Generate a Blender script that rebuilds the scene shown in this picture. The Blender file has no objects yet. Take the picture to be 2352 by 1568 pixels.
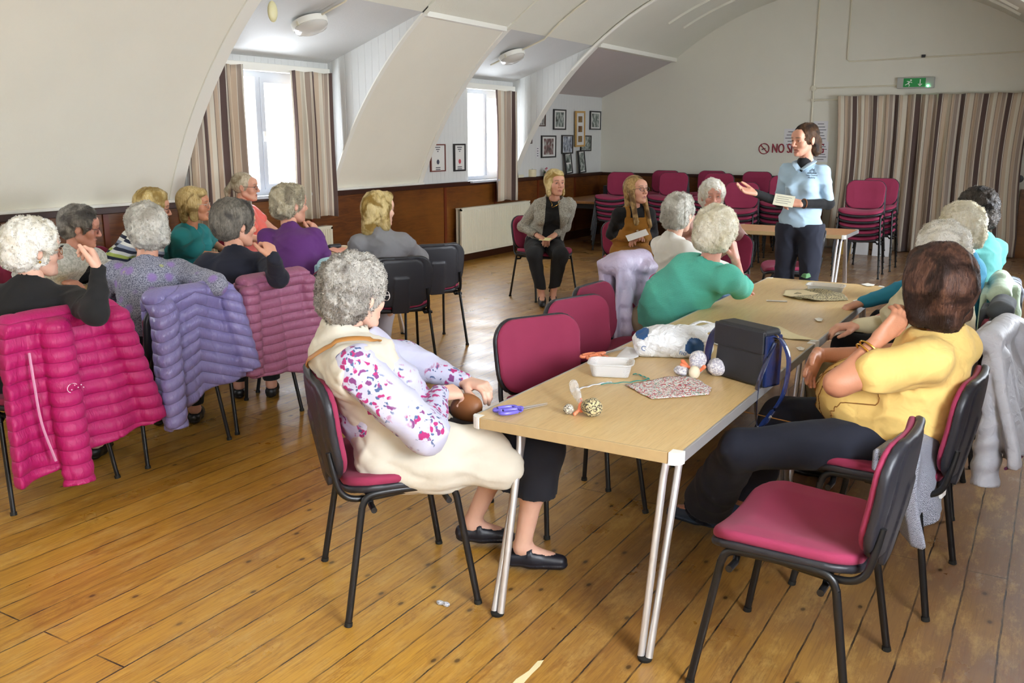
import bpy, bmesh, math, random
import numpy as np
from mathutils import Vector, Matrix
random.seed(7); RS = np.random.RandomState(11)
PI = math.pi
scn = bpy.context.scene
COL = scn.collection

# ------------------------------------------------------------------ camera
CAM_H = 1.62; F_PX = 2094.5; YAW = 0.53406; PITCH = 0.21965; ROLL = 0.00116
fw = np.array([-math.sin(YAW)*math.cos(PITCH), math.cos(YAW)*math.cos(PITCH), -math.sin(PITCH)])
rt = np.array([math.cos(YAW), math.sin(YAW), 0.0]); up = np.cross(rt, fw)
rt, up = rt*math.cos(ROLL)+up*math.sin(ROLL), -rt*math.sin(ROLL)+up*math.cos(ROLL)
cd = bpy.data.cameras.new('camera'); cam = bpy.data.objects.new('camera', cd); COL.objects.link(cam)
M = Matrix(((rt[0], up[0], -fw[0], 0), (rt[1], up[1], -fw[1], 0), (rt[2], up[2], -fw[2], CAM_H), (0, 0, 0, 1)))
cam.matrix_world = M
cd.sensor_width = 36; cd.lens = F_PX/2352*36; cd.clip_start = 0.05; cd.clip_end = 200
scn.camera = cam

# ------------------------------------------------------------------ daylight
wd = bpy.data.worlds.new('sky'); scn.world = wd; wd.use_nodes = True
bg = wd.node_tree.nodes['Background']; bg.inputs[0].default_value = (0.90, 0.95, 1.0, 1); bg.inputs[1].default_value = 1.0
_t = wd.node_tree; _tc = _t.nodes.new('ShaderNodeTexCoord'); _s = _t.nodes.new('ShaderNodeSeparateXYZ'); _r = _t.nodes.new('ShaderNodeMapRange'); _v = _t.nodes.new('ShaderNodeVectorMath'); _v.operation = 'SCALE'
_v.inputs[0].default_value = (0.93, 0.97, 1.0)       # overcast sky, the hidden sun on the +X side
_r.inputs['From Min'].default_value = -0.6; _r.inputs['From Max'].default_value = 0.6; _r.inputs['To Min'].default_value = 3.6; _r.inputs['To Max'].default_value = 15.0
_t.links.new(_tc.outputs['Generated'], _s.inputs[0]); _t.links.new(_s.outputs[0], _r.inputs[0]); _t.links.new(_r.outputs[0], _v.inputs['Scale']); _t.links.new(_v.outputs[0], bg.inputs[0])
EXPOSURE = 2.05
scn.view_settings.view_transform = 'Standard'; scn.view_settings.look = 'None'
scn.view_settings.gamma = 1.0; scn.view_settings.use_curve_mapping = False
scn.view_settings.exposure = EXPOSURE
cy = scn.cycles
cy.use_denoising = True; cy.max_bounces = 6; cy.diffuse_bounces = 4; cy.glossy_bounces = 3
cy.transmission_bounces = 4; cy.transparent_max_bounces = 8; cy.caustics_reflective = False; cy.caustics_refractive = False
cy.sample_clamp_indirect = 8
cy.use_adaptive_sampling = True; cy.adaptive_threshold = 0.04

# room numbers
WX = -6.79; EX = 1.03; EY = 14.45; BY = -3.0; VC = (-2.88, -0.45); VR = 4.215; DADO = 1.05
DORM = [(-2.9, -1.1), (0.3, 2.3), (5.62, 7.65), (9.3, 11.5)]      # window bays along the hall
WZ0, WZ1 = 1.06, 2.25
WINS = [(-2.6, -1.4), (0.65, 1.95), (6.0, 7.34), (10.33, 11.3)]
def portal(x, y0, y1, side):
    l = bpy.data.lights.new('window_daylight', 'AREA'); l.shape = 'RECTANGLE'; l.size = WZ1-WZ0; l.size_y = y1-y0
    l.cycles.is_portal = True
    o = bpy.data.objects.new('window_daylight', l); COL.objects.link(o)
    o.location = (x, (y0+y1)/2, (WZ0+WZ1)/2); o.rotation_euler = (0, -PI/2 if side > 0 else PI/2, 0)
for (a, b) in WINS:
    portal(WX-0.16, a, b, 1); portal(EX+0.16, a, b, -1)

# ------------------------------------------------------------------ small helpers
def lin(c):
    if isinstance(c, str): c = [int(c[i:i+2], 16)/255 for i in (0, 2, 4)]
    return tuple((v/12.92 if v <= 0.04045 else ((v+0.055)/1.055)**2.4) for v in c[:3])+(1.0,)
def at(px, py, z):                                   # the point at height z seen at a pixel
    d = fw+rt*(px-1176)/F_PX-up*(py-784)/F_PX
    t = (z-CAM_H)/d[2]; return np.array([d[0]*t, d[1]*t, z])
def mesh(name, V, F, mats, parent=None, smooth=True, mi=None, uv=None):
    me = bpy.data.meshes.new(name)
    V = np.asarray(V, float)
    if isinstance(F, np.ndarray):
        me.vertices.add(len(V)); me.vertices.foreach_set('co', V.ravel())
        n = F.shape[1]; me.loops.add(F.size); me.loops.foreach_set('vertex_index', F.ravel().astype(np.int32))
        me.polygons.add(len(F)); me.polygons.foreach_set('loop_start', np.arange(0, F.size, n, dtype=np.int32))
        me.update(calc_edges=True)
    else:
        me.from_pydata([tuple(v) for v in V], [], [tuple(f) for f in F])
    if smooth: me.polygons.foreach_set('use_smooth', np.ones(len(me.polygons), bool))
    for m in (mats if isinstance(mats, (list, tuple)) else [mats]): me.materials.append(m)
    if mi is not None: me.polygons.foreach_set('material_index', np.asarray(mi, np.int32))
    if uv is not None:
        l = me.uv_layers.new(name='UVMap')
        idx = np.zeros(len(me.loops), np.int32); me.loops.foreach_get('vertex_index', idx)
        l.data.foreach_set('uv', np.asarray(uv, float)[idx].ravel())
    me.update()
    o = bpy.data.objects.new(name, me); COL.objects.link(o)
    if parent is not None: o.parent = parent
    return o
def tag(o, label=None, cat=None, group=None, kind=None):
    if label: o['label'] = label
    if cat: o['category'] = cat
    if group: o['group'] = group
    if kind: o['kind'] = kind
    return o
def empty(name, loc=(0, 0, 0), rz=0.0):
    o = bpy.data.objects.new(name, None); COL.objects.link(o); o.location = loc; o.rotation_euler = (0, 0, rz)
    o.empty_display_size = 0.1; return o
def struct(o): o['kind'] = 'structure'; return o
def copy_tree(o, parent=None):
    c = o.copy(); COL.objects.link(c)
    if parent is not None: c.parent = parent
    for k in list(o.children): copy_tree(k, c)
    return c

class MB:                                            # collects plain pieces into one mesh
    def __init__(s): s.V = []; s.F = []; s.mi = []; s.m = 0
    def add(s, V, F):
        n = len(s.V); s.V += [tuple(v) for v in V]; s.F += [tuple(i+n for i in f) for f in F]; s.mi += [s.m]*len(F); return s
    def box(s, lo, hi, R=None, c=(0, 0, 0), b=0.0):
        (x0, y0, z0), (x1, y1, z1) = lo, hi
        if b <= 0:
            V = [(x0, y0, z0), (x1, y0, z0), (x1, y1, z0), (x0, y1, z0), (x0, y0, z1), (x1, y0, z1), (x1, y1, z1), (x0, y1, z1)]
            F = [(0, 3, 2, 1), (4, 5, 6, 7), (0, 1, 5, 4), (1, 2, 6, 5), (2, 3, 7, 6), (3, 0, 4, 7)]
        else:
            bm = bmesh.new(); bmesh.ops.create_cube(bm, size=1)
            for v in bm.verts: v.co = Vector(((x0+x1)/2+v.co.x*(x1-x0), (y0+y1)/2+v.co.y*(y1-y0), (z0+z1)/2+v.co.z*(z1-z0)))
            bmesh.ops.bevel(bm, geom=bm.edges[:], offset=b, segments=2, affect='EDGES', profile=0.6)
            bm.verts.index_update(); V = [tuple(v.co) for v in bm.verts]; F = [tuple(v.index for v in f.verts) for f in bm.faces]; bm.free()
        if R is not None: V = [tuple(np.array(c)+R@(np.array(v)-np.array(c))) for v in V]
        return s.add(V, F)
    def tube(s, pts, r, n=10, flat=1.0, axis=(1, 0, 0), cap=True):     # r: number or list; flat squeezes along 'axis'
        P = [np.array(p, float) for p in pts]; rr = r if isinstance(r, (list, tuple, np.ndarray)) else [r]*len(P)
        V = []; F = []; prev = None; ax = np.array(axis, float)
        for i, p in enumerate(P):
            t = P[min(i+1, len(P)-1)]-P[max(i-1, 0)]; t /= (np.linalg.norm(t)+1e-12)
            a = ax-t*(ax@t)
            if prev is not None and np.linalg.norm(a) < 0.3: a = prev-t*(prev@t)
            if np.linalg.norm(a) < 1e-3: a = np.cross(t, (0.3, 0.5, 0.8))
            a /= np.linalg.norm(a); prev = a; b = np.cross(t, a)
            for k in range(n):
                w = 2*PI*k/n; V.append(p+a*math.cos(w)*rr[i]*flat+b*math.sin(w)*rr[i])
        for i in range(len(P)-1):
            for k in range(n):
                k2 = (k+1) % n; F.append((i*n+k, i*n+k2, (i+1)*n+k2, (i+1)*n+k))
        if cap: F.append(tuple(range(n-1, -1, -1))); F.append(tuple((len(P)-1)*n+k for k in range(n)))
        return s.add(V, F)
    def lathe(s, prof, c=(0, 0, 0), n=24, R=None):
        V = []; F = []
        for (r, z) in prof:
            for k in range(n): V.append((r*math.cos(2*PI*k/n), r*math.sin(2*PI*k/n), z))
        for i in range(len(prof)-1):
            for k in range(n):
                k2 = (k+1) % n; F.append((i*n+k, i*n+k2, (i+1)*n+k2, (i+1)*n+k))
        F.append(tuple(range(n-1, -1, -1))); F.append(tuple((len(prof)-1)*n+k for k in range(n)))
        V = [np.array(v) for v in V]
        if R is not None: V = [R@v for v in V]
        return s.add([v+np.array(c) for v in V], F)
    def sphere(s, c, r, n=10, sc=(1, 1, 1)):
        prof = [(math.sin(PI*i/n)*r+1e-5, -math.cos(PI*i/n)*r) for i in range(n+1)]
        k = len(s.V); s.lathe(prof, (0, 0, 0), n+4)
        for i in range(k, len(s.V)): v = s.V[i]; s.V[i] = (c[0]+v[0]*sc[0], c[1]+v[1]*sc[1], c[2]+v[2]*sc[2])
        return s
    def poly(s, pts, thick=None, nrm=None):
        n = len(pts)
        if thick is None: return s.add(pts, [tuple(range(n))])
        nv = np.array(nrm)*thick; V = [np.array(p, float) for p in pts]; V2 = [v+nv for v in V]
        F = [tuple(range(n-1, -1, -1)), tuple(range(n, 2*n))]+[(i, (i+1) % n, n+(i+1) % n, n+i) for i in range(n)]
        return s.add(V+V2, F)
    def build(s, name, mats, parent=None, smooth=False):
        o = mesh(name, s.V, s.F, mats, parent, smooth, s.mi if isinstance(mats, (list, tuple)) else None)
        if smooth == 'auto' or smooth: _auto(o)
        return o
def _auto(o, ang=40):
    me = o.data; bm = bmesh.new(); bm.from_mesh(me)
    for e in bm.edges:
        if len(e.link_faces) == 2 and e.calc_face_angle(0) > math.radians(ang): e.smooth = False
    bm.to_mesh(me); bm.free()
def curve(pts, n=8):                                  # smooth polyline through points (catmull-rom)
    P = [np.array(p, float) for p in pts]; P = [2*P[0]-P[1]]+P+[2*P[-1]-P[-2]]; out = []
    for i in range(1, len(P)-2):
        a, b, c, d = P[i-1:i+3]
        for k in range(n):
            t = k/n; out.append(0.5*((2*b)+(c-a)*t+(2*a-5*b+4*c-d)*t*t+(3*b-a-3*c+d)*t**3))
    out.append(P[-2]); return out
def rotz(a): c, s = math.cos(a), math.sin(a); return np.array([[c, -s, 0], [s, c, 0], [0, 0, 1.0]])
def rotx(a): c, s = math.cos(a), math.sin(a); return np.array([[1.0, 0, 0], [0, c, -s], [0, s, c]])
def roty(a): c, s = math.cos(a), math.sin(a); return np.array([[c, 0, s], [0, 1.0, 0], [-s, 0, c]])

# ------------------------------------------------------------------ implicit surfaces
def noise(p, f, seed=0.0):
    q = p*np.asarray(f, float)+np.array([seed, seed*1.7+2, seed*0.6+5])
    q = q+0.8*np.sin(q[..., [1, 2, 0]]*1.31+0.7); q = q+0.5*np.sin(q[..., [2, 0, 1]]*2.17+1.9)
    return np.sin(q[..., 0])*np.sin(q[..., 1]+0.6)*0.6+np.sin(q[..., 2]*1.1)*np.cos(q[..., 0]*0.9)*0.4
def cap(a, b, ra, rb=None, n=None, s=1.0): return ('c', np.array(a, float), np.array(b, float), ra, ra if rb is None else rb, None if n is None else np.array(n, float)/np.linalg.norm(n), s)
def ell(c, r, R=None): return ('e', np.array(c, float), np.array(r if hasattr(r, '__len__') else (r, r, r), float), R)
def prim(p, P):
    if p[0] == 'c':
        _, a, b, ra, rb, n, s = p
        ab = b-a; L = ab@ab+1e-12; q = P-a; t = np.clip(q@ab/L, 0, 1); v = q-t[:, None]*ab
        if n is not None: v = v+np.outer(v@n*(s-1), n)
        return np.sqrt((v*v).sum(1))-(ra+(rb-ra)*t)
    _, c, r, R = p
    q = P-c
    if R is not None: q = q@R
    k0 = np.sqrt(((q/r)**2).sum(1)); k1 = np.sqrt(((q/(r*r))**2).sum(1))+1e-9
    return k0*(k0-1)/k1
def smin(a, b, k):
    h = np.clip(0.5+0.5*(b-a)/k, 0, 1); return b*(1-h)+a*h-k*h*(1-h)
def smax(a, b, k): return -smin(-a, -b, k)
def union(prims, P, k):
    d = None
    for p in prims:
        e = prim(p, P); d = e if d is None else smin(d, e, k)
    return d
def bounds(prims, pad):
    lo = np.full(3, 1e9); hi = -lo
    for p in prims:
        if p[0] == 'c':
            r = max(p[3], p[4])
            for q in (p[1], p[2]): lo = np.minimum(lo, q-r); hi = np.maximum(hi, q+r)
        else:
            r = p[2].max() if p[3] is not None else p[2]; lo = np.minimum(lo, p[1]-r); hi = np.maximum(hi, p[1]+r)
    return lo-pad, hi+pad
def surf(fn, lo, hi, h):
    """surface nets over a box; returns verts, quads"""
    n = np.maximum(((np.asarray(hi)-lo)/h).astype(int)+2, 3)
    ax = [lo[i]+np.arange(n[i])*h for i in range(3)]
    G = np.stack(np.meshgrid(*ax, indexing='ij'), -1).reshape(-1, 3)
    D = np.concatenate([fn(G[i:i+200000]) for i in range(0, len(G), 200000)]).reshape(n)
    D[0], D[-1], D[:, 0], D[:, -1], D[:, :, 0], D[:, :, -1] = [np.maximum(x, h*0.5) for x in (D[0], D[-1], D[:, 0], D[:, -1], D[:, :, 0], D[:, :, -1])]
    S = D < 0
    m = n-1; acc = np.zeros((*m, 3)); cnt = np.zeros(m)
    offs = [(i, j, k) for i in (0, 1) for j in (0, 1) for k in (0, 1)]
    sl = lambda o: tuple(slice(o[i], o[i]+m[i]) for i in range(3))
    for a in offs:
        for d in range(3):
            if a[d]: continue
            b = list(a); b[d] = 1
            A, B = D[sl(a)], D[sl(b)]; c = (A < 0) != (B < 0)
            t = np.where(c, A/(A-B+1e-30), 0)
            for q in range(3): acc[..., q] += np.where(c, a[q]+(t if q == d else 0), 0)
            cnt += c
    act = cnt > 0; idx = -np.ones(m, np.int64); idx[act] = np.arange(act.sum())
    base = np.stack(np.nonzero(act), -1)
    V = (base+acc[act]/cnt[act][:, None])*h+lo
    Q = []
    for d in range(3):
        u, v = (d+1) % 3, (d+2) % 3
        s0 = [slice(0, n[i]) for i in range(3)]; s1 = list(s0); s0[d] = slice(0, n[d]-1); s1[d] = slice(1, n[d])
        c = S[tuple(s0)] != S[tuple(s1)]
        I = np.stack(np.nonzero(c), -1); ok = (I[:, u] > 0) & (I[:, v] > 0) & (I[:, u] < m[u]) & (I[:, v] < m[v]); I = I[ok]
        flip = S[I[:, 0], I[:, 1], I[:, 2]]
        e = np.zeros(3, int); e[u] = 1; f = np.zeros(3, int); f[v] = 1
        q = np.stack([idx[tuple((I-w).T)] for w in (0*e, e, e+f, f)], -1)
        q[flip] = q[flip][:, ::-1]
        Q.append(q[:, ::-1])
    return V, np.concatenate(Q)
def blob(prims, h, k, pad=0.03, post=None):
    lo, hi = bounds(prims, pad)
    f = (lambda P: union(prims, P, k)) if post is None else (lambda P: post(union(prims, P, k), P))
    return surf(f, lo, hi, h)
def join(parts):                                      # [(V, F quads, mat index)] -> V, F, mi
    V = []; F = []; mi = []; n = 0
    for v, f, m in parts:
        V.append(np.asarray(v)); F.append(np.asarray(f)+n); mi += [m]*len(f); n += len(v)
    return np.concatenate(V), np.concatenate(F), mi

# ------------------------------------------------------------------ materials
class NT:
    def __init__(s, name):
        s.m = bpy.data.materials.new(name); s.m.use_nodes = True; s.t = s.m.node_tree; s.b = s.t.nodes['Principled BSDF']; s._tc = None
    def n(s, typ, ins=None, **kw):
        x = s.t.nodes.new(typ)
        for k, v in kw.items(): setattr(x, k, v)
        for k, v in (ins or {}).items():
            if hasattr(v, 'is_output') or isinstance(v, bpy.types.NodeSocket): s.t.links.new(v, x.inputs[k])
            else: x.inputs[k].default_value = v
        return x
    def tc(s, kind='Object'):
        if s._tc is None: s._tc = s.n('ShaderNodeTexCoord')
        return s._tc.outputs[kind]
    def mapc(s, scale=(1, 1, 1), rot=(0, 0, 0), loc=(0, 0, 0), kind='Object'):
        return s.n('ShaderNodeMapping', {'Vector': s.tc(kind), 'Scale': scale, 'Rotation': rot, 'Location': loc}).outputs[0]
    def noise(s, scale, detail=3, vec=None, rough=0.55, dist=0.0):
        return s.n('ShaderNodeTexNoise', {'Vector': vec if vec is not None else s.tc(), 'Scale': scale, 'Detail': detail, 'Roughness': rough, 'Distortion': dist}).outputs['Fac']
    def ramp(s, fac, stops, interp='LINEAR'):
        r = s.n('ShaderNodeValToRGB', {'Fac': fac}); e = r.color_ramp; e.interpolation = interp
        while len(e.elements) < len(stops): e.elements.new(0.5)
        for el, (p, c) in zip(e.elements, stops): el.position = p; el.color = lin(c) if isinstance(c, str) else (tuple(c)+(1,))[:4] if hasattr(c, '__len__') else (c, c, c, 1)
        return r.outputs['Color']
    def mix(s, fac, a, b, mode='MIX'):
        x = s.n('ShaderNodeMix', data_type='RGBA', blend_type=mode)
        for i, v in ((0, fac), (6, a), (7, b)):
            if isinstance(v, bpy.types.NodeSocket): s.t.links.new(v, x.inputs[i])
            else: x.inputs[i].default_value = lin(v) if isinstance(v, str) else v
        return x.outputs[2]
    def math(s, op, a, b=0.0, c=None):
        x = s.n('ShaderNodeMath', operation=op)
        for i, v in enumerate([a, b]+([c] if c is not None else [])):
            if isinstance(v, bpy.types.NodeSocket): s.t.links.new(v, x.inputs[i])
            else: x.inputs[i].default_value = v
        return x.outputs[0]
    def set(s, **kw):
        for k, v in kw.items():
            k = {'color': 'Base Color', 'rough': 'Roughness', 'metal': 'Metallic', 'coat': 'Coat Weight', 'coatr': 'Coat Roughness', 'sheen': 'Sheen Weight', 'spec': 'Specular IOR Level', 'alpha': 'Alpha', 'trans': 'Transmission Weight', 'sss': 'Subsurface Weight', 'emis': 'Emission Color', 'emiss': 'Emission Strength'}[k]
            i = s.b.inputs[k]
            if isinstance(v, bpy.types.NodeSocket): s.t.links.new(v, i)
            elif isinstance(v, str): i.default_value = lin(v)
            else: i.default_value = v
        return s
    def bump(s, h, dist=0.002, strength=0.6):
        b = s.n('ShaderNodeBump', {'Height': h, 'Strength': strength, 'Distance': dist}); s.t.links.new(b.outputs[0], s.b.inputs['Normal']); return s
def plain(name, col, rough=0.6, metal=0.0, var=0.0, vs=6.0, bump=0, bs=200.0, **kw):
    t = NT(name); t.set(color=col, rough=rough, metal=metal, **kw)
    if var:
        c = lin(col) if isinstance(col, str) else col
        d = tuple(v*(1-var) for v in c[:3])+(1,); l = tuple(min(1, v*(1+var)) for v in c[:3])+(1,)
        t.set(color=t.mix(t.noise(vs, 4), d, l))
    if bump: t.bump(t.noise(bs, 3), bump)
    return t.m
def cloth(name, col, var=0.10, weave=900, bd=0.0006, folds=14, rough=0.88, sheen=0.04, fd=0.005):
    t = NT(name); c = lin(col); d = tuple(v*(1-var) for v in c[:3])+(1,); l = tuple(min(1, v*(1+var)) for v in c[:3])+(1,)
    t.set(color=t.mix(t.noise(9, 4), d, l), rough=rough, sheen=sheen)
    h = t.math('MULTIPLY_ADD', t.noise(folds, 2, dist=0.5), fd/0.001, t.math('MULTIPLY', t.noise(weave, 2), bd/0.001))
    return t.bump(h, 0.001, 0.6).m

M = {}
M['maroon'] = cloth('maroon_upholstery', '90294b', var=0.07, weave=700, folds=3, fd=0.001, sheen=0.04)
M['black_plastic'] = plain('black_plastic', '24242a', 0.42, bump=0.0004, bs=700)
M['black_metal'] = plain('black_metal', '121214', 0.38)
M['rubber'] = plain('rubber', '15140f', 0.7)
M['chrome'] = plain('dull_steel', 'd3d0cf', 0.38, 0.75)
M['white_plastic'] = plain('white_plastic', 'e9e7e0', 0.35)
M['alu'] = plain('edge_trim', 'b4b3b2', 0.4, 0.6)
M['skin'] = None
def skin(name, col, red='b0604f'):
    t = NT(name); at_ = lambda n: t.n('ShaderNodeAttribute', attribute_name=n).outputs['Fac']
    c = t.mix(t.ramp(t.noise(14, 4), [(0.35, 0.0), (0.75, 0.45)]), col, red)
    c = t.mix(t.math('MULTIPLY', at_('flush'), 0.8), c, red); c = t.mix(t.math('MULTIPLY', at_('lip'), 0.85), c, 'a9665c'); c = t.mix(t.math('MULTIPLY', at_('brow'), 0.8), c, '5b4433')
    t.set(color=c, rough=0.5, sss=0.08)
    t.b.inputs['Subsurface Radius'].default_value = (0.012, 0.005, 0.003)
    return t.bump(t.noise(160, 4), 0.0012, 0.5).m
SK = {'pale': skin('skin_pale', 'e2b59d', 'd49a86'), 'fair': skin('skin_fair', 'd9a287', 'c58672'), 'tan': skin('skin_warm', 'c98c6c', 'b06f55'), 'ruddy': skin('skin_ruddy', 'd79f8a', 'c07564')}
M['lip'] = plain('lips', 'b5655c', 0.45); M['eyewhite'] = plain('eye_white', 'dcd6d0', 0.2); M['iris'] = plain('iris', '3d3a38', 0.15)
M['brow'] = plain('eyelash', '3a2c24', 0.9); M['browg'] = plain('eyelash_grey', '6a5c52', 0.9)
def hairmat(name, c1, c2, c3=None, freq=70):
    t = NT(name)
    v = t.n('ShaderNodeTexNoise', {'Vector': t.mapc((1, 1, 0.2)), 'Scale': freq, 'Detail': 4, 'Distortion': 1.5}).outputs['Fac']
    big = t.noise(9, 3, dist=1.0)
    c = t.mix(t.ramp(v, [(0.35, 0.0), (0.65, 1.0)]), c1, c2)
    if c3: c = t.mix(t.ramp(big, [(0.45, 0.0), (0.62, 1.0)]), c, c3)
    t.set(color=c, rough=0.55, sheen=0.05, spec=0.3)
    return t.bump(v, 0.003, 0.4).m

# wood laminate (table tops)
def laminate(name, a, b, edge=False):
    t = NT(name); v = t.mapc((14, 1.0, 14)); n = t.n('ShaderNodeTexNoise', {'Vector': v, 'Scale': 3.2, 'Detail': 6, 'Roughness': 0.62, 'Distortion': 0.6}).outputs['Fac']
    f = t.n('ShaderNodeTexNoise', {'Vector': t.mapc((120, 5, 120)), 'Scale': 3, 'Detail': 3}).outputs['Fac']
    c = t.mix(t.ramp(n, [(0.3, 0.0), (0.7, 1.0)]), a, b); c = t.mix(t.ramp(f, [(0.5, 0.0), (0.8, 0.35)]), c, (0.25, 0.13, 0.04, 1))
    t.set(color=c, rough=0.33, spec=0.45); return t.m
M['table_top'] = laminate('light_oak_laminate', 'd6b985', 'cda970')
M['table_top2'] = laminate('tan_laminate', 'd9a06d', 'cf935f')
M['table_dark'] = laminate('brown_laminate', '8a5a2c', '9c6a38')
M['table_edge'] = plain('table_edge_band', 'b59b70', 0.45, var=0.1, vs=30)

# floor boards along +Y
def floor_mat():
    t = NT('varnished_floorboards')
    wob = t.n('ShaderNodeVectorMath', {0: t.n('ShaderNodeVectorMath', {0: t.n('ShaderNodeTexNoise', {'Vector': t.tc(), 'Scale': 5.0, 'Detail': 6, 'Roughness': 0.7}).outputs['Color'], 1: (0.5, 0.5, 0.5)}, operation='SUBTRACT').outputs[0], 1: (0.014, 0.0, 0.0)}, operation='MULTIPLY').outputs[0]
    v = t.n('ShaderNodeMapping', {'Vector': t.n('ShaderNodeVectorMath', {0: t.tc(), 1: wob}, operation='ADD').outputs[0], 'Rotation': (0, 0, PI/2), 'Location': (0.37, 0.0, 0)}).outputs[0]
    br = t.n('ShaderNodeTexBrick', {'Vector': v, 'Scale': 1.0, 'Mortar Size': 0.0032, 'Mortar Smooth': 0.15, 'Brick Width': 3.3, 'Row Height': 0.1383, 'Color1': (0, 0, 0, 1), 'Color2': (1, 1, 1, 1), 'Mortar': (0.5, 0.5, 0.5, 1), 'Bias': 0.0})
    br.offset = 0.37; br.offset_frequency = 2
    rnd = br.outputs['Color']; gap = br.outputs['Fac']
    ofs = t.n('ShaderNodeVectorMath', {0: t.n('ShaderNodeCombineXYZ', {'X': rnd, 'Y': rnd, 'Z': rnd}).outputs[0], 1: (7.0, 13.0, 3.0)}, operation='MULTIPLY').outputs[0]
    pv = t.n('ShaderNodeVectorMath', {0: t.tc(), 1: ofs}, operation='ADD').outputs[0]
    gv = t.n('ShaderNodeMapping', {'Vector': pv, 'Scale': (16, 1.1, 1)}).outputs[0]
    g = t.n('ShaderNodeTexNoise', {'Vector': gv, 'Scale': 2.6, 'Detail': 7, 'Roughness': 0.65, 'Distortion': 0.9}).outputs['Fac']
    base = t.mix(rnd, '9e6a20', 'c08e38')
    c = t.mix(t.ramp(g, [(0.32, 0.0), (0.72, 1.0)]), base, 'cb983a')
    c = t.mix(t.ramp(t.n('ShaderNodeTexNoise', {'Vector': t.n('ShaderNodeMapping', {'Vector': pv, 'Scale': (60, 2.5, 1)}).outputs[0], 'Scale': 3, 'Detail': 3}).outputs['Fac'], [(0.48, 0.0), (0.75, 0.55)]), c, '6f4013')
    # tone shifts to darker brown towards the far right, worn pale in patches
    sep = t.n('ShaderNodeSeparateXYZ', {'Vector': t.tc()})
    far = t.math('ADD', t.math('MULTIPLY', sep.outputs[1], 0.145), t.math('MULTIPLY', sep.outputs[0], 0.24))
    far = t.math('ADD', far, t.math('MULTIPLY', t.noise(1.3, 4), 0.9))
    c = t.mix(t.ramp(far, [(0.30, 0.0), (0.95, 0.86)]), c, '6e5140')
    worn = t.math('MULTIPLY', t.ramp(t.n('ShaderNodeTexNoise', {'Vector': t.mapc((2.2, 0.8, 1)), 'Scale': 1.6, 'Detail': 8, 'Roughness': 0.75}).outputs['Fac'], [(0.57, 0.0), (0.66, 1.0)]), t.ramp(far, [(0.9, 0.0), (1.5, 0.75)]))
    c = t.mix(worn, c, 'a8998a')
    scuff = t.ramp(t.n('ShaderNodeTexNoise', {'Vector': t.mapc((5, 1.5, 1)), 'Scale': 2.0, 'Detail': 9, 'Roughness': 0.8}).outputs['Fac'], [(0.50, 0.0), (0.68, 0.55)])
    c = t.mix(scuff, c, 'd4ae68'); c = t.mix(t.ramp(t.n('ShaderNodeTexNoise', {'Vector': t.mapc((7, 2.2, 1), loc=(3, 5, 0)), 'Scale': 1.6, 'Detail': 9, 'Roughness': 0.75, 'Distortion': 0.8}).outputs['Fac'], [(0.53, 0.0), (0.70, 0.6)]), c, '7a4418')
    vo = t.n('ShaderNodeTexVoronoi', {'Vector': t.n('ShaderNodeMapping', {'Vector': pv, 'Scale': (6.0, 3.6, 1)}).outputs[0], 'Scale': 1.0, 'Randomness': 1.0}, voronoi_dimensions='2D')
    kn = t.math('MULTIPLY', t.ramp(vo.outputs['Distance'], [(0.032, 1.0), (0.055, 0.35), (0.11, 0.0)]), t.ramp(vo.outputs['Color'], [(0.50, 0.0), (0.56, 1.0)]))
    c = t.mix(t.math('MULTIPLY', kn, 0.8), c, '3a2412')
    c = t.mix(t.math('MULTIPLY', t.ramp(gap, [(0.3, 0.0), (0.9, 0.95)]), t.ramp(t.noise(7, 5), [(0.35, 0.35), (0.6, 1.0)])), c, '2a211d')
    rg = t.ramp(t.noise(3.0, 6), [(0.3, 0.24), (0.75, 0.5)])
    t.set(color=c, rough=rg, spec=0.5, coat=0.3, coatr=0.24)
    h = t.math('ADD', t.math('MULTIPLY', gap, -1.4), t.math('ADD', t.math('MULTIPLY', g, 0.22), t.math('MULTIPLY', t.n('ShaderNodeTexNoise', {'Vector': t.mapc((9, 0.7, 1)), 'Scale': 1.0, 'Detail': 2}).outputs['Fac'], 1.1)))
    return t.bump(h, 0.0028, 0.8).m
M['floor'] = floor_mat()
def plaster(name, col, sc=26, bd=0.004, var=0.035):
    t = NT(name); c = lin(col); n = t.noise(sc, 6, rough=0.7, dist=0.6)
    t.set(color=t.mix(t.noise(2.2, 5), tuple(v*(1-var) for v in c[:3])+(1,), tuple(min(1, v*(1+var)) for v in c[:3])+(1,)), rough=0.62)
    return t.bump(n, bd, 0.5).m
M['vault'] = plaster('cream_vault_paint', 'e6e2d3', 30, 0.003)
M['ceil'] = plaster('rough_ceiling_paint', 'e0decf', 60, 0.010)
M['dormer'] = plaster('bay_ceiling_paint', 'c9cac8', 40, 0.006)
M['endwall'] = plaster('end_wall_paint', 'dcd9cb', 22, 0.003)
M['whitewood'] = plain('white_painted_wood', 'e8e6dc', 0.4)
M['cream_pl'] = plain('cream_plastic', 'dcd6c0', 0.4)
def tongue(name):                                     # painted matchboard: thin vertical grooves
    t = NT(name); s = t.n('ShaderNodeSeparateXYZ', {'Vector': t.tc()}); u = t.math('ADD', s.outputs[0], s.outputs[1])
    w = t.math('PINGPONG', t.math('MULTIPLY', u, 11.0), 0.5); g = t.ramp(w, [(0.0, 0.0), (0.06, 1.0)])
    t.set(color='d6d7d4', rough=0.5); return t.bump(g, 0.004, 0.8).m
M['match'] = tongue('white_matchboard')
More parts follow.
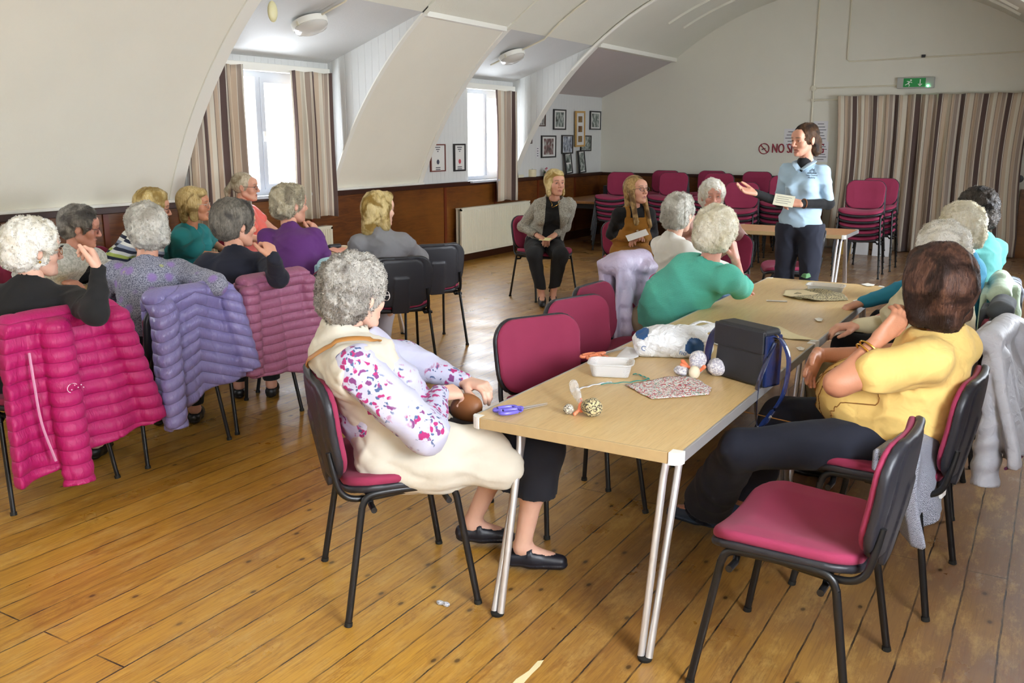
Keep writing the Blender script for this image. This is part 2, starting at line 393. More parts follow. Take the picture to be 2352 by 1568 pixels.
def panelling():
    t = NT('varnished_plywood'); n = t.n('ShaderNodeTexNoise', {'Vector': t.mapc((2, 1.2, 9)), 'Scale': 2.4, 'Detail': 6, 'Roughness': 0.65, 'Distortion': 1.3}).outputs['Fac']
    c = t.mix(t.ramp(n, [(0.3, 0.0), (0.75, 1.0)]), '4a2410', '7d4a1c')
    c = t.mix(t.ramp(t.noise(1.1, 3), [(0.42, 0.0), (0.62, 0.55)]), c, '8a5620')
    t.set(color=c, rough=0.33, coat=0.2); return t.m
M['panel'] = panelling(); M['darkwood'] = plain('dark_stained_rail', '36190c', 0.35, var=0.25, vs=12)
def stripes():                                        # curtain cloth, stripes across UV.x (metres)
    t = NT('striped_curtain_cloth'); s = t.n('ShaderNodeSeparateXYZ', {'Vector': t.tc('UV')})
    f = t.math('FRACT', t.math('MULTIPLY', s.outputs[0], 2.6))
    B, C, G, W = '5a4742', 'b9ab97', 'a09080', 'd8d2c4'
    c = t.ramp(f, [(0.0, B), (0.20, W), (0.215, C), (0.23, W), (0.25, B), (0.262, 'c8b49c'), (0.42, W), (0.43, 'd3cbb9'), (0.58, G), (0.60, B), (0.61, 'bfa992'), (0.76, W), (0.775, 'a39284'), (0.93, W), (0.95, 'cbbfad'), (0.985, W)], 'CONSTANT')
    t.set(color=c, rough=0.9, sheen=0.2); t.bump(t.noise(500, 2), 0.0006); return t.m
M['curtain'] = stripes()
M['radiator'] = plain('radiator_enamel', 'ddd8c4', 0.35)
M['upvc'] = plain('white_window_frame', 'c3c8d0', 0.35)
def glass():
    t = NT('window_glass'); t.t.nodes.remove(t.b); o = t.t.nodes['Material Output']
    tr = t.n('ShaderNodeBsdfTransparent', {'Color': (0.97, 0.98, 1, 1)}); gl = t.n('ShaderNodeBsdfGlossy', {'Roughness': 0.02})
    mx = t.n('ShaderNodeMixShader', {0: 0.05, 1: tr.outputs[0], 2: gl.outputs[0]}); t.t.links.new(mx.outputs[0], o.inputs[0]); return t.m
M['glass'] = glass()

# ------------------------------------------------------------------ room shell
def quadgrid(P, F, name, m, **k): return mesh(name, P, F, m, **k)
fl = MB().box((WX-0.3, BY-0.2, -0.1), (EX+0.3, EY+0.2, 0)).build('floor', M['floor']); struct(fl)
def arc(th): return (VC[0]+VR*math.cos(th), VC[1]+VR*math.sin(th))
TH0 = math.asin((DADO-VC[1])/VR)                      # springing of the vault
TB = math.acos((5.54+VC[0])/VR)                      # where the window bays break in (left)
def vault_piece(y0, y1, t0, t1, thick=0.1):
    n = max(4, int(abs(t1-t0)*26)); V = []; F = []
    for i in range(n+1):
        a = t0+(t1-t0)*i/n; x, z = arc(a); xo, zo = VC[0]+(VR+thick)*math.cos(a), VC[1]+(VR+thick)*math.sin(a)
        V += [(x, y0, z), (x, y1, z), (xo, y0, zo), (xo, y1, zo)]
    for i in range(n):
        a = 4*i; b = a+4; F += [(a, a+1, b+1, b), (a+2, b+2, b+3, a+3), (a, b, b+2, a+2), (a+1, a+3, b+3, b+1)]
    F += [(0, 2, 3, 1), (4*n, 4*n+1, 4*n+3, 4*n+2)]
    return V, F
ALC = (11.62, EY)                                     # picture alcove in the far left corner
ctr = MB(); V, F = vault_piece(BY, EY, TB, PI-TB); ctr.add(V, F)
ceil = ctr.build('ceiling', M['ceil'], smooth=True); struct(ceil)
lp, rp = MB(), MB(); prev = BY
solid = []
for (a, b) in DORM+[ALC]:
    if a > prev: solid.append((prev, a))
    prev = b
for (a, b) in solid:
    lp.add(*vault_piece(a, b, PI-TB, PI-TH0)); 
    rp.add(*vault_piece(a, b, TH0, TB))
rp.add(*vault_piece(ALC[0], EY, TH0, TB))
LT = lp.build('wall_left_vault', M['vault'], smooth=True); RTT = rp.build('wall_right_vault', M['vault'], smooth=True); struct(LT); struct(RTT)
# bays: sloping lid, cheeks, window wall
XB, ZB = arc(PI-TB)
def bay(y0, y1, side, win, zl):
    lid, chk, wl = MB(), MB(), MB()
    mx = lambda x: x if side > 0 else 2*VC[0]-x
    X0 = WX-0.02
    lid.poly([(mx(X0-0.1), y0, zl-0.02), (mx(XB), y0, ZB), (mx(XB), y1, ZB), (mx(X0-0.1), y1, zl-0.02)], 0.08, (0, 0, 1))
    for y, d in ((y0, -1), (y1, 1)):
        if win is None and d > 0: continue
        n = 10; pts = [(mx(X0-0.1), y, DADO-0.02)]+[(mx(arc(PI-TH0-(TB*-1+TH0)*-1*0)[0]), y, DADO-0.02)]
        pts = [(mx(X0-0.12), y, DADO-0.02)]
        for i in range(n+1):
            x, z = arc(PI-TH0+(TH0-TB)*i/n); pts.append((mx(x), y, z))
        pts.append((mx(X0-0.12), y, zl-0.02))
        chk.poly([(q[0], q[1]-d*0.004, q[2]) for q in pts], 0.03, (0, d, 0))
    xw = mx(WX); xo = mx(WX-0.12); s = (min(xw, xo), max(xw, xo))
    if win:
        a, b = win
        for lo, hi in (((s[0], y0, DADO-0.02), (s[1], a, zl+0.1)), ((s[0], b, DADO-0.02), (s[1], y1, zl+0.1)), ((s[0], a, DADO-0.02), (s[1], b, WZ0)), ((s[0], a, WZ1), (s[1], b, zl+0.1))): wl.box(lo, hi)
    else: wl.box((s[0], y0, DADO-0.02), (s[1], y1, zl+0.1))
    return lid, chk, wl
lids, chks, wls = MB(), MB(), MB(); lr, cr, wr = MB(), MB(), MB()
def cat_(A, B): A.add(B.V, B.F)
for (a, b), w in zip(DORM, WINS):
    for (A, B, C), sd in (((lids, chks, wls), 1), ((lr, cr, wr), -1)):
        l, c, k = bay(a, b, sd, w, 2.36); cat_(A, l); cat_(B, c); cat_(C, k)
l, c, k = bay(ALC[0], ALC[1], 1, None, 2.25); al = MB(); cat_(al, l); cat_(chks, c); cat_(wls, k)
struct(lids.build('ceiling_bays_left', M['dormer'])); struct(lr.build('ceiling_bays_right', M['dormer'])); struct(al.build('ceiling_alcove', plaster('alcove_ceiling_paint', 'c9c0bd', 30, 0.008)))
struct(chks.build('wall_left_cheeks', M['match'])); struct(cr.build('wall_right_cheeks', M['match']))
struct(wls.build('wall_left_upper', M['match'])); struct(wr.build('wall_right_upper', M['match']))
struct(MB().box((WX-0.5, EY, 0), (EX+0.5, EY+0.15, 4.0)).build('wall_far', M['endwall']))
struct(MB().box((WX-0.5, BY-0.15, 0), (EX+0.5, BY, 4.0)).build('wall_back', M['endwall']))
# panelled dado below the vault
for sd, nm in ((1, 'left'), (-1, 'right')):
    x = WX if sd > 0 else EX
    m = MB(); m.box((min(x, x-sd*0.1), BY, 0), (max(x, x-sd*0.1), EY, DADO)); struct(m.build('wall_%s_dado' % nm, M['panel']))
    m = MB(); m.box((min(x-0.02*sd, x+0.045*sd), BY, DADO-0.05), (max(x-0.02*sd, x+0.045*sd), EY, DADO+0.005), b=0.006)
    struct(m.build('trim_dado_%s' % nm, M['darkwood']))
    m = MB(); m.box((min(x, x+0.02*sd), BY, 0), (max(x, x+0.02*sd), EY, 0.13)); struct(m.build('baseboard_%s' % nm, M['darkwood']))
    m = MB(); y = BY+0.4
    while y < EY: m.box((min(x, x+0.012*sd), y, 0.13), (max(x, x+0.012*sd), y+0.05, DADO-0.05)); y += 1.235
    struct(m.build('trim_stiles_%s' % nm, plain('stile_wood_%s' % nm, '6a2c12', 0.35, var=0.2)))
m = MB().box((WX, EY-0.02, 0), (-3.05, EY, DADO-0.03)); struct(m.build('wall_far_dado', M['panel']))
m = MB().box((WX, EY-0.04, DADO-0.05), (-3.05, EY, DADO), b=0.005); struct(m.build('trim_dado_far', M['darkwood']))
# white bead along the foot of the vault
m = MB()
for (a, b) in solid:
    if b > 2.5: m.box((WX-0.03, a, DADO+0.005), (WX+0.03, b, DADO+0.03), b=0.004)
struct(m.build('trim_bead_left', M['whitewood']))
# arched trims at the bay edges, ridge battens and ceiling ribs
def arcstrip(m, y0, y1, t0, t1, th=0.014):
    n = 22; V = []; F = []
    for i in range(n+1):
        a = t0+(t1-t0)*i/n; x, z = arc(a); xi, zi = VC[0]+(VR-th)*math.cos(a), VC[1]+(VR-th)*math.sin(a)
        V += [(x, y0, z), (xi, y0, zi), (xi, y1, zi), (x, y1, z)]
    for i in range(n):
        a = 4*i; b = a+4
        for q in range(3): F.append((a+q, b+q, b+q+1, a+q+1))
    F += [(0, 1, 2, 3), (4*n+3, 4*n+2, 4*n+1, 4*n)]
    m.add(V, F)
m = MB()
for y0, y1 in ((5.5, 5.63), (7.64, 7.70), (9.22, 9.31), (11.49, 11.63)):
    arcstrip(m, y0, y1, PI-TB-0.02, PI-TH0)
m.box((XB-0.06, 7.7, ZB-0.035), (XB+0.02, 9.22, ZB+0.03), b=0.006); m.box((XB-0.03, 2.4, ZB-0.03), (XB+0.05, 5.5, ZB+0.03), b=0.006)
m.box((XB-0.04, 11.6, ZB-0.015), (XB+0.06, EY, ZB+0.05), b=0.012)
struct(m.build('trim_1', M['whitewood'], smooth=True))
m = MB()
for y in (2.9, 5.56, 7.67, 9.26, 11.56): arcstrip(m, y-0.03, y+0.03, TB, PI-TB, 0.02)
for y in (12.75, 13.35): arcstrip(m, y-0.02, y+0.02, TB+0.12, PI-TB-0.16, 0.03)
for t in (PI-TB-0.25, PI-TB-0.62): 
    x, z = arc(t); m.box((x-0.008, 3, z-0.01), (x+0.008, 11.5, z+0.01))
struct(m.build('trim_2', M['ceil'], smooth=True))

# windows
def window(idx, side, a, b):
    x = WX-0.075 if side > 0 else EX+0.075
    m = MB(); f = 0.055; t = 0.06
    def bx(y0, y1, z0, z1, tt=t): m.box((x-tt/2, y0, z0), (x+tt/2, y1, z1))
    bx(a, b, WZ0, WZ0+f); bx(a, b, WZ1-f, WZ1); bx(a, a+f, WZ0+0.001, WZ1-0.001, 0.058); bx(b-f, b, WZ0+0.001, WZ1-0.001, 0.058)
    mid = a+(b-a)*0.5; bx(mid-0.03, mid+0.03, WZ0+0.002, WZ1-0.002, 0.056)
    bx(mid+0.031, b-f+0.001, WZ0+f-0.001, WZ0+f+0.05, 0.074); bx(mid+0.031, b-f+0.001, WZ1-f-0.05, WZ1-f+0.001, 0.074); bx(mid+0.032, mid+0.08, WZ0+f+0.001, WZ1-f-0.001, 0.077); bx(b-f-0.05, b-f-0.001, WZ0+f+0.001, WZ1-f-0.001, 0.077)
    o = struct(m.build('window_%d' % idx, M['upvc']))
    MB().box((x-0.004, a+0.02, WZ0+0.02), (x+0.004, b-0.02, WZ1-0.02)).build('pane', M['glass'], o)
    h = MB(); sx = 1 if side > 0 else -1; hy = mid+0.055
    h.box((min(x+0.035*sx, x+0.05*sx), hy-0.015, 1.58), (max(x+0.035*sx, x+0.05*sx), hy+0.015, 1.68), b=0.004); h.tube([(x+0.05*sx, hy, 1.62), (x+0.075*sx, hy, 1.62), (x+0.075*sx, hy+0.02, 1.55)], 0.008)
    h.build('handle', M['white_plastic'], o)
    s = MB().box((min(x, x+0.16*sx), a-0.02, WZ0-0.03), (max(x, x+0.16*sx), b+0.02, WZ0), b=0.005); s.build('sill', M['upvc'], o)
k = 1
for (a, b) in WINS:
    window(k, 1, a, b); window(k+1, -1, a, b); k += 2
# curtain rail boards above the left windows
for i, (a, b) in enumerate(((5.66, 7.6), (10.2, 11.45))):
    struct(MB().box((WX-0.01, a, 2.245), (WX+0.07, b, 2.32), b=0.006).build('trim_rail_%d' % (i+1), M['whitewood']))

# ------------------------------------------------------------------ curtains
def curtain_mesh(P0, P1, ztop, zbot, n, amp, waves, seed, uoff=0.0, gather=0.0, stretch=1.6, flare=0.0):
    """a hanging cloth between two plan points; folds stick out along the plan normal"""
    rs = np.random.RandomState(seed); P0 = np.array(P0, float); P1 = np.array(P1, float); d = P1-P0; L = np.linalg.norm(d); d /= L; nr = np.array([d[1], -d[0]])
    ph = rs.rand(6)*6; NU, NV = n, 16; V = []; UV = []
    for j in range(NV+1):
        v = j/NV; z = ztop+(zbot-ztop)*v
        for i in range(NU+1):
            u = i/NU; w = u+gather*(u-0.5)*(-math.sin(PI*min(1, v*1.15)))+flare*v*(1-u)*0
            ww = 2*PI*waves*u+0.8*math.sin(5*u+ph[0])+0.25*math.sin(v*3+u*8+ph[1])
            a = amp*(0.55+0.45*min(1, v*2.5))*(0.75+0.4*math.sin(u*7+ph[2]))
            o = a*(math.sin(ww)+0.25*math.sin(2*ww+ph[3]+v))
            p = P0+d*(w*L+0.25*a*math.cos(ww)+0.03*flare*v)+nr*(o+0.03)
            V.append((p[0], p[1], z+0.006*math.sin(ww*0.5)*(j == 0)+(0.012*math.sin(u*9+ph[4]) if j == NV else 0))); UV.append((uoff+u*L*stretch, v))
    F = [(j*(NU+1)+i, j*(NU+1)+i+1, (j+1)*(NU+1)+i+1, (j+1)*(NU+1)+i) for j in range(NV) for i in range(NU)]
    return V, F, UV
def curtain(name, label, P0, P1, zt, zb, n, amp, waves, seed, group=None, **k):
    V, F, UV = curtain_mesh(P0, P1, zt, zb, n, amp, waves, seed, **k)
    o = mesh(name, V, F, M['curtain'], None, True, uv=UV); md = o.modifiers.new('thick', 'SOLIDIFY'); md.thickness = 0.004
    return tag(o, label, 'curtain', group)
curtain('window_curtain', 'striped beige and brown curtain on the left side of the near window', (WX+0.06, 5.64), (WX+0.09, 6.36), 2.28, 0.74, 90, 0.045, 4.5, 3, uoff=0.07, gather=0.05)
curtain('window_curtain', 'striped curtain right of the near window, dark band at its outer edge', (WX+0.06, 6.99), (WX+0.09, 7.57), 2.27, 0.80, 90, 0.042, 4.5, 8, uoff=0.36, gather=0.04, stretch=1.5)
curtain('window_curtain', 'narrow striped curtain at the far window, mostly one broad brown band', (WX+0.06, 10.86), (WX+0.09, 11.36), 2.25, 0.76, 60, 0.035, 3.2, 5, uoff=0.03, gather=0.05, stretch=0.9)
big = curtain('doorway_curtain', 'wide floor-length striped curtain across the end wall doorway', (-2.93, EY-0.10), (-0.42, EY-0.10), 2.22, 0.02, 340, 0.055, 15, 21, uoff=0.1, gather=0.04, stretch=1.35)
m = MB(); m.tube([(-3.3, EY-0.06, 2.17), (-0.2, EY-0.06, 2.21)], 0.012, 8); m.box((-3.32, EY-0.07, 2.15), (-3.28, EY, 2.19))
tag(m.build('curtain_wire', M['cream_pl']), 'thin white curtain rail along the end wall above the doorway', 'curtain rail')

# ------------------------------------------------------------------ radiators
def radiator(label, y0, y1, z0, z1):
    r = empty('radiator', (WX+0.105, (y0+y1)/2, 0)); L = (y1-y0)/2; tag(r, label, 'radiator', None)
    n = int((y1-y0)/0.036); V = []; F = []
    prof = []                                        # corrugated front sheet
    for i in range(n):
        yb = -L+0.02+(2*L-0.04)*i/n; w = (2*L-0.04)/n
        for u, o in ((0.0, 0.0), (0.2, 0.013), (0.65, 0.013), (0.85, 0.0)): prof.append((yb+u*w, o))
    prof.append((L-0.02, 0)); za, zb = z0+0.03, z1-0.03
    for y, o in prof: V += [(0.045+o, y, za), (0.045+o, y, zb)]
    F = [(2*i, 2*i+2, 2*i+3, 2*i+1) for i in range(len(prof)-1)]
    m = MB(); m.add(V, F); m.box((0.02, -L, z0), (0.046, L, z0+0.032)); m.box((0.02, -L, z1-0.032), (0.046, L, z1)); m.box((0.02, -L, z0), (0.046, -L+0.022, z1)); m.box((0.02, L-0.022, z0), (0.046, L, z1))
    m.box((-0.045, -L+0.01, z0+0.01), (-0.02, L-0.01, z1-0.01))
    m.build('panel', M['radiator'], r)
    g = MB(); g.box((-0.045, -L, z1-0.012), (0.048, L, z1+0.003), b=0.002); g.build('top_grille', M['radiator'], r)
    v = MB(); v.lathe([(0.012, 0), (0.016, 0.02), (0.022, 0.03), (0.022, 0.07), (0.016, 0.08)], (0.0, -L-0.03, z0+0.01), 12); v.tube([(0, -L-0.03, z0+0.02), (0, -L-0.03, 0.02)], 0.008, 8); v.tube([(0, -L-0.03, z0+0.03), (0, -L+0.01, z0+0.03)], 0.01, 8)
    v.tube([(0, L+0.03, z0+0.03), (0, L-0.01, z0+0.03)], 0.01, 8); v.tube([(0, L+0.03, z0+0.03), (0, L+0.03, 0.02)], 0.008, 8)
    v.build('valve', M['white_plastic'], r)
    b = MB(); 
    for y in (-L+0.2, L-0.2): b.box((-0.095, y-0.02, z0+0.1), (-0.04, y+0.02, z0+0.14))
    b.build('bracket', M['radiator'], r)
radiator('long ribbed cream radiator on the wall panelling left of the woman in the blazer', 9.93, 11.75, 0.12, 0.72)
radiator('cream radiator under the near window, only its right end showing', 5.75, 7.45, 0.12, 0.70)

# ------------------------------------------------------------------ ceiling lamps and small fittings
def bulkhead(label, x, y, r=0.165):
    t = (x-WX)/(XB-WX); z = 2.36+(ZB-2.36)*t-0.02; e = empty('ceiling_lamp', (x, y, z)); e.rotation_euler = (0, -math.atan2(ZB-2.36, XB-WX), 0); tag(e, label, 'lamp', 'round lamps under the bay ceilings')
    MB().lathe([(r, 0.0), (r, -0.035), (r*0.96, -0.05)], (0, 0, 0.0), 32).build('base', M['whitewood'], e, 'auto')
    MB().lathe([(r*0.93, -0.048), (r*0.95, -0.06), (r*0.85, -0.085), (r*0.5, -0.105), (0.01, -0.11)], (0, 0, 0), 32).build('diffuser', plain('opal_diffuser', 'cfccc4', 0.15, coat=0.4), e, 'auto')
    MB().box((-0.012, -r-0.002, -0.055), (0.012, -r+0.02, -0.02)).build('clip', M['cream_pl'], e)
bulkhead('round white lamp on the ceiling of the near window bay', -5.97, 6.50)
bulkhead('round white lamp on the ceiling of the far window bay', -6.0, 10.12)
def pipe(label, pts, r=0.009, mt='cream_pl', name='cable_conduit'):
    return tag(MB().tube(pts, r, 8).build(name, M[mt], smooth=True), label, 'conduit')
def zb_(x): return 2.36+(ZB-2.36)*(x-WX)/(XB-WX)-0.03
def arcp(t, dz=0.02): return (VC[0]+(VR-dz)*math.cos(t), VC[1]+(VR-dz)*math.sin(t))
T0 = PI-TB
pipe('cable conduit running from the near bay lamp up over the ceiling', [(-5.82, 6.50, zb_(-5.82)), (XB, 6.50, zb_(XB)-0.01)]+[(arcp(T0-i*0.06)[0], 6.50, arcp(T0-i*0.06)[1]) for i in range(1, 10)])
pipe('cable conduit running from the far bay lamp up over the ceiling', [(-6.3, 10.12, zb_(-6.3)), (XB, 10.12, zb_(XB)-0.01)]+[(arcp(T0-i*0.06)[0], 10.12, arcp(T0-i*0.06)[1]) for i in range(1, 12)], 0.011)
pipe('thick cable trunking following the last ceiling rib', [(arcp(T0-i*0.05+0.1, 0.03)[0], 11.45, arcp(T0-i*0.05+0.1, 0.03)[1]) for i in range(0, 22)], 0.022, 'whitewood')
pipe('tall vertical conduit on the end wall beside the doorway curtain', [(-3.31, EY-0.012, 3.66), (-3.31, EY-0.012, 1.2)], 0.013, 'cream_pl')
pipe('horizontal conduit leading to the green exit sign', [(-3.31, EY-0.012, 2.345), (-2.05, EY-0.012, 2.355)], 0.011)
pipe('bent conduit high on the end wall above the exit sign', [(-2.86, EY-0.012, 3.62), (-2.86, EY-0.012, 2.74), (-2.83, EY-0.012, 2.71), (0.9, EY-0.012, 2.78)], 0.011)
m = MB(); m.lathe([(0.04, 0), (0.04, 0.03), (0.01, 0.035)], (-3.31, EY, 2.345), 12, rotx(PI/2)); tag(m.build('junction_box', M['cream_pl']), 'small round junction box where the conduits cross on the end wall', 'junction box')
m = MB(); m.box((-1.86, EY-0.03, 2.725), (-1.81, EY, 2.765)); tag(m.build('conduit_clip_box', M['black_plastic']), 'tiny dark box on the high conduit above the exit sign', 'box')
o = MB().sphere((0, 0, 0), 0.05, 10, (0.6, 1, 1.7)).build('sounder', plain('ivory_plastic', 'ddd6a8', 0.35), smooth=True); o.location = (-5.72, 5.80, 2.63); tag(o, 'ivory plastic fitting on the bay ceiling beside the first rib', 'alarm')
# ceiling vent
t = T0-0.36; x, z = arcp(t, 0.0); v = empty('ceiling_vent', (x, 10.45, z)); v.rotation_euler = (0, PI/2-t, 0); tag(v, 'small square louvred vent in the sloping ceiling', 'vent')
MB().box((-0.13, -0.13, -0.012), (0.13, 0.13, 0.01), b=0.004).build('frame', M['whitewood'], v)
m = MB()
for i in range(8): m.box((-0.085+i*0.023, -0.085, -0.018), (-0.075+i*0.023, 0.085, -0.011))
m.build('grille', plain('vent_slots', '4b4a45', 0.7), v)

# exit sign
e = empty('exit_sign', (-1.90, EY-0.03, 2.385)); tag(e, 'green and white running man exit sign on the end wall above the curtain', 'sign')
m = MB(); m.box((-0.245, -0.03, -0.075), (0.245, 0.03, 0.075), b=0.01); m.build('housing', plain('grey_housing', 'a9aba4', 0.3), e)
MB().box((-0.16, -0.034, -0.058), (0.13, -0.028, 0.062)).build('sign_face', plain('exit_green', '16984a', 0.4), e)
wf = plain('pictogram_white', 'e6f2ea', 0.5); m = MB(); yy = -0.036
def strip(m, a, b, w, y=yy):
    a = np.array(a); b = np.array(b); d = b-a; d = d/np.linalg.norm(d); n = np.array([-d[1], d[0]])*w/2
    q = [a-n, b-n, b+n, a+n]; m.poly([(p[0], y, p[1]) for p in q], 0.002, (0, 1, 0))
for a, b, w in (((-0.075, 0.015), (-0.1, -0.012), .018), ((-0.1, -0.012), (-0.135, -0.03), .011), ((-0.095, -0.01), (-0.075, -0.03), .011), ((-0.075, -0.03), (-0.085, -0.05), .010), ((-0.07, 0.015), (-0.045, 0.0), .009), ((-0.08, 0.018), (-0.115, 0.022), .009), ((0.06, 0.045), (0.06, -0.035), .013), ((0.06, -0.045), (0.035, -0.015), .012), ((0.06, -0.045), (0.085, -0.015), .012)): strip(m, a, b, w)
m.lathe([(0.012, 0), (0.012, 0.002)], (-0.062, yy+0.002, 0.036), 12, rotx(PI/2)); m.build('pictogram', wf, e)
ld = NT('indicator_led'); ld.set(emis='6dffb0', emiss=6.0); MB().sphere((0.165, -0.034, -0.045), 0.014, 8).build('indicator_light', ld.m, e)

# writing
def text(s, size, m, parent=None, loc=(0, 0, 0), rot=(PI/2, 0, 0), name='lettering', ex=0.0015, sx=1.0, align='CENTER', bold=0.0):
    c = bpy.data.curves.new(name, 'FONT'); c.body = s; c.size = size; c.extrude = ex; c.align_x = align; c.align_y = 'CENTER'; c.offset = bold; c.resolution_u = 3
    o = bpy.data.objects.new(name, c); COL.objects.link(o)
    dg = bpy.context.evaluated_depsgraph_get(); me = bpy.data.meshes.new_from_object(o.evaluated_get(dg)); bpy.data.objects.remove(o)
    o = bpy.data.objects.new(name, me); me.materials.clear(); me.materials.append(m); COL.objects.link(o); o.location = loc; o.rotation_euler = rot; o.scale = (sx, 1, 1)
    if parent is not None: o.parent = parent
    return o
red = plain('sign_red', '8e1f33', 0.5); e = empty('no_smoking_sign', (-3.72, EY-0.005, 1.46)); tag(e, 'red NO SMOKING lettering with its barred circle on the end wall', 'sign')
m = MB()
cs = [(-0.28+0.078*math.cos(2*PI*i/28), -0.004, 0.078*math.sin(2*PI*i/28)) for i in range(29)]
m.tube(cs, 0.007, 6, cap=False); strip(m, (-0.335, 0.055), (-0.225, -0.055), 0.014, -0.006); m.build('symbol', red, e, True)
m = MB(); strip(m, (-0.315, -0.012), (-0.255, 0.006), 0.012, -0.005); m.build('cigarette', M['black_plastic'], e)
text('NO SMOKING', 0.20, red, e, (0.23, -0.004, 0), sx=0.62)
text('NO SMOKING', 0.20, red, e, (0.236, -0.0045, 0), sx=0.62)
paper = plain('paper', 'dcdadb', 0.8); ink = plain('ink', '5a5a60', 0.8)
def notice(label, x, z, w, h, rows, r=0.0):
    e = empty('paper_notice', (x, EY-0.004, z)); e.rotation_euler = (0, r, 0); tag(e, label, 'notice', 'paper notices by the doorway'); MB().box((-w/2, -0.002, -h/2), (w/2, 0, h/2)).build('sheet', paper, e)
    m = MB()
    for i in range(rows):
        zz = h/2-h*(i+1)/(rows+1); ww = w*(0.22+0.09*((i*7) % 3))
        m.box((-ww, -0.004, zz-0.005), (ww, -0.0025, zz+0.005))
    m.build('print', ink, e)
notice('upper white notice on the end wall behind the speaker', -3.17, 1.72, 0.21, 0.30, 6)
notice('lower white notice on the end wall behind the speaker', -3.14, 1.42, 0.21, 0.30, 7)
notice('notice half hidden by the speaker on the end wall', -3.60, 1.62, 0.21, 0.28, 5)
o = MB().lathe([(0.05, 0), (0.05, 0.04), (0.02, 0.05)], (-0.47, EY, 1.08), 18, rotx(PI/2)).build('door_knob', M['black_plastic'], smooth=True); tag(o, 'round black knob on the wall right of the doorway curtain', 'knob')
o = MB().box((-0.44, EY-0.05, 0), (EX, EY, 0.94), b=0.004).build('door_1', M['panel']); struct(o)

# ------------------------------------------------------------------ pictures on the alcove wall
def photo_mat(name, seed, c=('2c3330', '7f8a83', 'c3c6c0')):
    t = NT(name); v = t.n('ShaderNodeMapping', {'Vector': t.tc(), 'Scale': (1, 15, 12), 'Location': (seed, seed*2.3, seed)}).outputs[0]
    n = t.n('ShaderNodeTexNoise', {'Vector': v, 'Scale': 1.0, 'Detail': 4, 'Distortion': 0.4}).outputs['Fac']
    t.set(color=t.ramp(n, [(0.32, c[0]), (0.5, c[1]), (0.68, c[2])]), rough=0.25); return t.m
woodf = plain('pale_wood_frame', 'c39a58', 0.5); blackf = plain('black_frame', '1f1d1e', 0.35); brownf = plain('brown_frame', '4a332a', 0.4); mount = plain('white_mount', 'dad9d4', 0.7)
def frame(label, y, z, w, h, fm, ins, seed, tilt=0.0, x=None, t=0.02, lean=0.0, cols=None, group='framed pictures on the alcove wall'):
    x = WX+0.012 if x is None else x
    e = empty('picture_frame', (x, y, z)); e.rotation_euler = (tilt, lean, 0); tag(e, label, 'picture', group)
    m = MB(); q = 0.014
    m.box((-0.008, -w/2, -h/2), (q, w/2, -h/2+t)); m.box((-0.008, -w/2, h/2-t), (q, w/2, h/2)); m.box((-0.008, -w/2, -h/2+t), (q, -w/2+t, h/2-t)); m.box((-0.008, w/2-t, -h/2+t), (q, w/2, h/2-t)); m.build('frame', fm, e)
    MB().box((-0.004, -w/2+t, -h/2+t), (0.004, w/2-t, h/2-t)).build('mount', mount, e)
    for k, (a, b, ww, hh) in enumerate(ins):
        MB().box((0.004, a-ww/2, b-hh/2), (0.0065, a+ww/2, b+hh/2)).build('photograph', photo_mat('photograph_%d_%d' % (int(seed), k), seed+k*1.7, cols or ('2c3330', '7f8a83', 'c3c6c0')), e)
    return e
def wy(px, py):                                       # y,z on the left window wall at a pixel
    d = fw+rt*(px-1176)/F_PX-up*(py-784)/F_PX; t = (WX+0.012)/d[0]; return d[1]*t, CAM_H+d[2]*t
def fr(label, x0, y0, x1, y1, fm, ins=None, seed=1, **k):
    (a, zt), (b, zt2) = wy(x0, (y0+y1)/2), wy(x1, (y0+y1)/2); _, z1 = wy((x0+x1)/2, y0); _, z0 = wy((x0+x1)/2, y1)
    w, h = b-a, z1-z0
    if ins is None: ins = [(0, 0, w*0.66, h*0.72)]
    elif ins == 'full': ins = [(0, 0, w-0.05, h-0.05)]
    return frame(label, (a+b)/2, (z0+z1)/2, w, h, fm, ins, seed, **k)
fr('brown framed group photograph, top left beside the alcove arch', 1224, 252, 1252, 290, brownf, 'full', 1, cols=('4d4038', '8f8a84', 'cfcbc8'))
fr('black framed portrait photograph, second in the top row', 1271, 251, 1299, 298, blackf, None, 4)
fr('black framed photograph highest on the right, beside the corner', 1355, 255, 1379, 298, blackf, None, 7)
fr('small brown framed snapshot low on the left by the arch', 1204, 306, 1221, 330, brownf, 'full', 10, t=0.015, cols=('3a2a28', '7b625c', 'b5a29c'))
fr('large black framed group photograph with a broad mount', 1243, 311, 1276, 362, blackf, None, 13, cols=('2c3330', '7c5a5a', 'b9c0b8'))
fr('black framed photograph of a building left of the pale wood frame', 1290, 310, 1315, 353, blackf, 'full', 16, cols=('4b4c55', '8b93a1', 'cfd3da'))
fr('black framed photograph partly behind the pale wood frame', 1333, 311, 1357, 347, blackf, 'full', 19)
(ya, _), (yb, _) = wy(1318, 295), wy(1339, 295); _, z1 = wy(1328, 255); _, z0 = wy(1328, 337); w, h = yb-ya, z1-z0
frame('tall narrow pale wood frame holding three small colour pictures', (ya+yb)/2, (z0+z1)/2, w, h, woodf, [(0, h*0.27, w*0.42, h*0.17), (0, 0, w*0.42, h*0.17), (0, -h*0.28, w*0.42, h*0.17)], 23, x=WX+0.04, t=0.03, tilt=0.02, cols=('5c2c18', '8a6a2c', '5b4a48'))
fr('black framed certificate between the far window and the arch', 1042, 330, 1068, 393, blackf, [], 30, group=None)
fr('red-brown framed certificate half hidden by the arch before the far window', 988, 331, 1022, 394, plain('red_frame', '6a2f24', 0.4), [], 31, group=None, t=0.014)
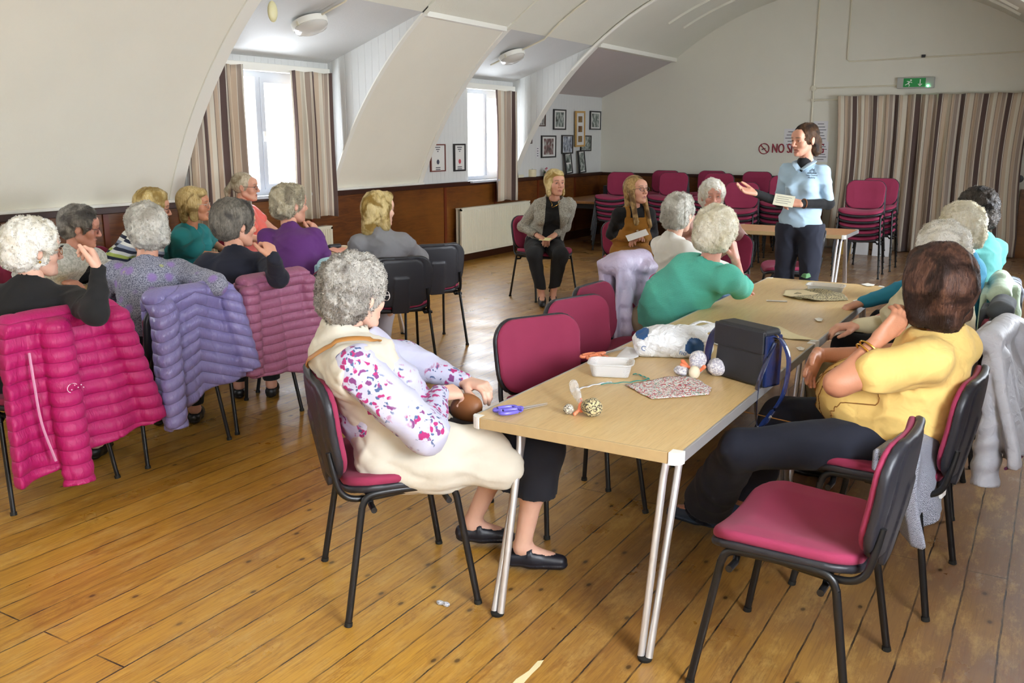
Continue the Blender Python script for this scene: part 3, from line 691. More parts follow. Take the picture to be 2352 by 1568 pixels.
for (px, py, w, h, c, nm, lb) in ((1055, 375, 0.07, 0.08, 'b84a55', 'emblem', 'coloured emblem'), (1008, 366, 0.06, 0.09, '4a4d5c', 'crest', 'grey crest')):
    y, z = wy(px, py)
certs = [q for q in bpy.data.objects if q.get('label', '').find('certificate') >= 0]
for q, c1 in zip(certs, ('b84a55', '4a4d5c')):
    MB().lathe([(0.026, 0), (0.03, 0.0015), (0.026, 0.003)], (0.005, 0.0, -0.05), 14, roty(PI/2)).build('emblem', plain('emblem_'+c1, c1, 0.6), q)
    m = MB()
    for i, (zz, ww) in enumerate(((0.13, 0.055), (0.105, 0.04), (0.08, 0.015), (-0.12, 0.05), (-0.145, 0.05))): m.box((0.0045, -ww, zz-0.006), (0.0055, ww, zz+0.006))
    m.build('print', ink, q)
def shelf_frame(label, px, pyb, w, h, seed, lean, rz, ins):
    y, z = wy(px, pyb); return frame(label, y, DADO+0.012+h/2, w, h, blackf, ins, seed, x=WX+0.045+0.02, t=0.022, lean=lean, tilt=rz, group='frames standing on the dado rail')
shelf_frame('leaning black frame with two photographs one above the other, standing on the rail', 1298, 398, 0.23, 0.33, 40, -0.10, 0.05, [(0, 0.07, 0.16, 0.12), (0, -0.07, 0.16, 0.12)])
shelf_frame('leaning black frame nearest the corner, standing on the rail', 1329, 392, 0.23, 0.36, 44, -0.10, 0.04, [(0, 0, 0.17, 0.29)])
shelf_frame('tiny dark frame on the rail beside the far curtain', 1175, 402, 0.12, 0.19, 47, -0.15, -0.05, [(0, 0, 0.09, 0.15)])
y, z = wy(1236, 350); m = MB(); m.box((WX, y-0.045, z-0.08), (WX+0.004, y+0.045, z+0.08)); o = m.build('small_notice', paper); tag(o, 'small white paper note pinned low on the alcove wall', 'notice')
m = MB(); [m.box((0.0045+WX, y-0.02, z+0.05-i*0.035), (0.0055+WX, y+0.02, z+0.062-i*0.035)) for i in range(4)]; m.build('print', ink, o)
# things on the rail
y, z = wy(1220, 398); e = empty('candle_jar', (WX+0.03, y, DADO+0.005)); tag(e, 'cream jar candle on the dado rail beside the little flowers', 'candle')
MB().lathe([(0.058, 0), (0.063, 0.01), (0.063, 0.10), (0.058, 0.105)], (0, 0, 0), 20).build('jar', plain('cream_wax', 'ddd3b0', 0.35), e, 'auto')
MB().tube([(0, 0, 0.105), (0, 0.003, 0.118)], 0.003, 6).build('wick', M['black_plastic'], e)
y, z = wy(1189, 405); o = MB().box((WX-0.03, y-0.09, DADO+0.005), (WX+0.05, y+0.12, DADO+0.045), b=0.004).build('paper_box', plain('ivory_card', 'ddd8bd', 0.6)); tag(o, 'flat ivory box lying on the dado rail', 'box')
y, z = wy(1244, 400); e = empty('flower_posy', (WX+0.05, y, DADO+0.01)); tag(e, 'little posy of pink and white flowers trailing over the dado rail', 'flowers')
m = MB(); f1 = MB(); f2 = MB()
for i in range(34):
    a = RS.rand()*6.28; r = 0.02+0.07*RS.rand(); c = (0.02+0.03*RS.rand(), r*math.cos(a), 0.03+r*math.sin(a)); m.tube([(0.0, 0, 0.02), c], 0.0035, 5); m.sphere(c, 0.012, 5, (0.4, 1, 1.6))
    (f1 if i % 2 else f2).sphere((c[0]+0.01, c[1]+0.006, c[2]+0.01), 0.014, 5)
m.build('leaves', plain('posy_green', '5a6b4e', 0.7), e, True); f1.build('petals', plain('petal_pink', 'b45a72', 0.7), e, True); f2.build('petals', plain('petal_white', 'cfc6c2', 0.7), e, True)

# ------------------------------------------------------------------ stacking chair (origin on the floor, front towards +Y)
def rrect(P, cx, cz, hx, hz, r, taper=0.0, ax=(0, 2)):
    x = P[:, ax[0]]-cx; z = P[:, ax[1]]-cz
    hw = hx*(1-taper*(z/hz)); q = np.stack([np.abs(x)-hw+r, np.abs(z)-hz+r], -1)
    return np.sqrt((np.maximum(q, 0)**2).sum(1))+np.minimum(q.max(1), 0)-r
BT = math.radians(11)
def back_local(P):                                    # unrolls the tilted, curved backrest: x, depth, height
    z = P[:, 2]-0.44; y = P[:, 1]+0.205
    d = y*math.cos(BT)+z*math.sin(BT); h = z*math.cos(BT)-y*math.sin(BT)
    d = d-0.55*P[:, 0]**2+0.02-0.35*(h-0.17)**2*(h > 0.17)
    return np.stack([P[:, 0], d, h], -1)
def slab(P, q, lo, hi, rnd):                          # intersection of outline distance q with a depth range
    d = np.maximum(lo-P[:, 1], P[:, 1]-hi)+rnd; e = q+rnd
    return np.sqrt(np.maximum(d, 0)**2+np.maximum(e, 0)**2)+np.minimum(np.maximum(d, e), 0)-rnd
def f_pad(P):
    L = back_local(P); q = rrect(L, 0, 0.225, 0.220, 0.168, 0.105, -0.03)
    bul = 0.012*np.clip(-q/0.09, 0, 1)
    L2 = L.copy(); L2[:, 1] -= bul; return slab(L2, q, 0.0, 0.024, 0.010)
def f_shell(P):
    L = back_local(P); q = rrect(L, 0, 0.222, 0.228, 0.178, 0.112, -0.03)
    d = slab(L, q, -0.022, 0.006, 0.008)
    rim = rrect(L, 0, 0.19, 0.165, 0.19, 0.06, 0.05); d = d+0.005*np.exp(-(rim/0.006)**2)
    pl = rrect(L, 0, 0.13, 0.058, 0.13, 0.012, 0.10)
    L3 = L.copy(); L3[:, 1] += 0.006; return np.minimum(d, slab(L3, pl, -0.022, 0.0, 0.003))
def f_seat(P):
    y = P[:, 1]; z = P[:, 2]-0.452; x = P[:, 0]
    z = z+0.9*np.maximum(y-0.10, 0)**2+0.25*np.maximum(-y-0.12, 0)*0-0.5*x*x+0.010*np.exp(-((x)**2+(y+0.03)**2)/0.02)
    q = rrect(np.stack([x, y, z], -1), 0, 0.0, 0.242, 0.215, 0.10, -0.05, (0, 1))
    Q = np.stack([x, z-0.012*np.clip(-q/0.08, 0, 1), y], -1); return slab(Q, q, 0.0, 0.034, 0.013)
def f_seatshell(P):
    y = P[:, 1]; z = P[:, 2]-0.452; x = P[:, 0]
    z = z+0.9*np.maximum(y-0.10, 0)**2-0.5*x*x
    q = rrect(np.stack([x, y, z], -1), 0, 0.0, 0.245, 0.218, 0.10, -0.05, (0, 1))
    return slab(np.stack([x, z, y], -1), q, -0.022, 0.004, 0.008)
PADM = surf(f_pad, np.array([-.26, -.40, .40]), np.array([.26, -.1, .90]), 0.008)
SHM = surf(f_shell, np.array([-.27, -.40, .38]), np.array([.27, -.1, .90]), 0.0075)
SEM = surf(f_seat, np.array([-.28, -.25, .37]), np.array([.28, .25, .53]), 0.008)
SSM = surf(f_seatshell, np.array([-.28, -.25, .37]), np.array([.28, .25, .53]), 0.008)
def make_chair():
    r = empty('stacking_chair')
    mesh('seat', *SEM, M['maroon'], r); mesh('seat_shell', *SSM, M['black_plastic'], r)
    mesh('backrest', *PADM, M['maroon'], r); mesh('back_shell', *SHM, M['black_plastic'], r)
    for sx in (-1, 1):
        x = 0.232*sx
        for sy in (-1, 1):                            # each leg ends in a rubber foot
            ft = np.array([0.262*sx, 0.232*sy, 0.0]); tp = np.array([x, 0.165*sy, 0.408])
            m = MB(); m.tube([ft+[0, 0, 0.004], tp], 0.0122, 12, 0.8, (1, 0, 0)); l = m.build('leg', M['black_metal'], r, True)
            c = MB(); c.tube([ft, ft+(tp-ft)*0.035], [0.0145, 0.0138], 12); c.build('foot_cap', M['rubber'], l, True)
        pts = curve([(x, -0.165, 0.408), (x, -0.150, 0.438), (x, -0.115, 0.452), (x, 0, 0.456), (x, 0.115, 0.452), (x, 0.150, 0.438), (x, 0.165, 0.408)], 5)
        m = MB(); m.tube(pts, 0.0122, 12, 0.8, (1, 0, 0)); m.build('side_rail', M['black_metal'], r, True)
        m = MB(); m.tube(curve([(0.195*sx, 0.02, 0.438), (0.205*sx, -0.16, 0.43), (0.205*sx, -0.225, 0.455), (0.2*sx, -0.248, 0.52), (0.19*sx, -0.262, 0.60)], 5), 0.011, 10, 1.0, (1, 0, 0)); m.build('back_upright', M['black_metal'], r, True)
    for y in (-0.13, 0.13):
        m = MB(); m.tube([(-0.262, y, 0.405), (-0.205, y, 0.405), (-0.19, y, 0.425), (0.19, y, 0.425), (0.205, y, 0.405), (0.262, y, 0.405)], 0.0105, 10); m.build('cross_bar', M['black_metal'], r, True)
    return r
proto_chair = make_chair(); _used = [False]
def place_chair(x, y, rz, label, group=None, z=0.0):
    if not _used[0]: c = proto_chair; _used[0] = True
    else: c = copy_tree(proto_chair)
    c.location = (x, y, z); c.rotation_euler = (0, 0, rz); tag(c, label, 'chair', group); return c
def yaw_to(dx, dy): return math.atan2(-dx, dy)

GL, GM, GR = 'chairs along the left table', 'empty chairs at the middle tables', 'chairs on the right of the middle tables'
place_chair(-0.555, 2.665, math.radians(87.5), 'empty maroon chair nearest the camera at the right foreground, turned towards the table', GR)
place_chair(-0.44, 3.46, math.radians(86), 'maroon chair the woman in yellow sits on, tweed coat over its back', GR)
place_chair(-0.47, 4.42, math.radians(90), 'chair with a white coat on its back, behind the woman in yellow', GR)
place_chair(-0.46, 5.16, math.radians(92), 'chair with a pale green jacket on its back', GR)
place_chair(-0.47, 5.84, math.radians(94), 'chair under the curly dark haired woman in turquoise', GR)
KC = place_chair(-1.965, 2.485, yaw_to(0.28, 0.34), 'chair turned to the table corner that the woman in the quilted gilet sits on')
place_chair(-1.74, 3.43, math.radians(-118), 'empty maroon chair nearest the open corner of the middle table, back towards the left', GM)
place_chair(-1.80, 4.02, math.radians(-108), 'second empty maroon chair along the table, partly hidden by the first', GM)
place_chair(-1.90, 4.52, math.radians(-92), 'third empty maroon chair along the table, only its back edge showing', GM)
place_chair(-1.88, 5.08, math.radians(-97), 'maroon chair under the woman in the turquoise jumper, lilac coat on its back', None)
place_chair(-2.02, 5.80, math.radians(-95), 'chair under the woman in the white top', None)
place_chair(-2.35, 7.35, math.radians(186), 'chair under the white haired woman facing the camera at the table end', None)
place_chair(-4.50, 8.25, yaw_to(0.9, -0.42), 'chair under the woman in the grey blazer, in the open floor', None)
place_chair(-3.45, 8.05, yaw_to(0.62, -0.78), 'chair under the woman in the mustard pinafore', None)
place_chair(-2.03, 8.32, yaw_to(-0.93, -0.37), 'empty maroon chair behind the standing speaker', None)
place_chair(-4.02, 5.10, yaw_to(-0.8, 0.6), 'black backed chair under the woman in the grey jumper, back towards the camera', None)
place_chair(-4.27, 5.85, yaw_to(-0.85, 0.52), 'empty black backed chair just beyond the woman in the grey jumper', None)
place_chair(-4.02, 2.37, math.radians(90), 'chair draped with the bright pink puffer jacket', GL)
place_chair(-4.00, 3.06, math.radians(89), 'chair draped with the lilac blue puffer jacket', GL)
place_chair(-4.03, 3.66, math.radians(91), 'chair draped with the dusky mauve puffer jacket', GL)
place_chair(-4.10, 4.34, math.radians(88), 'chair draped with the pale blue rain jacket', GL)
for (x, y, a, lb) in ((-5.72, 3.45, -90, 'chair against the panelling under the woman in the grey cardigan'), (-5.85, 4.16, -88, 'chair against the panelling under the woman in the striped jumper'), (-5.9, 4.82, -92, 'chair against the panelling under the woman in the teal blouse'), (-5.98, 5.72, -100, 'chair under the pony-tailed woman in coral')):
    place_chair(x, y, math.radians(a), lb, 'chairs on the wall side of the left table')

# stacked chairs along the end wall
stacks = [  # x, y, count, yaw, where
    (-5.58, 12.45, 5, 181, 'beside the corner table'),
    (-4.88, 12.75, 5, 180, 'second from the left in the front row'),
    (-4.22, 12.80, 5, 179, 'third from the left in the front row'),
    (-3.56, 11.80, 4, 186, 'standing forward behind the white haired woman'),
    (-3.14, 12.35, 5, 180, 'just left of the standing speaker'),
    (-1.98, 11.55, 5, 183, 'right of the speaker'),
    (-5.28, 13.45, 5, 180, 'at the left end of the back row'),
    (-4.62, 13.70, 5, 180, 'second from the left in the back row'),
    (-3.92, 13.70, 5, 180, 'middle of the back row'),
    (-3.25, 13.70, 5, 180, 'right of the middle in the back row'),
    (-1.95, 12.30, 5, 180, 'rearmost stack beside the doorway curtain')]
ordn = ['bottom', 'second lowest', 'third lowest', 'fourth lowest', 'fifth']
for (x, y, n, a, wh) in stacks:
    a = math.radians(a); f = np.array([-math.sin(a), math.cos(a)])
    for k in range(n):
        nm = 'top' if k == n-1 else ordn[k]
        q = f*0.018*k
        place_chair(x+q[0], y+q[1], a, '%s maroon chair of the stack %s' % (nm, wh), 'stacked maroon chairs by the end wall', z=0.074*k)

# ------------------------------------------------------------------ tables
def folding_table(x0, x1, y0, y1, label, H=0.71, top='table_top', legs=True, rz=0.0):
    c = ((x0+x1)/2, (y0+y1)/2); w, l = (x1-x0)/2, (y1-y0)/2
    e = empty('folding_table', (c[0], c[1], 0), rz); tag(e, label, 'table')
    R_ = 0.034; pts = []
    for (qx, qy, a0) in ((w-R_, l-R_, 0), (-w+R_, l-R_, PI/2), (-w+R_, -l+R_, PI), (w-R_, -l+R_, 1.5*PI)): pts += [(qx+(R_-0.004)*math.cos(a0+k*PI/12), qy+(R_-0.004)*math.sin(a0+k*PI/12), H-0.034) for k in range(7)]
    MB().poly(pts, 0.034, (0, 0, 1)).build('tabletop', M[top], e)
    for sx in (-1, 1): MB().box((min(sx*(w-0.008), sx*w), -l+0.04, H-0.036), (max(sx*(w-0.008), sx*w), l-0.04, H+0.001), b=0.002).build('edge_strip', M['alu'], e)
    for sy in (-1, 1): MB().box((-w+0.04, min(sy*(l-0.008), sy*l), H-0.036), (w-0.04, max(sy*(l-0.008), sy*l), H+0.0005), b=0.002).build('edge_strip', M['table_edge'], e)
    for sx in (-1, 1):
        for sy in (-1, 1):
            m = MB(); x, y = sx*w, sy*l; R = 0.036; V = []; cx, cy_ = x-sx*R, y-sy*R
            pr = [(cx-sx*0.0, y), (x, cy_)]; pts = [(cx, cy_)]+[(cx+sx*(R+0.002)*math.cos(a), cy_+sy*(R+0.002)*math.sin(a)) for a in np.linspace(0, PI/2, 7)]
            if sx*sy < 0: pts = pts[::-1]
            m.poly([(p[0], p[1], H-0.038) for p in pts], 0.0392, (0, 0, 1)); m.build('corner_cap', M['white_plastic'], e)
    if legs:
        for sy in (-1, 1):
            for sx in (-1, 1):
                fx = sx*(w-0.10); ftop = sy*(l-0.17); fy = sy*(l+0.0)
                lg = MB(); lg.tube(curve([(fx*0.62, ftop-sy*0.03, H-0.045), (fx-sx*0.03, ftop-sy*0.0, H-0.045), (fx-sx*0.004, ftop+sy*0.008, H-0.075), (fx-sx*0.006, ftop+sy*0.02, H-0.14)], 5)+[np.array((fx-sx*0.008, fy-sy*0.02, 0.01))], 0.0125, 10)
                lo = lg.build('leg', M['chrome'], e, True)
                lg = MB(); lg.tube(curve([(fx*0.62, ftop-sy*0.12, H-0.045), (fx+sx*0.02, ftop-sy*0.10, H-0.045), (fx+sx*0.02, ftop-sy*0.06, H-0.07), (fx+sx*0.019, ftop-sy*0.04, H-0.14)], 5)+[np.array((fx+sx*0.018, fy-sy*0.022, 0.01))], 0.0125, 10)
                lg.build('brace_tube', M['chrome'], lo, True)
                MB().lathe([(0.022, 0), (0.025, 0.010), (0.018, 0.014)], (fx+sx*0.005, fy-sy*0.02, 0), 14).build('foot', M['rubber'], lo, 'auto')
            MB().box((-w*0.6, sy*(l-0.2)-0.02, H-0.06), (w*0.6, sy*(l-0.2)+0.02, H-0.034), b=0.004).build('hinge_rail', M['cream_pl'], e)
    return e
folding_table(-1.61, -0.87, 2.445, 4.20, 'near oak-look folding table with the scissors and handbag on it')
folding_table(-1.61, -0.87, 4.215, 6.09, 'far oak-look folding table with the leopard print cloth and pen, butted to the near one')
folding_table(-5.28, -4.54, 1.75, 3.55, 'oak-look folding table at the left edge between the seated women')
folding_table(-5.28, -4.54, 3.565, 6.05, 'further table of the left group, end showing beside the woman in purple')
folding_table(-2.95, -1.72, 9.25, 9.95, 'small table with an orange-tan top behind the speaker', H=0.70, top='table_top2')
# corner table
e = empty('corner_table', (-6.15, 13.35, 0)); tag(e, 'dark brown trestle table in the far corner below the pictures', 'table')
MB().box((-0.45, -1.0, 0.66), (0.45, 0.9, 0.70), b=0.006).build('tabletop', M['table_dark'], e)
for sx in (-1, 1):
    for sy in (-1, 1): MB().box((sx*0.38-0.02, sy*0.82-0.02, 0), (sx*0.38+0.02, sy*0.82+0.02, 0.66)).build('leg', M['black_metal'], e)
MB().box((-0.40, -0.85, 0.58), (0.40, 0.85, 0.66)).build('apron', M['black_plastic'], e)
e = empty('tape_recorder', (-6.25, 14.0, 0.70)); tag(e, 'black box with a pale lid on the corner table', 'box')
MB().box((-0.17, -0.22, 0), (0.17, 0.22, 0.16), b=0.01).build('body', M['black_plastic'], e); MB().box((-0.13, -0.16, 0.16), (0.13, 0.16, 0.20), b=0.006).build('lid', plain('grey_card', '8f9188', 0.6), e)
# cable and plug box under the corner table
o = MB().box((-5.35, 12.1, 0.0), (-5.15, 12.3, 0.10), b=0.01).build('extension_reel', M['black_plastic']); tag(o, 'black extension socket box on the floor near the corner', 'socket')
MB().tube(curve([(-5.25, 12.3, 0.03), (-5.4, 12.8, 0.015), (-5.75, 13.0, 0.3), (-5.72, 13.4, 0.62)], 8), 0.006, 6).build('cable', M['white_plastic'], None, True)['label'] = 'thin pale cable hanging from the corner table'
bpy.data.objects['cable']['category'] = 'cable'
for i, (x, y, w, h, c) in enumerate(((-2.55, 13.6, 0.2, 0.62, 'c7a24e'), (-2.35, 13.7, 0.25, 0.66, 'd4d6da'), (-2.05, 13.65, 0.22, 0.64, 'dfe0e2'))):
    o = MB().box((x-w/2, y-0.03, 0), (x+w/2, y+0.03, h), rotx(-0.06), (x, y, 0)).build('leaning_board', plain('board_%d' % i, c, 0.6)); tag(o, ('yellowish', 'grey-white', 'white')[i]+' board standing on the floor behind the chairs by the curtain', 'board')

# ------------------------------------------------------------------ people
def nrm(v): v = np.array(v, float); return v/(np.linalg.norm(v)+1e-12)
def hand(W, d, n, thumb, curl=0.35, spread=0.10, sc=1.0, point=None):
    """W wrist, d towards the fingers, n out of the palm, thumb = +1/-1 along n x d"""
    d = nrm(d); n = nrm(np.array(n)-d*np.dot(n, d)); s = np.cross(n, d)*thumb; W = np.array(W, float); P = []; q = sc
    off = [0.027, 0.009, -0.009, -0.026]; L = [0.069, 0.077, 0.071, 0.056]; kb = [0.088, 0.091, 0.087, 0.079]
    for i in range(4):
        P.append(cap(W+s*off[i]*0.6*q, W+(d*kb[i]+s*off[i])*q, 0.0165*q, 0.0125*q))
    P.append(ell(W+(d*0.035+s*0.022+n*0.008)*q, 0.019*q))
    palm = list(P); fingers = []
    for i in range(4):
        c = (curl[i] if hasattr(curl, '__len__') else curl*(1+0.12*i)); a = W+(d*kb[i]+s*off[i])*q; fd = nrm(d+s*spread*(1.5-i)*0.8)
        ang = 0.0; f = []
        for k, (fr_, r0, r1) in enumerate(((0.45, 0.0105, 0.0094), (0.31, 0.0094, 0.0086), (0.24, 0.0086, 0.0072))):
            ang += c*(0.9 if k == 0 else 1.05 if k == 1 else 0.6); v = fd*math.cos(ang)+n*math.sin(ang); b = a+v*L[i]*fr_*q
            f.append(cap(a, b, r0*q, r1*q)); a = b
        fingers.append(f)
    a = W+(d*0.022+s*0.022+n*0.006)*q; t = []
    v = nrm(d*0.75+s*0.62+n*0.25); b = a+v*0.044*q; t.append(cap(a, b, 0.0165*q, 0.0125*q)); v2 = nrm(d*0.95+s*0.30+n*0.30); c2 = b+v2*0.033*q; t.append(cap(b, c2, 0.012*q, 0.0105*q)); v3 = nrm(d*1.0+s*0.08+n*0.30); t.append(cap(c2, c2+v3*0.026*q, 0.0105*q, 0.0085*q))
    fingers.append(t)
    return palm, fingers
def hand_mesh(W, el, d, n, thumb, curl, spread, sc, h=0.0042, fore=0.07):
    palm, fg = hand(W, d, n, thumb, curl, spread, sc); e = nrm(np.array(el)-W)
    palm.append(cap(W+e*fore, W, 0.030*sc, 0.0245*sc, n, 1.25))
    allp = palm+[p for f in fg for p in f]; lo, hi = bounds(allp, 0.012)
    def f(P):
        dd = union(palm, P, 0.014)
        for g in fg: dd = smin(dd, union(g, P, 0.004), 0.005)
        return dd
    return surf(f, lo, hi, h)
def tq(pts, r, n=8):                                  # open tube as quads (for joining)
    m = MB(); m.tube(pts, r, n, cap=False); return np.array(m.V), np.array(m.F)
def ball(c, r, n=8, sc=(1, 1, 1)):
    V = []; F = []
    for i in range(n+1):
        for k in range(2*n): a = PI*i/n; b = PI*k/n; V.append((c[0]+r*sc[0]*(math.sin(a)*math.cos(b)), c[1]+r*sc[1]*(math.sin(a)*math.sin(b)), c[2]+r*sc[2]*math.cos(a)))
    for i in range(n):
        for k in range(2*n): k2 = (k+1) % (2*n); F.append((i*2*n+k, (i+1)*2*n+k, (i+1)*2*n+k2, i*2*n+k2))
    return np.array(V), np.array(F)

def head_prims(w=1.0, old=0.0, mouth=0.0):
    A = [ell((0, -0.018, 0.030), (0.075*w, 0.093, 0.086)), cap((0, 0.036, 0.028), (0, 0.046, -0.058), 0.058*w, 0.043*w), cap((0, 0.018, -0.052), (0, 0.060, -0.088), 0.050*w, 0.026),
         ell((0.035*w, 0.060, -0.026), (0.027, 0.025, 0.026)), ell((-0.035*w, 0.060, -0.026), (0.027, 0.025, 0.026)), cap((-0.034, 0.079, 0.021), (0.034, 0.079, 0.021), 0.013), ell((0, 0.072, 0.046), (0.05*w, 0.025, 0.03)),
         cap((0.045*w, 0.0, -0.055), (0.02, 0.055, -0.092), 0.018, 0.014), cap((-0.045*w, 0.0, -0.055), (-0.02, 0.055, -0.092), 0.018, 0.014)]
    return A
def head_sdf(P, w, mouth, age):
    d = union(head_prims(w), P, 0.022)
    for sx in (-1, 1): d = smax(d, -prim(ell((0.032*sx, 0.102, 0.001), (0.020, 0.020, 0.0125)), P), 0.012)
    nose = [cap((0, 0.092, 0.010), (0, 0.1115, -0.030), 0.0075, 0.0105), ell((0.0115, 0.100, -0.035), (0.0085, 0.010, 0.0075)), ell((-0.0115, 0.100, -0.035), (0.0085, 0.010, 0.0075)), cap((0, 0.088, 0.018), (0, 0.094, 0.005), 0.010, 0.008)]
    d = smin(d, union(nose, P, 0.006), 0.007)
    ch = ell((0, 0.081, -0.098), (0.019, 0.015, 0.014)); d = smin(d, prim(ch, P), 0.012)
    lips = [cap((-0.019, 0.086, -0.0625), (0.019, 0.086, -0.0625), 0.0062), cap((0, 0.0915, -0.061), (0, 0.0915, -0.061), 0.0075), cap((-0.015, 0.087, -0.0735-mouth*0.010), (0.015, 0.087, -0.0735-mouth*0.010), 0.0072)]
    d = smin(d, union(lips, P, 0.006), 0.005)
    d = smax(d, -(prim(cap((-0.021, 0.098, -0.0675-mouth*0.004), (0.021, 0.098, -0.0675-mouth*0.004), 0.0042+mouth*0.006, None, (0, 1, 0), 0.6), P)), 0.004)
    for sx in (-1, 1):
        ear = ell((0.077*w*sx, -0.008, -0.006), (0.010, 0.019, 0.031), rotx(0.18)@rotz(-0.35*sx)); e = smin(d, prim(ear, P), 0.006)
        d = smax(e, -prim(ell((0.087*w*sx, -0.004, -0.003), (0.006, 0.010, 0.018)), P), 0.004)
    if age: 
        near = np.exp(-((P[:, 1]-0.06)**2)/0.004)
        d = d+age*near*0.0009*np.sin(P[:, 2]*520+12*np.sin(P[:, 0]*50))*(P[:, 2] > 0.03)+age*0.0011*near*noise(P, 130, 3)
        for sx in (-1, 1): d = smax(d, -prim(cap((0.019*sx, 0.103, -0.038), (0.032*sx, 0.090, -0.072), 0.003), P), 0.006)
    return d

def make_head(o, skm, det, w=1.0, mouth=0.0, age=0.0, brow='brow', gaze=(0, 0)):
    """head meshes in head space: list of (V,F,mi)"""
    h = 0.0042 if det else 0.007
    V, F = surf(lambda P: head_sdf(P, w, mouth, age), np.array([-0.105, -0.125, -0.125]), np.array([0.105, 0.135, 0.13]), h)
    x, y, z = V.T; zu = -0.0585-0.10*np.abs(x)+0.004*np.exp(-((np.abs(x)-0.006)/0.004)**2); zl = -0.0795-mouth*0.012+0.35*np.abs(x)
    lip = np.clip((0.024-np.abs(x))/0.004, 0, 1)*np.clip((y-0.080)/0.004, 0, 1)*np.clip((zu-z)/0.002, 0, 1)*np.clip((z-zl)/0.003, 0, 1)
    bz = 0.0255+0.10*np.minimum(np.abs(x)-0.02, 0.016)-0.45*np.maximum(np.abs(x)-0.040, 0)
    br = np.clip((0.0048-np.abs(z-bz))/0.003, 0, 1)*np.clip((np.abs(x)-0.011)/0.003, 0, 1)*np.clip((0.052-np.abs(x))/0.004, 0, 1)*(y > 0.05)
    ck = 0.5*np.exp(-((np.abs(x)-0.042)**2+(z+0.028)**2)/0.00035)*(y > 0.03)+0.3*np.exp(-(x**2+(z+0.03)**2)/0.0002)*(y > 0.09)
    MASK = np.stack([lip, br, ck], -1); mi = np.zeros(len(F), int); out = [(V, F, mi)]
    for sx in (-1, 1):
        ec = np.array((0.032*sx, 0.0765, 0.0015)); out.append((*ball(ec, 0.0128), 2))
        g = nrm((gaze[0], 1, gaze[1])); out.append((*ball(ec+g*0.0085, 0.0058, 6), 3))
        up_ = [ec+np.array((t*0.0135, 0.0122-0.006*t*t, 0.0052-0.0045*t*t)) for t in np.linspace(-1, 1, 7)]; out.append((*tq(up_, [0.0022, 0.0036, 0.0042, 0.0044, 0.0042, 0.0036, 0.0022], 6), 0))
        lo_ = [ec+np.array((t*0.0130, 0.0115-0.006*t*t, -0.0062+0.0035*t*t)) for t in np.linspace(-1, 1, 7)]; out.append((*tq(lo_, [0.002, 0.003, 0.0035, 0.0035, 0.0035, 0.003, 0.002], 6), 0))
        out.append((*tq([q+np.array((0, 0.0035, -0.0012)) for q in up_], [0.0008, 0.0011, 0.0013, 0.0014, 0.0013, 0.0012, 0.001], 5), 4))
    return out, MASK

def flow_strands(V, F, n, length, style, rs, sdf, width=0.0010):
    """thin ribbons that walk over the hair surface, following its fall"""
    n = int(n*1.7); a, b, c = V[F[:, 0]], V[F[:, 1]], V[F[:, 2]]; N = np.cross(b-a, c-a); ar = np.linalg.norm(N, axis=1)+1e-12
    I = rs.choice(len(F), n, p=ar/ar.sum()); t = rs.rand(n, 1); p = a[I]*(1-t)+c[I]*t
    K = 6; Ls = length*(0.5+rs.rand(n, 1)); lift = {'curly': 0.0055, 'wavy': 0.0035, 'back': 0.0006}.get(style, 0.0012)*(0.3+rs.rand(n, 1)*1.1)
    bend = rs.randn(n, 1)*{'curly': 1.1, 'wavy': 0.35, 'back': 0.03}.get(style, 0.05); r0 = rs.randn(n, 3)*{'curly': 0.9, 'wavy': 0.28, 'back': 0.03}.get(style, 0.06)
    pts = []; sds = []; e = 0.0015
    for k in range(K):
        d = sdf(p); G = np.stack([sdf(p+np.eye(3)[q]*e)-d for q in range(3)], -1)/e; G /= np.linalg.norm(G, axis=1)[:, None]+1e-9
        if k: p = p-G*(d[:, None]-lift*math.sin(PI*min(1, 0.15+k/(K-1)))+(0.0016 if k == K-1 and style != 'curly' else 0))
        if style == 'back': f = np.stack([-p[:, 0]*5, -0.9+0*p[:, 0], -0.2-6*np.maximum(p[:, 2], 0)*0+0*p[:, 0]], -1); low = p[:, 1] < -0.11; f[low] = (0, -0.15, -1)
        else: f = p-np.array([0, -0.02, 0.125]); f[:, 2] = np.minimum(f[:, 2], 0)*1.2-0.035; f /= np.linalg.norm(f, axis=1)[:, None]+1e-9
        f = f+r0; f = f-G*(f*G).sum(1)[:, None]; f /= np.linalg.norm(f, axis=1)[:, None]+1e-9
        sd = np.cross(G, f); th = bend*k; f = f*np.cos(th)+sd*np.sin(th); sd = np.cross(G, f)
        pts.append(p); sds.append(sd); p = p+f*Ls/(K-1)
    VV = []
    wr_ = 0.6+0.8*rs.rand(n, 1)
    for k in range(K): wv = width*(1-0.7*(k/(K-1)))*wr_; VV += [pts[k]-sds[k]*wv, pts[k]+sds[k]*wv]
    VV = np.stack(VV, 1).reshape(-1, 3); base = np.arange(n)*(2*K)
    return VV, np.concatenate([np.stack([base+2*k, base+2*k+1, base+2*k+3, base+2*k+2], -1) for k in range(K-1)])

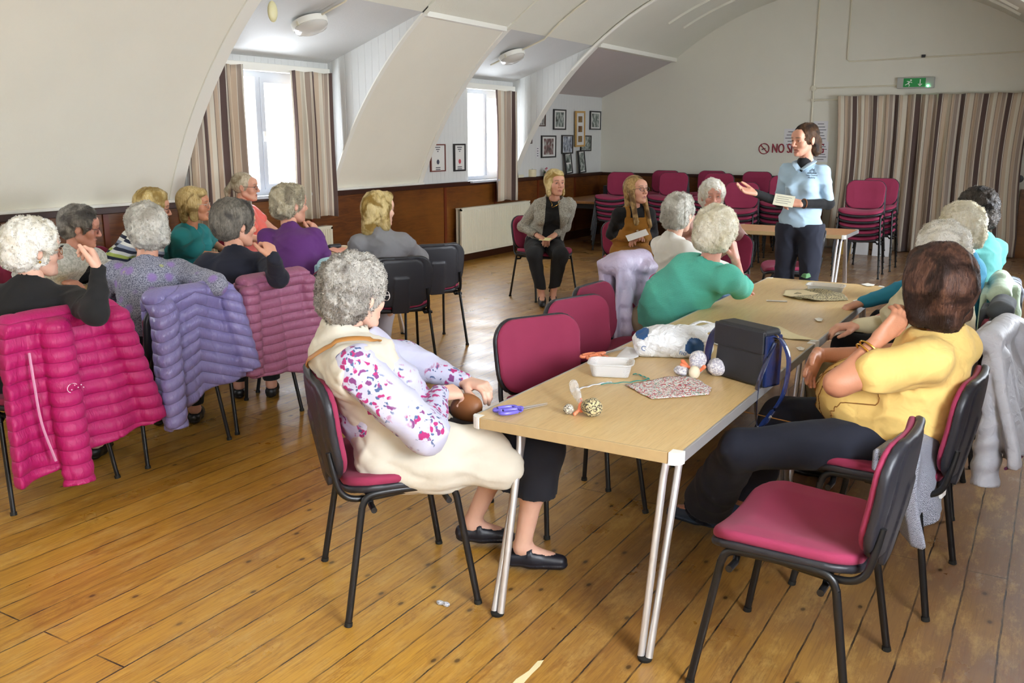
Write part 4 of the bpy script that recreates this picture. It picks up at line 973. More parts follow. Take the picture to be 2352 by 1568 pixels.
def hair(kind, rs, t=0.018, h=0.0055, n=2600):
    """returns V,F in head space"""
    face = [ell((0, 0.120, -0.040), (0.066, 0.085, 0.098))]
    sk = ell((0, -0.020, 0.034), (0.078+t, 0.095+t, 0.088+t)); seed = rs.rand()*20; extra = []; k = 0.03; st = 'wavy'; ln = 0.035; cuts = []; amp = 0.006; fr = 55; zc = -0.098
    if kind == 'curly': extra = [ell((0, -0.055, -0.03), (0.074+t*0.8, 0.058+t, 0.062)), ell((0, 0.045, 0.085), (0.055, 0.035, 0.03+t*0.3))]; st = 'curly'; amp = 0.0085; fr = 75; ln = 0.026; face = [ell((0, 0.130, -0.045), (0.064, 0.085, 0.098))]
    elif kind == 'short': extra = [ell((0, -0.06, -0.02), (0.068+t*0.5, 0.048+t*0.6, 0.062)), ell((0, 0.04, 0.09), (0.06, 0.035, 0.028))]; st = 'wavy'; amp = 0.005; fr = 60; ln = 0.032
    elif kind == 'crop': extra = [ell((0, -0.065, -0.02), (0.064+t*0.3, 0.042+t*0.4, 0.06)), ell((0.02, 0.02, 0.105), (0.05, 0.06, 0.025))]; amp = 0.005; fr = 70; ln = 0.03; face = [ell((0, 0.130, -0.045), (0.075, 0.098, 0.105))]
    elif kind == 'bob': extra = [cap((0.066, -0.01, 0.02), (0.070, 0.010, -0.085), 0.028+t*0.4, 0.024+t*0.5, (1, 0, 0), 1.5), cap((-0.066, -0.01, 0.02), (-0.070, 0.010, -0.085), 0.028+t*0.4, 0.024+t*0.5, (1, 0, 0), 1.5), cap((0, -0.06, 0.0), (0, -0.062, -0.085), 0.06+t*0.5, 0.05+t*0.5, (0, 1, 0), 1.3), ell((0, 0.065, 0.085), (0.05, 0.025, 0.03))]; st = 'straight'; ln = 0.06; amp = 0.002; fr = (90, 90, 12); zc = -0.135; face = [ell((0, 0.135, -0.055), (0.055, 0.085, 0.105))]
    elif kind == 'long': extra = [cap((0.066, 0.01, 0.02), (0.078, 0.050, -0.27), 0.026, 0.020, (1, 0.3, 0), 1.4), cap((-0.066, 0.01, 0.02), (-0.080, 0.050, -0.30), 0.026, 0.020, (1, -0.3, 0), 1.4), cap((0, -0.06, 0.0), (0, -0.085, -0.20), 0.07, 0.055, (0, 1, 0), 1.6)]; st = 'straight'; ln = 0.10; amp = 0.002; fr = (90, 90, 9); zc = -0.5; face = [ell((0, 0.125, -0.045), (0.060, 0.092, 0.120))]
    elif kind == 'wavybob': extra = [cap((0.06, -0.02, 0.02), (0.076, -0.012, -0.10), 0.032, 0.034), cap((-0.06, -0.02, 0.02), (-0.076, -0.012, -0.10), 0.032, 0.034), cap((0, -0.06, 0.0), (0, -0.075, -0.125), 0.065, 0.055), ell((0, 0.06, 0.09), (0.055, 0.03, 0.03))]; st = 'wavy'; ln = 0.07; amp = 0.006; fr = (55, 55, 28); zc = -0.175; face = [ell((0, 0.135, -0.05), (0.058, 0.085, 0.105))]
    elif kind == 'roundbob': extra = [cap((0.055, -0.02, 0.02), (0.062, -0.020, -0.075), 0.040, 0.036), cap((-0.055, -0.02, 0.02), (-0.062, -0.020, -0.075), 0.040, 0.036), cap((0, -0.06, 0.0), (0, -0.058, -0.085), 0.078, 0.045), ell((0, 0.05, 0.085), (0.06, 0.04, 0.035))]; st = 'wavy'; ln = 0.055; amp = 0.0075; fr = (36, 36, 24); zc = -0.132; face = [ell((0, 0.135, -0.05), (0.058, 0.085, 0.105))]
    elif kind == 'pony': extra = [cap((0, -0.118, 0.025), (0.0, -0.150, -0.03), 0.020, 0.026), cap((0.0, -0.150, -0.03), (0.0, -0.150, -0.135), 0.027, 0.016)]; st = 'back'; ln = 0.06; amp = 0.0012; fr = (12, 30, 80); face = [ell((0, 0.115, -0.035), (0.070, 0.094, 0.105)), ell((0.082, 0.0, -0.02), (0.02, 0.024, 0.035)), ell((-0.082, 0.0, -0.02), (0.02, 0.024, 0.035))]; k = 0.015; zc = -0.5
    elif kind == 'tied': extra = [ell((0, -0.085, -0.035), (0.066, 0.045, 0.075)), ell((0.03, -0.08, -0.085), (0.042, 0.036, 0.035)), ell((-0.03, -0.08, -0.085), (0.042, 0.036, 0.035)), ell((0.052, -0.05, -0.05), (0.026, 0.03, 0.05)), ell((-0.052, -0.05, -0.05), (0.026, 0.03, 0.05))]; st = 'wavy'; ln = 0.04; amp = 0.005; fr = 70; zc = -0.5; face = [ell((0, 0.112, -0.035), (0.070, 0.094, 0.108)), ell((0.082, 0.002, -0.015), (0.022, 0.024, 0.035)), ell((-0.082, 0.002, -0.015), (0.022, 0.024, 0.035))]; k = 0.02
    if kind in ('short', 'crop', 'curly'): face = face+[ell((0.086, 0.004, -0.03), (0.026+0.02*(kind != 'curly'), 0.024, 0.040)), ell((-0.086, 0.004, -0.03), (0.026+0.02*(kind != 'curly'), 0.024, 0.040))]
    prims = [sk]+extra; lo, hi = bounds(prims, 0.02)
    def f(P):
        d = union(prims, P, k); top = np.clip((P[:, 2]+0.05)/0.1, 0.15, 1) if kind in ('short', 'crop') else 1.0
        d = d-amp*top*noise(P, fr, seed)-amp*0.5*top*noise(P, np.array(fr)*2.1, seed+4)
        for c in face: d = smax(d, -prim(c, P), 0.012)
        return smax(d, zc-P[:, 2]+0.01*noise(P, 40, seed), 0.01)
    V, F = surf(f, lo, hi, h)
    if kind in ('tied', 'pony'): st2 = st
    S, SF = flow_strands(V, F, n, ln, st, rs, f)
    return V, F, S, SF

def glasses(col, w=1.0, r=0.021, thick=0.0016, oval=0.8):
    m = MB()
    for sx in (-1, 1):
        pts = [(0.032*sx+r*1.12*math.cos(a), 0.1035-0.25*abs(r*math.cos(a))*(math.cos(a)*sx > 0), -0.001+r*oval*math.sin(a)) for a in np.linspace(0, 2*PI, 22)]; m.tube(pts, thick, 6, cap=False)
        m.tube([(0.054*sx, 0.098, 0.004), (0.072*w*sx, 0.075, 0.006), (0.080*w*sx, 0.0, 0.008), (0.081*w*sx, -0.02, -0.005)], thick, 6)
    m.tube([(-0.011, 0.1045, 0.003), (0, 0.107, 0.006), (0.011, 0.1045, 0.003)], thick, 6)
    return m

def person(label, xy, yaw, hd=(0, 0.03, 1.17), hyaw=0, hpitch=0, hroll=0, bulk=1.0, stand=False, pelvis=None, sh_yaw=0, arms=None, legs=None, skm='fair', det=True, hairk='short', hairm=None, ht=0.018, hn=2600,
           top=None, sleeve=1.0, neck='crew', hem=None, bust=1.0, bottom=None, skirt=None, shoes=None, glass=None, mouth=0, age=0, brow='brow', gaze=(0, 0), group=None, waist=1.0, wr=1.0, cuffs=0.0, spec=None, feet=True, seed=None, hs=1.04, belly=0):
    rs = np.random.RandomState(int(abs(xy[0]*1000+xy[1]*317)) % 99991)
    root = empty('person', (xy[0], xy[1], 0), yaw); tag(root, label, 'person', group)
    b = bulk; pel = np.array(pelvis if pelvis is not None else ((0, 0, 0.94) if stand else (0, -0.03, 0.565)), float); hd = np.array(hd, float)
    nb = hd+np.array([0, -0.038, -0.148 if not stand else -0.168]); nb[:2] = nb[:2]*1.0; ch = pel+(nb-pel)*0.66+np.array([0, -0.012, 0]); mid = pel+(nb-pel)*0.33+np.array([0, -0.02 if stand else -0.035, 0])
    Rs = rotz(sh_yaw); SR = nb+Rs@np.array([0.158*b**0.5, -0.005, -0.068]); SL = nb+Rs@np.array([-0.158*b**0.5, -0.005, -0.068])
    Rh = rotz(hyaw)@rotx(hpitch)@roty(hroll)
    if arms is None: arms = {}
    A = {}
    for s, S in (('R', SR), ('L', SL)):
        sx = 1 if s == 'R' else -1
        a = dict(el=(0.22*sx*b**0.5, 0.03, 0.73), wr=(0.06*sx, 0.26, 0.68), d=None, n=(0, 0, -1), curl=0.45, spread=0.1, sc=1.0); a.update(arms.get(s, {}))
        if stand and s not in arms: a.update(el=(0.26*sx, -0.02, 1.14), wr=(0.25*sx, 0.05, 0.9), n=(-sx, 0, 0))
        el, w = np.array(a['el'], float), np.array(a['wr'], float)
        u = nrm(el-S); el = S+u*np.clip(np.linalg.norm(el-S), 0.22, 0.31); v = nrm(w-el); w = el+v*np.clip(np.linalg.norm(w-el), 0.20, 0.27)
        a['el'] = el; a['wr'] = w; a['d'] = nrm(a['d']) if a['d'] is not None else v; A[s] = a
    if legs is None: legs = {}
    Lg = {}
    for s in 'RL':
        sx = 1 if s == 'R' else -1
        l = dict(kn=(0.10*sx, 0.42, 0.50), an=(0.10*sx, 0.42, 0.09), toe=(0.02*sx, 1, 0)) if not stand else dict(kn=(0.095*sx, 0.03, 0.50), an=(0.10*sx, 0.0, 0.09), toe=(0.15*sx, 1, 0)); l.update(legs.get(s, {}))
        l['hip'] = pel+np.array([0.09*sx, 0.02, -0.02]); Lg[s] = {q: np.array(v, float) for q, v in l.items()}
    # --- skin body: one continuous surface under the clothes, finer pieces for head and hands flow out of it
    B = [cap(pel, mid, 0.13, 0.115, (0, 1, 0), 1.25), cap(mid, ch, 0.115, 0.12, (0, 1, 0), 1.25), cap(SL, SR, 0.042), cap(nb+np.array([0, -0.012, -0.03]), hd+Rh@np.array([0, -0.022, -0.065]), 0.056, 0.05)]
    for s, S in (('R', SR), ('L', SL)):
        a = A[s]; B += [cap(S, a['el'], 0.041*wr, 0.037*wr), cap(a['el'], a['wr'], 0.037*wr, 0.0255, a['n'], 1.12)]
    for s in 'RL':
        l = Lg[s]; B += [cap(l['hip'], l['kn'], 0.072, 0.050), cap(l['kn'], l['an'], 0.050, 0.033), ell(l['kn']*0.65+l['an']*0.35+np.array([0, -0.015, 0]), (0.050, 0.052, 0.09)), cap(l['an']+np.array([0, 0, -0.02]), l['an']+nrm(l['toe'])*0.13+np.array([0, 0, -0.055]), 0.030, 0.024)]
    parts = [(*blob(B, 0.0125, 0.03), 0)]
    HP, MASK = make_head(None, None, det, 1.0, mouth, age, brow, gaze); hoff = len(parts[0][0])
    for V, F, m in HP: parts.append((V@Rh.T*hs+hd, F, m))
    for s in 'RL':
        a = A[s]
        if a.get('hide'): continue
        th = 1 if s == 'L' else -1
        parts.append((*hand_mesh(a['wr'], a['el'], a['d'], a['n'], th, a['curl'], a['spread'], a['sc']), 0))
    V = []; F = []; mi = []; n = 0
    for v, f, m in parts:
        V.append(v); F.append(f+n); mi.append(np.full(len(f), m) if np.isscalar(m) else m); n += len(v)
    body = mesh('body', np.concatenate(V), np.concatenate(F), [SK[skm], M['lip'], M['eyewhite'], M['iris'], M[brow]], root, mi=np.concatenate(mi))
    nv = len(body.data.vertices)
    for q, nm in enumerate(('lip', 'brow', 'flush')):
        w_ = np.zeros(nv); w_[hoff:hoff+len(MASK)] = MASK[:, q]*(0.45 if nm == 'brow' and brow == 'browg' else 1); body.data.attributes.new(nm, 'FLOAT', 'POINT').data.foreach_set('value', w_)
    # --- hair
    if hairk:
        hv, hf, sv, sf = hair(hairk, rs, ht, n=hn); W_ = np.concatenate([hv, sv])@Rh.T*hs+hd; mesh('hair', W_, np.concatenate([hf, sf+len(hv)]), hairm, root)
    if glass:
        g = glasses(glass, **({'oval': 0.75})); g.V = [tuple(Rh@np.array(v)*hs+hd) for v in g.V]; g.build('glasses', plain('glasses_'+glass, glass, 0.25), root, True)
    # --- top garment
    fy = 1.0
    T = [cap(pel+np.array([0, 0.01, 0.0]), mid, 0.158*b, 0.148*b*waist, (0, 1, 0), 1.22), cap(mid+np.array([0, 0.012*b*b, 0]), ch, 0.150*b*waist, 0.150*b, (0, 1, 0), 1.25), cap(SL+Rs@np.array([0.03, 0, -0.01]), SR+Rs@np.array([-0.03, 0, -0.01]), 0.064*b**0.5, None), cap(nb+np.array([0, -0.012, -0.045]), nb+np.array([0, -0.008, 0.0]), 0.082, 0.062)]
    if bust: 
        for sx in (-1, 1): T.append(ell(ch+Rs@np.array([0.072*sx*b, 0.095*b, -0.035]), 0.068*b*bust))
    if stand: T.append(cap(pel+np.array([-0.05, 0, -0.03]), pel+np.array([0.05, 0, 0.05]), 0.138*b, None, (0, 1, 0), 1.02))
    if not stand: T.append(ell(mid+np.array([0, 0.05*b, -0.02]), (0.14*b, 0.12*b, 0.12*b)))
    if belly: T.append(ell(mid+np.array([0, 0.12+0.05*belly, -0.01]), (0.17*b, 0.16*belly, 0.15)))
    hemz = (pel[2]-0.09 if not stand else pel[2]-0.08) if hem is None else hem
    sl = []
    for s, S in (('R', SR), ('L', SL)):
        a = A[s]; r = 0.055*b**0.4*wr
        if sleeve >= 1: sl += [cap(S, a['el'], r*1.08, r*0.95), cap(a['el'], a['el']+(a['wr']-a['el'])*0.97, r*0.95, 0.034*b**0.3+cuffs)]
        elif sleeve > 0.5: e2 = a['el']+(a['wr']-a['el'])*(sleeve-0.5)*2; sl += [cap(S, a['el'], r*1.08, r*0.95), cap(a['el'], e2, r*0.95, 0.042+cuffs)]
        elif sleeve > 0: e2 = S+(a['el']-S)*sleeve*2; sl += [cap(S, e2, r*1.08, r*1.10)]
    sd = rs.rand()*30
    def ftop(P, grow=0.0, fold=1.0):
        d = smin(union(T, P, 0.05), union(sl, P, 0.03), 0.035) if sl else union(T, P, 0.05)
        r1 = 1-np.abs(noise(P, (8, 8, 17), sd)); r2 = 1-np.abs(noise(P, (17, 17, 30), sd+7))
        d = d-grow-fold*(0.009*r1**4+0.005*r2**4+0.0035*noise(P, (13, 13, 26), sd)-0.004)
        d = np.maximum(d, hemz-P[:, 2]-0.01*np.sin(P[:, 0]*20))
        nk = {'crew': 0.064, 'wide': 0.082, 'high': 0.052, 'v': 0.066}[neck]
        up_ = nrm(hd-nb); d = smax(d, -prim(cap(nb+up_*0.045+np.array([0, 0.012, 0]), nb+up_*0.3, nk, nk*1.6), P), 0.008)
        d = np.maximum(d, -prim(cap(nb+np.array([0, 0, -0.02]), nb+up_*0.1, 0.044, 0.048), P))
        if neck == 'v': d = smax(d, -prim(cap(nb+np.array([0, 0.10, -0.085]), nb+np.array([0, 0.06, 0.06]), 0.012, 0.075), P), 0.008)
        return d
    tb = bounds(T+sl, 0.035)
    if top is not None:
        v, f = surf(ftop, tb[0], tb[1], 0.0085)
        to = mesh('top', v, f, top, root)
    # --- lower garment
    if bottom is not None:
        b_ = b; b = max(b, 1.0)
        Q = [cap(pel+np.array([-0.05, 0, 0]), pel+np.array([0.05, 0, 0]), 0.128*b, None, (0, 1, 0), 1.05)]; ks = 0.03
        for s in 'RL':
            l = Lg[s]; e = l['kn']+(l['an']-l['kn'])*(spec or {}).get('leg', 0.95); fl_ = (spec or {}).get('flare', 0.05)
            Q += [cap(l['hip'], l['kn'], 0.098*b**0.7, 0.068*b**0.5), cap(l['kn'], e, 0.066*b**0.5, fl_)]
        def fb(P):
            d = union(Q, P, ks)-0.009*(1-np.abs(noise(P, (12, 12, 12), sd+9)))**4-0.0022*noise(P, (40, 40, 30), sd)
            for s in 'RL':
                l = Lg[s]; dr = nrm(l['an']-l['kn']); e = l['kn']+(l['an']-l['kn'])*(spec or {}).get('leg', 0.95)
                near = ((P-l['kn'])**2).sum(1) < 0.30; d = np.where(near & ((P-l['an'])**2).sum(1).__lt__(0.04), np.maximum(d, (P-e)@dr), d)
            return np.maximum(d, P[:, 2]-(hemz+0.03 if stand else pel[2]+0.08))
        lo, hi = bounds(Q, 0.03); v, f = surf(fb, lo, hi, 0.010); mesh('trousers' if not (spec or {}).get('tights') else 'tights', v, f, bottom, root); b = b_
    if skirt is not None:
        kR, kL = Lg['R']['kn'], Lg['L']['kn']; z0 = skirt.get('len', 0.16)
        Q = [cap(pel+np.array([-0.05, 0, 0]), pel+np.array([0.05, 0, 0]), 0.135*b), cap(Lg['R']['hip'], kR, 0.105*b, 0.078), cap(Lg['L']['hip'], kL, 0.105*b, 0.078), cap((Lg['R']['hip']+Lg['L']['hip'])/2, (kR+kL)/2, 0.11, 0.07)]
        if z0 > 0: Q += [cap(kR, kR+np.array([0, -0.03, -z0]), 0.075, 0.085), cap(kL, kL+np.array([0, -0.03, -z0]), 0.075, 0.085), cap((kR+kL)/2, (kR+kL)/2+np.array([0, -0.05, -z0]), 0.08, 0.09)]
        zc = skirt.get('z', min(kR[2], kL[2])-z0)
        def fs(P):
            d = union(Q, P, 0.05)-0.005*noise(P, (26, 14, 10), sd+5); d = np.maximum(d, zc-P[:, 2]); yc = skirt.get('ymax')
            if yc: d = np.maximum(d, P[:, 1]-yc)
            return np.maximum(d, P[:, 2]-pel[2]-0.09)
        lo, hi = bounds(Q, 0.03); v, f = surf(fs, lo, hi, 0.010); mesh('skirt', v, f, skirt['m'], root)
    if shoes is not None:
        for s in 'RL':
            l = Lg[s]; dr = nrm(l['toe']); an = l['an']; s_ = np.array([dr[1], -dr[0], 0]); Rm = np.stack([s_, dr, np.cross(s_, dr)], 1)
            def w_(v): return an+Rm@np.array(v)
            Q = [cap(w_((0, -0.035, -0.050)), w_((0, 0.04, -0.048)), 0.036), cap(w_((0, 0.04, -0.052)), w_((0, 0.145, -0.062)), 0.038, 0.028)]
            up2 = Rm@np.array([0, 0, 1.0])
            def fsh(P):
                L = (P-an)@Rm; d = union(Q, P, 0.02); d = np.maximum(d, -L[:, 2]-0.088)
                sole = np.maximum(union(Q, P, 0.02)-0.004, np.maximum(L[:, 2]+0.070, -L[:, 2]-0.090)); d = np.minimum(d, sole)
                if shoes.get('open', 1): d = smax(d, -prim(cap(w_((0, -0.028, -0.005)), w_((0, 0.075 if shoes.get('open') != 2 else 0.06, -0.012)), 0.036, 0.026), P), 0.006)
                if shoes.get('strap'): d = np.minimum(d, np.maximum(np.abs(L[:, 1]-0.03)-0.011, np.abs(union([cap(w_((0, -0.02, -0.03)), w_((0, 0.09, -0.045)), 0.036, 0.033)], P, 0.01)-0.002)-0.003))
                return d
            lo, hi = bounds(Q, 0.035); v, f = surf(fsh, lo, hi, 0.0045); mesh('shoe', v, f, shoes['m'], root)
    root['_']=0; del root['_']
    return dict(root=root, hd=hd, Rh=Rh, nb=nb, ch=ch, mid=mid, pel=pel, A=A, L=Lg, SR=SR, SL=SL, ftop=ftop, tb=tb, body=body, sd=sd, rs=rs)

# ------------------------------------------------------------------ everyone in the hall
D2R = math.radians
HM = dict(
 white=hairmat('hair_white', 'efebe0', 'fbf9f3', 'e2dbc9'), cream=hairmat('hair_cream', 'f0e9d4', 'fbf6e8', 'e4dabd'), silver=hairmat('hair_silver', 'c9c5ba', 'e3e0d8', 'b4aea2'),
 grey=hairmat('hair_grey', '76726c', 'a6a198', '57534f'), sandgrey=hairmat('hair_sand_grey', 'b5a98c', 'd3c9b0', '8f846f'), salt=hairmat('hair_grey_brown', 'a49e95', 'cbc6bd', '878079'),
 dgrey=hairmat('hair_dark_grey', '5f5a52', '8f887c', '46423e'), blonde=hairmat('hair_blonde', 'd2b870', 'efe0b0', 'a88b4c'), gold=hairmat('hair_golden', 'b4965a', 'd8c28c', '7d6436'),
 ash=hairmat('hair_ash_blonde', 'a99a80', 'cfc3ab', '8a7a60'), lblonde=hairmat('hair_light_blonde', 'd8c07e', 'f0deaa', 'a0803e'), brown=hairmat('hair_brown', '452d25', '6e4c3c', '2c1b15'),
 mbrown=hairmat('hair_mid_brown', '4a3423', '6e5038', '2e2018'), dark=hairmat('hair_dark_grey_brown', '3c352f', '6a6058', '26211e'), longb=hairmat('hair_long_blonde', '9c7a46', 'cfae76', '6e5230'))

def SIT(label, ch, yaw, head, face, pitch=0, roll=0, arms=None, legs=None, **k):
    k.setdefault('shoes', dict(m=SH_K))
    y = D2R(yaw); Ri = rotz(-y); c = np.array([ch[0], ch[1], 0.0])
    def L(p): return Ri@(at(*p)-c)
    ar = {}
    for s, a in (arms or {}).items():
        a = dict(a)
        if 'pel' in a: a['el'] = L(a.pop('pel'))
        if 'pwr' in a: a['wr'] = L(a.pop('pwr'))
        if 'wd' in a: a['d'] = Ri@np.array(a.pop('wd'), float)
        if 'wn' in a: a['n'] = Ri@np.array(a.pop('wn'), float)
        ar[s] = a
    lg = {}
    for s, a in (legs or {}).items(): lg[s] = {q: (L(v[1]) if isinstance(v, tuple) and v[0] == 'px' else v) for q, v in a.items()}
    return person(label, ch, y, hd=L(head), hyaw=D2R(face-yaw), hpitch=D2R(pitch), hroll=D2R(roll), arms=ar, legs=lg, **k)
def outer(p, name, m, grow=0.011, w=0.07, hem=None, top_gap=0.0, sleeveless=None, res=0.009, flare=0.0, side=None):
    """an open-fronted garment over the top"""
    nb, pel, ch = p['nb'], p['pel'], p['ch']
    hz = pel[2]-0.10 if hem is None else hem
    def f(P):
        d = p['ftop'](P, grow, 1.3)
        d0 = d; ww = w+flare*np.clip(nb[2]-P[:, 2], 0, 1)
        front = np.minimum(P[:, 1]-(ch[1]+0.02), ww-np.abs(P[:, 0]-ch[0])); d = np.maximum(d, front)
        inner = p['ftop'](P, -0.004, 1.0); d = np.maximum(d, -inner-0.012)
        d = np.maximum(d, hz-P[:, 2])
        if sleeveless is not None:
            for S in (p['SR'], p['SL']): s = 1 if S is p['SR'] else -1; d = np.maximum(d, (P[:, 0]-S[0])*s-sleeveless)
        return d
    v, fc = surf(f, p['tb'][0], p['tb'][1], res); return mesh(name, v, fc, m, p['root'])
def lift(p, pts): return [tuple(q) for q in pts]

# patterned cloths
def speckle(name, c1, c2, sc=150, extra=None):
    t = NT(name); v = t.noise(sc, 2, rough=0.7); c = t.mix(t.ramp(v, [(0.44, 0.0), (0.54, 1.0)]), c1, c2)
    for (col, s, th, sd) in (extra or []):
        vo = t.n('ShaderNodeTexVoronoi', {'Vector': t.mapc(loc=(sd, sd, sd)), 'Scale': s}).outputs['Distance']
        c = t.mix(t.math('MULTIPLY', t.ramp(vo, [(th*0.5, 1.0), (th, 0.0)]), 0.85), c, col)
    t.set(color=c, rough=0.9, sheen=0.04); return t.bump(t.noise(14, 3, dist=1.0), 0.006, 0.5).m
def bands(name, cols, freq, ang=0.0, axis=2):
    t = NT(name); s = t.n('ShaderNodeSeparateXYZ', {'Vector': t.mapc(rot=(ang, ang*0.4, 0))}); f = t.math('FRACT', t.math('MULTIPLY', t.math('ADD', s.outputs[axis], t.math('MULTIPLY', t.noise(5, 2), 0.03)), freq))
    n = len(cols); t.set(color=t.ramp(f, [(i/n, c) for i, c in enumerate(cols)], 'CONSTANT'), rough=0.9, sheen=0.04); return t.bump(t.noise(14, 3), 0.005, 0.5).m
def floral(name, base, cols, sc=11, leaf=None, dens=0.30):
    t = NT(name); c = lin(base); w = t.n('ShaderNodeVectorMath', {0: t.tc(), 1: t.n('ShaderNodeVectorMath', {0: t.n('ShaderNodeTexNoise', {'Vector': t.tc(), 'Scale': sc*2.2, 'Detail': 2}).outputs['Color'], 1: (0.06, 0.06, 0.06)}, operation='MULTIPLY').outputs[0]}, operation='ADD').outputs[0]
    big = t.n('ShaderNodeTexVoronoi', {'Vector': w, 'Scale': sc*0.42}).outputs['Distance']; zone = t.ramp(big, [(dens, 1.0), (dens+0.06, 0.0)])
    col = c
    for i, (cc, s, th) in enumerate(cols):
        vo = t.n('ShaderNodeTexVoronoi', {'Vector': t.n('ShaderNodeMapping', {'Vector': w, 'Location': (i*3.1, i*1.7, i)}).outputs[0], 'Scale': sc*s}).outputs['Distance']
        m_ = t.math('MULTIPLY', t.ramp(vo, [(th*0.8, 1.0), (th, 0.0)]), zone); col = t.mix(m_, col, cc)
    t.set(color=col, rough=0.85, sheen=0.03); return t.bump(t.noise(14, 3, dist=1.0), 0.006, 0.5).m
def knit(name, col):
    t = NT(name); w = t.n('ShaderNodeTexWave', {'Vector': t.mapc((1, 1, 1.0)), 'Scale': 70, 'Distortion': 5.0, 'Detail': 2, 'Detail Scale': 4.0}, bands_direction='Z').outputs['Fac']
    c = lin(col); t.set(color=t.mix(w, tuple(v*0.84 for v in c[:3])+(1,), c), rough=0.9, sheen=0.05); return t.bump(w, 0.003, 0.6).m
G_BL = cloth('black_knit', '141416'); G_NV = cloth('navy_knit', '191c2c'); G_PU = cloth('purple_jumper', '5c2a6e'); G_GR = cloth('grey_jumper', '86868a')
G_TEAL = cloth('teal_blouse', '1f7f84'); G_CORAL = cloth('coral_satin', 'ee6e62', rough=0.45); G_WH = cloth('white_top', 'e6e3dc'); G_PINK = cloth('pale_pink_cardigan', 'dcb5ac')
G_TQ = knit('turquoise_knit', '62cfb8'); G_TQ2 = cloth('turquoise_cardigan', '4a9690'); G_BLUE = cloth('bright_blue_top', '2a86a8'); G_CR = cloth('oatmeal_jumper', 'c9bd9a')
G_YE = cloth('yellow_tshirt', 'efca78', folds=18, fd=0.012); G_JEAN = cloth('dark_navy_trousers', '1d2130'); G_TR = cloth('black_trousers', '17181c'); G_BEI = cloth('khaki_trousers', '8d7c58'); G_WT = cloth('white_trousers', 'd9d3dc')
G_CG = speckle('marled_grey_cardigan', 'a9aaa0', 'c8c8c0', 60); G_TW = speckle('salt_and_pepper_knit', '6f6c64', 'aeaa9c', 170)
G_CP = speckle('ditsy_purple_print', '585c6e', 'a3a5b6', 210, [('9478bc', 11, 0.34, 1.0), ('aab070', 9, 0.14, 4.0)])
G_FL = floral('white_floral_print', 'bdbdd2', [('a82a6c', 2.6, 0.40), ('4d5f86', 3.6, 0.30), ('7d3f78', 2.2, 0.30)], 12, dens=0.50)
G_DS = bands('navy_white_green_stripes', ['20263c', 'dcdcd6', '20263c', '9fae5a', 'c9cccc', '20263c', '8a93a8', 'e0e0da'], 5.5, 0.3)
G_BS = bands('black_white_stripes', ['17171a', 'e6e6e2'], 34)
G_GIL = cloth('cream_quilted_gilet', 'c9c2b2', folds=18, fd=0.004)
def pinafore():
    t = NT('mustard_corduroy'); s = t.n('ShaderNodeSeparateXYZ', {'Vector': t.tc()}); w = t.math('PINGPONG', t.math('MULTIPLY', s.outputs[0], 220), 0.5)
    t.set(color=t.mix(t.noise(8), '8a5a1c', 'a4701f'), rough=0.9, sheen=0.05); return t.bump(w, 0.0015).m
G_PIN = pinafore(); G_TIGHT = plain('black_tights', '1b1718', 0.75); G_POLO = cloth('pale_blue_polo', 'a9c3d6')
SH_B = plain('navy_leather', '1a1d28', 0.4); SH_K = plain('black_leather', '131314', 0.4)
GLL, GRR = 'women seated along the left table', 'women seated on the right of the middle tables'

# --- left table
A_ = SIT('white haired person in a black cardigan at the left edge, seen from behind, gold earring', (-3.98, 2.37), 35, (78, 575, 1.12), -15, pitch=-4, bulk=1.12, skm='pale', hairk='curly', hairm=HM['white'], ht=0.024, top=G_BL, neck='crew', bust=0.6, glass='b98a6a', age=1,
    arms=dict(R=dict(pel=(268, 755, 0.86), pwr=(222, 668, 0.97), wd=(-.35, .1, .6), wn=(-.6, -.5, 0), curl=0.9), L=dict(el=(-.26, .2, .80), wr=(-.1, .38, .80))), bottom=G_TR, group=GLL, det=False, hn=3200)
B_ = SIT('grey cropped haired person in glasses and a marled grey cardigan over black', (-5.68, 3.50), -72, (184, 522, 1.075), -40, pitch=-10, skm='ruddy', hairk='crop', hairm=HM['grey'], ht=0.014, top=cloth('black_top', '17171a'), glass='5a2a38', age=1, brow='browg',
    arms=dict(R=dict(el=(.24, .10, .76), pwr=(215, 655, 0.74), wn=(0, 0, -1), curl=0.5), L=dict(el=(-.24, .16, .76), pwr=(232, 645, 0.745), wd=(1, .2, -.05), wn=(0, 0, -1), curl=0.5)), bottom=G_TR, group=GLL)
outer(B_, 'cardigan', G_CG, 0.012, 0.05, flare=0.06)
C_ = SIT('silver haired person in a grey top with purple flowers, elbow over the chair back', (-3.99, 3.06), 40, (335, 530, 1.14), 68, pitch=-6, bulk=1.05, skm='fair', hs=1.10, hairk='curly', hairm=HM['silver'], ht=0.016, top=G_CP, neck='wide', bust=0.8, waist=0.95,
    arms=dict(R=dict(pel=(545, 672, 0.86), pwr=(400, 665, 0.80), wn=(0, 0, -1), curl=0.4), L=dict(el=(-.25, .18, .78), wr=(-.05, .36, .80))), bottom=G_TR, group=GLL, det=False, hn=3400)
D_ = SIT('short blonde person in glasses and a navy, white and green striped jumper', (-5.78, 4.18), -66, (352, 478, 1.125), -42, pitch=-6, skm='fair', hairk='crop', hairm=HM['blonde'], ht=0.02, top=G_DS, glass='4a2f33', age=0.7, arms=dict(R=dict(el=(.25, .08, .78)), L=dict(el=(-.26, .1, .78))), bottom=G_TR, group=GLL)
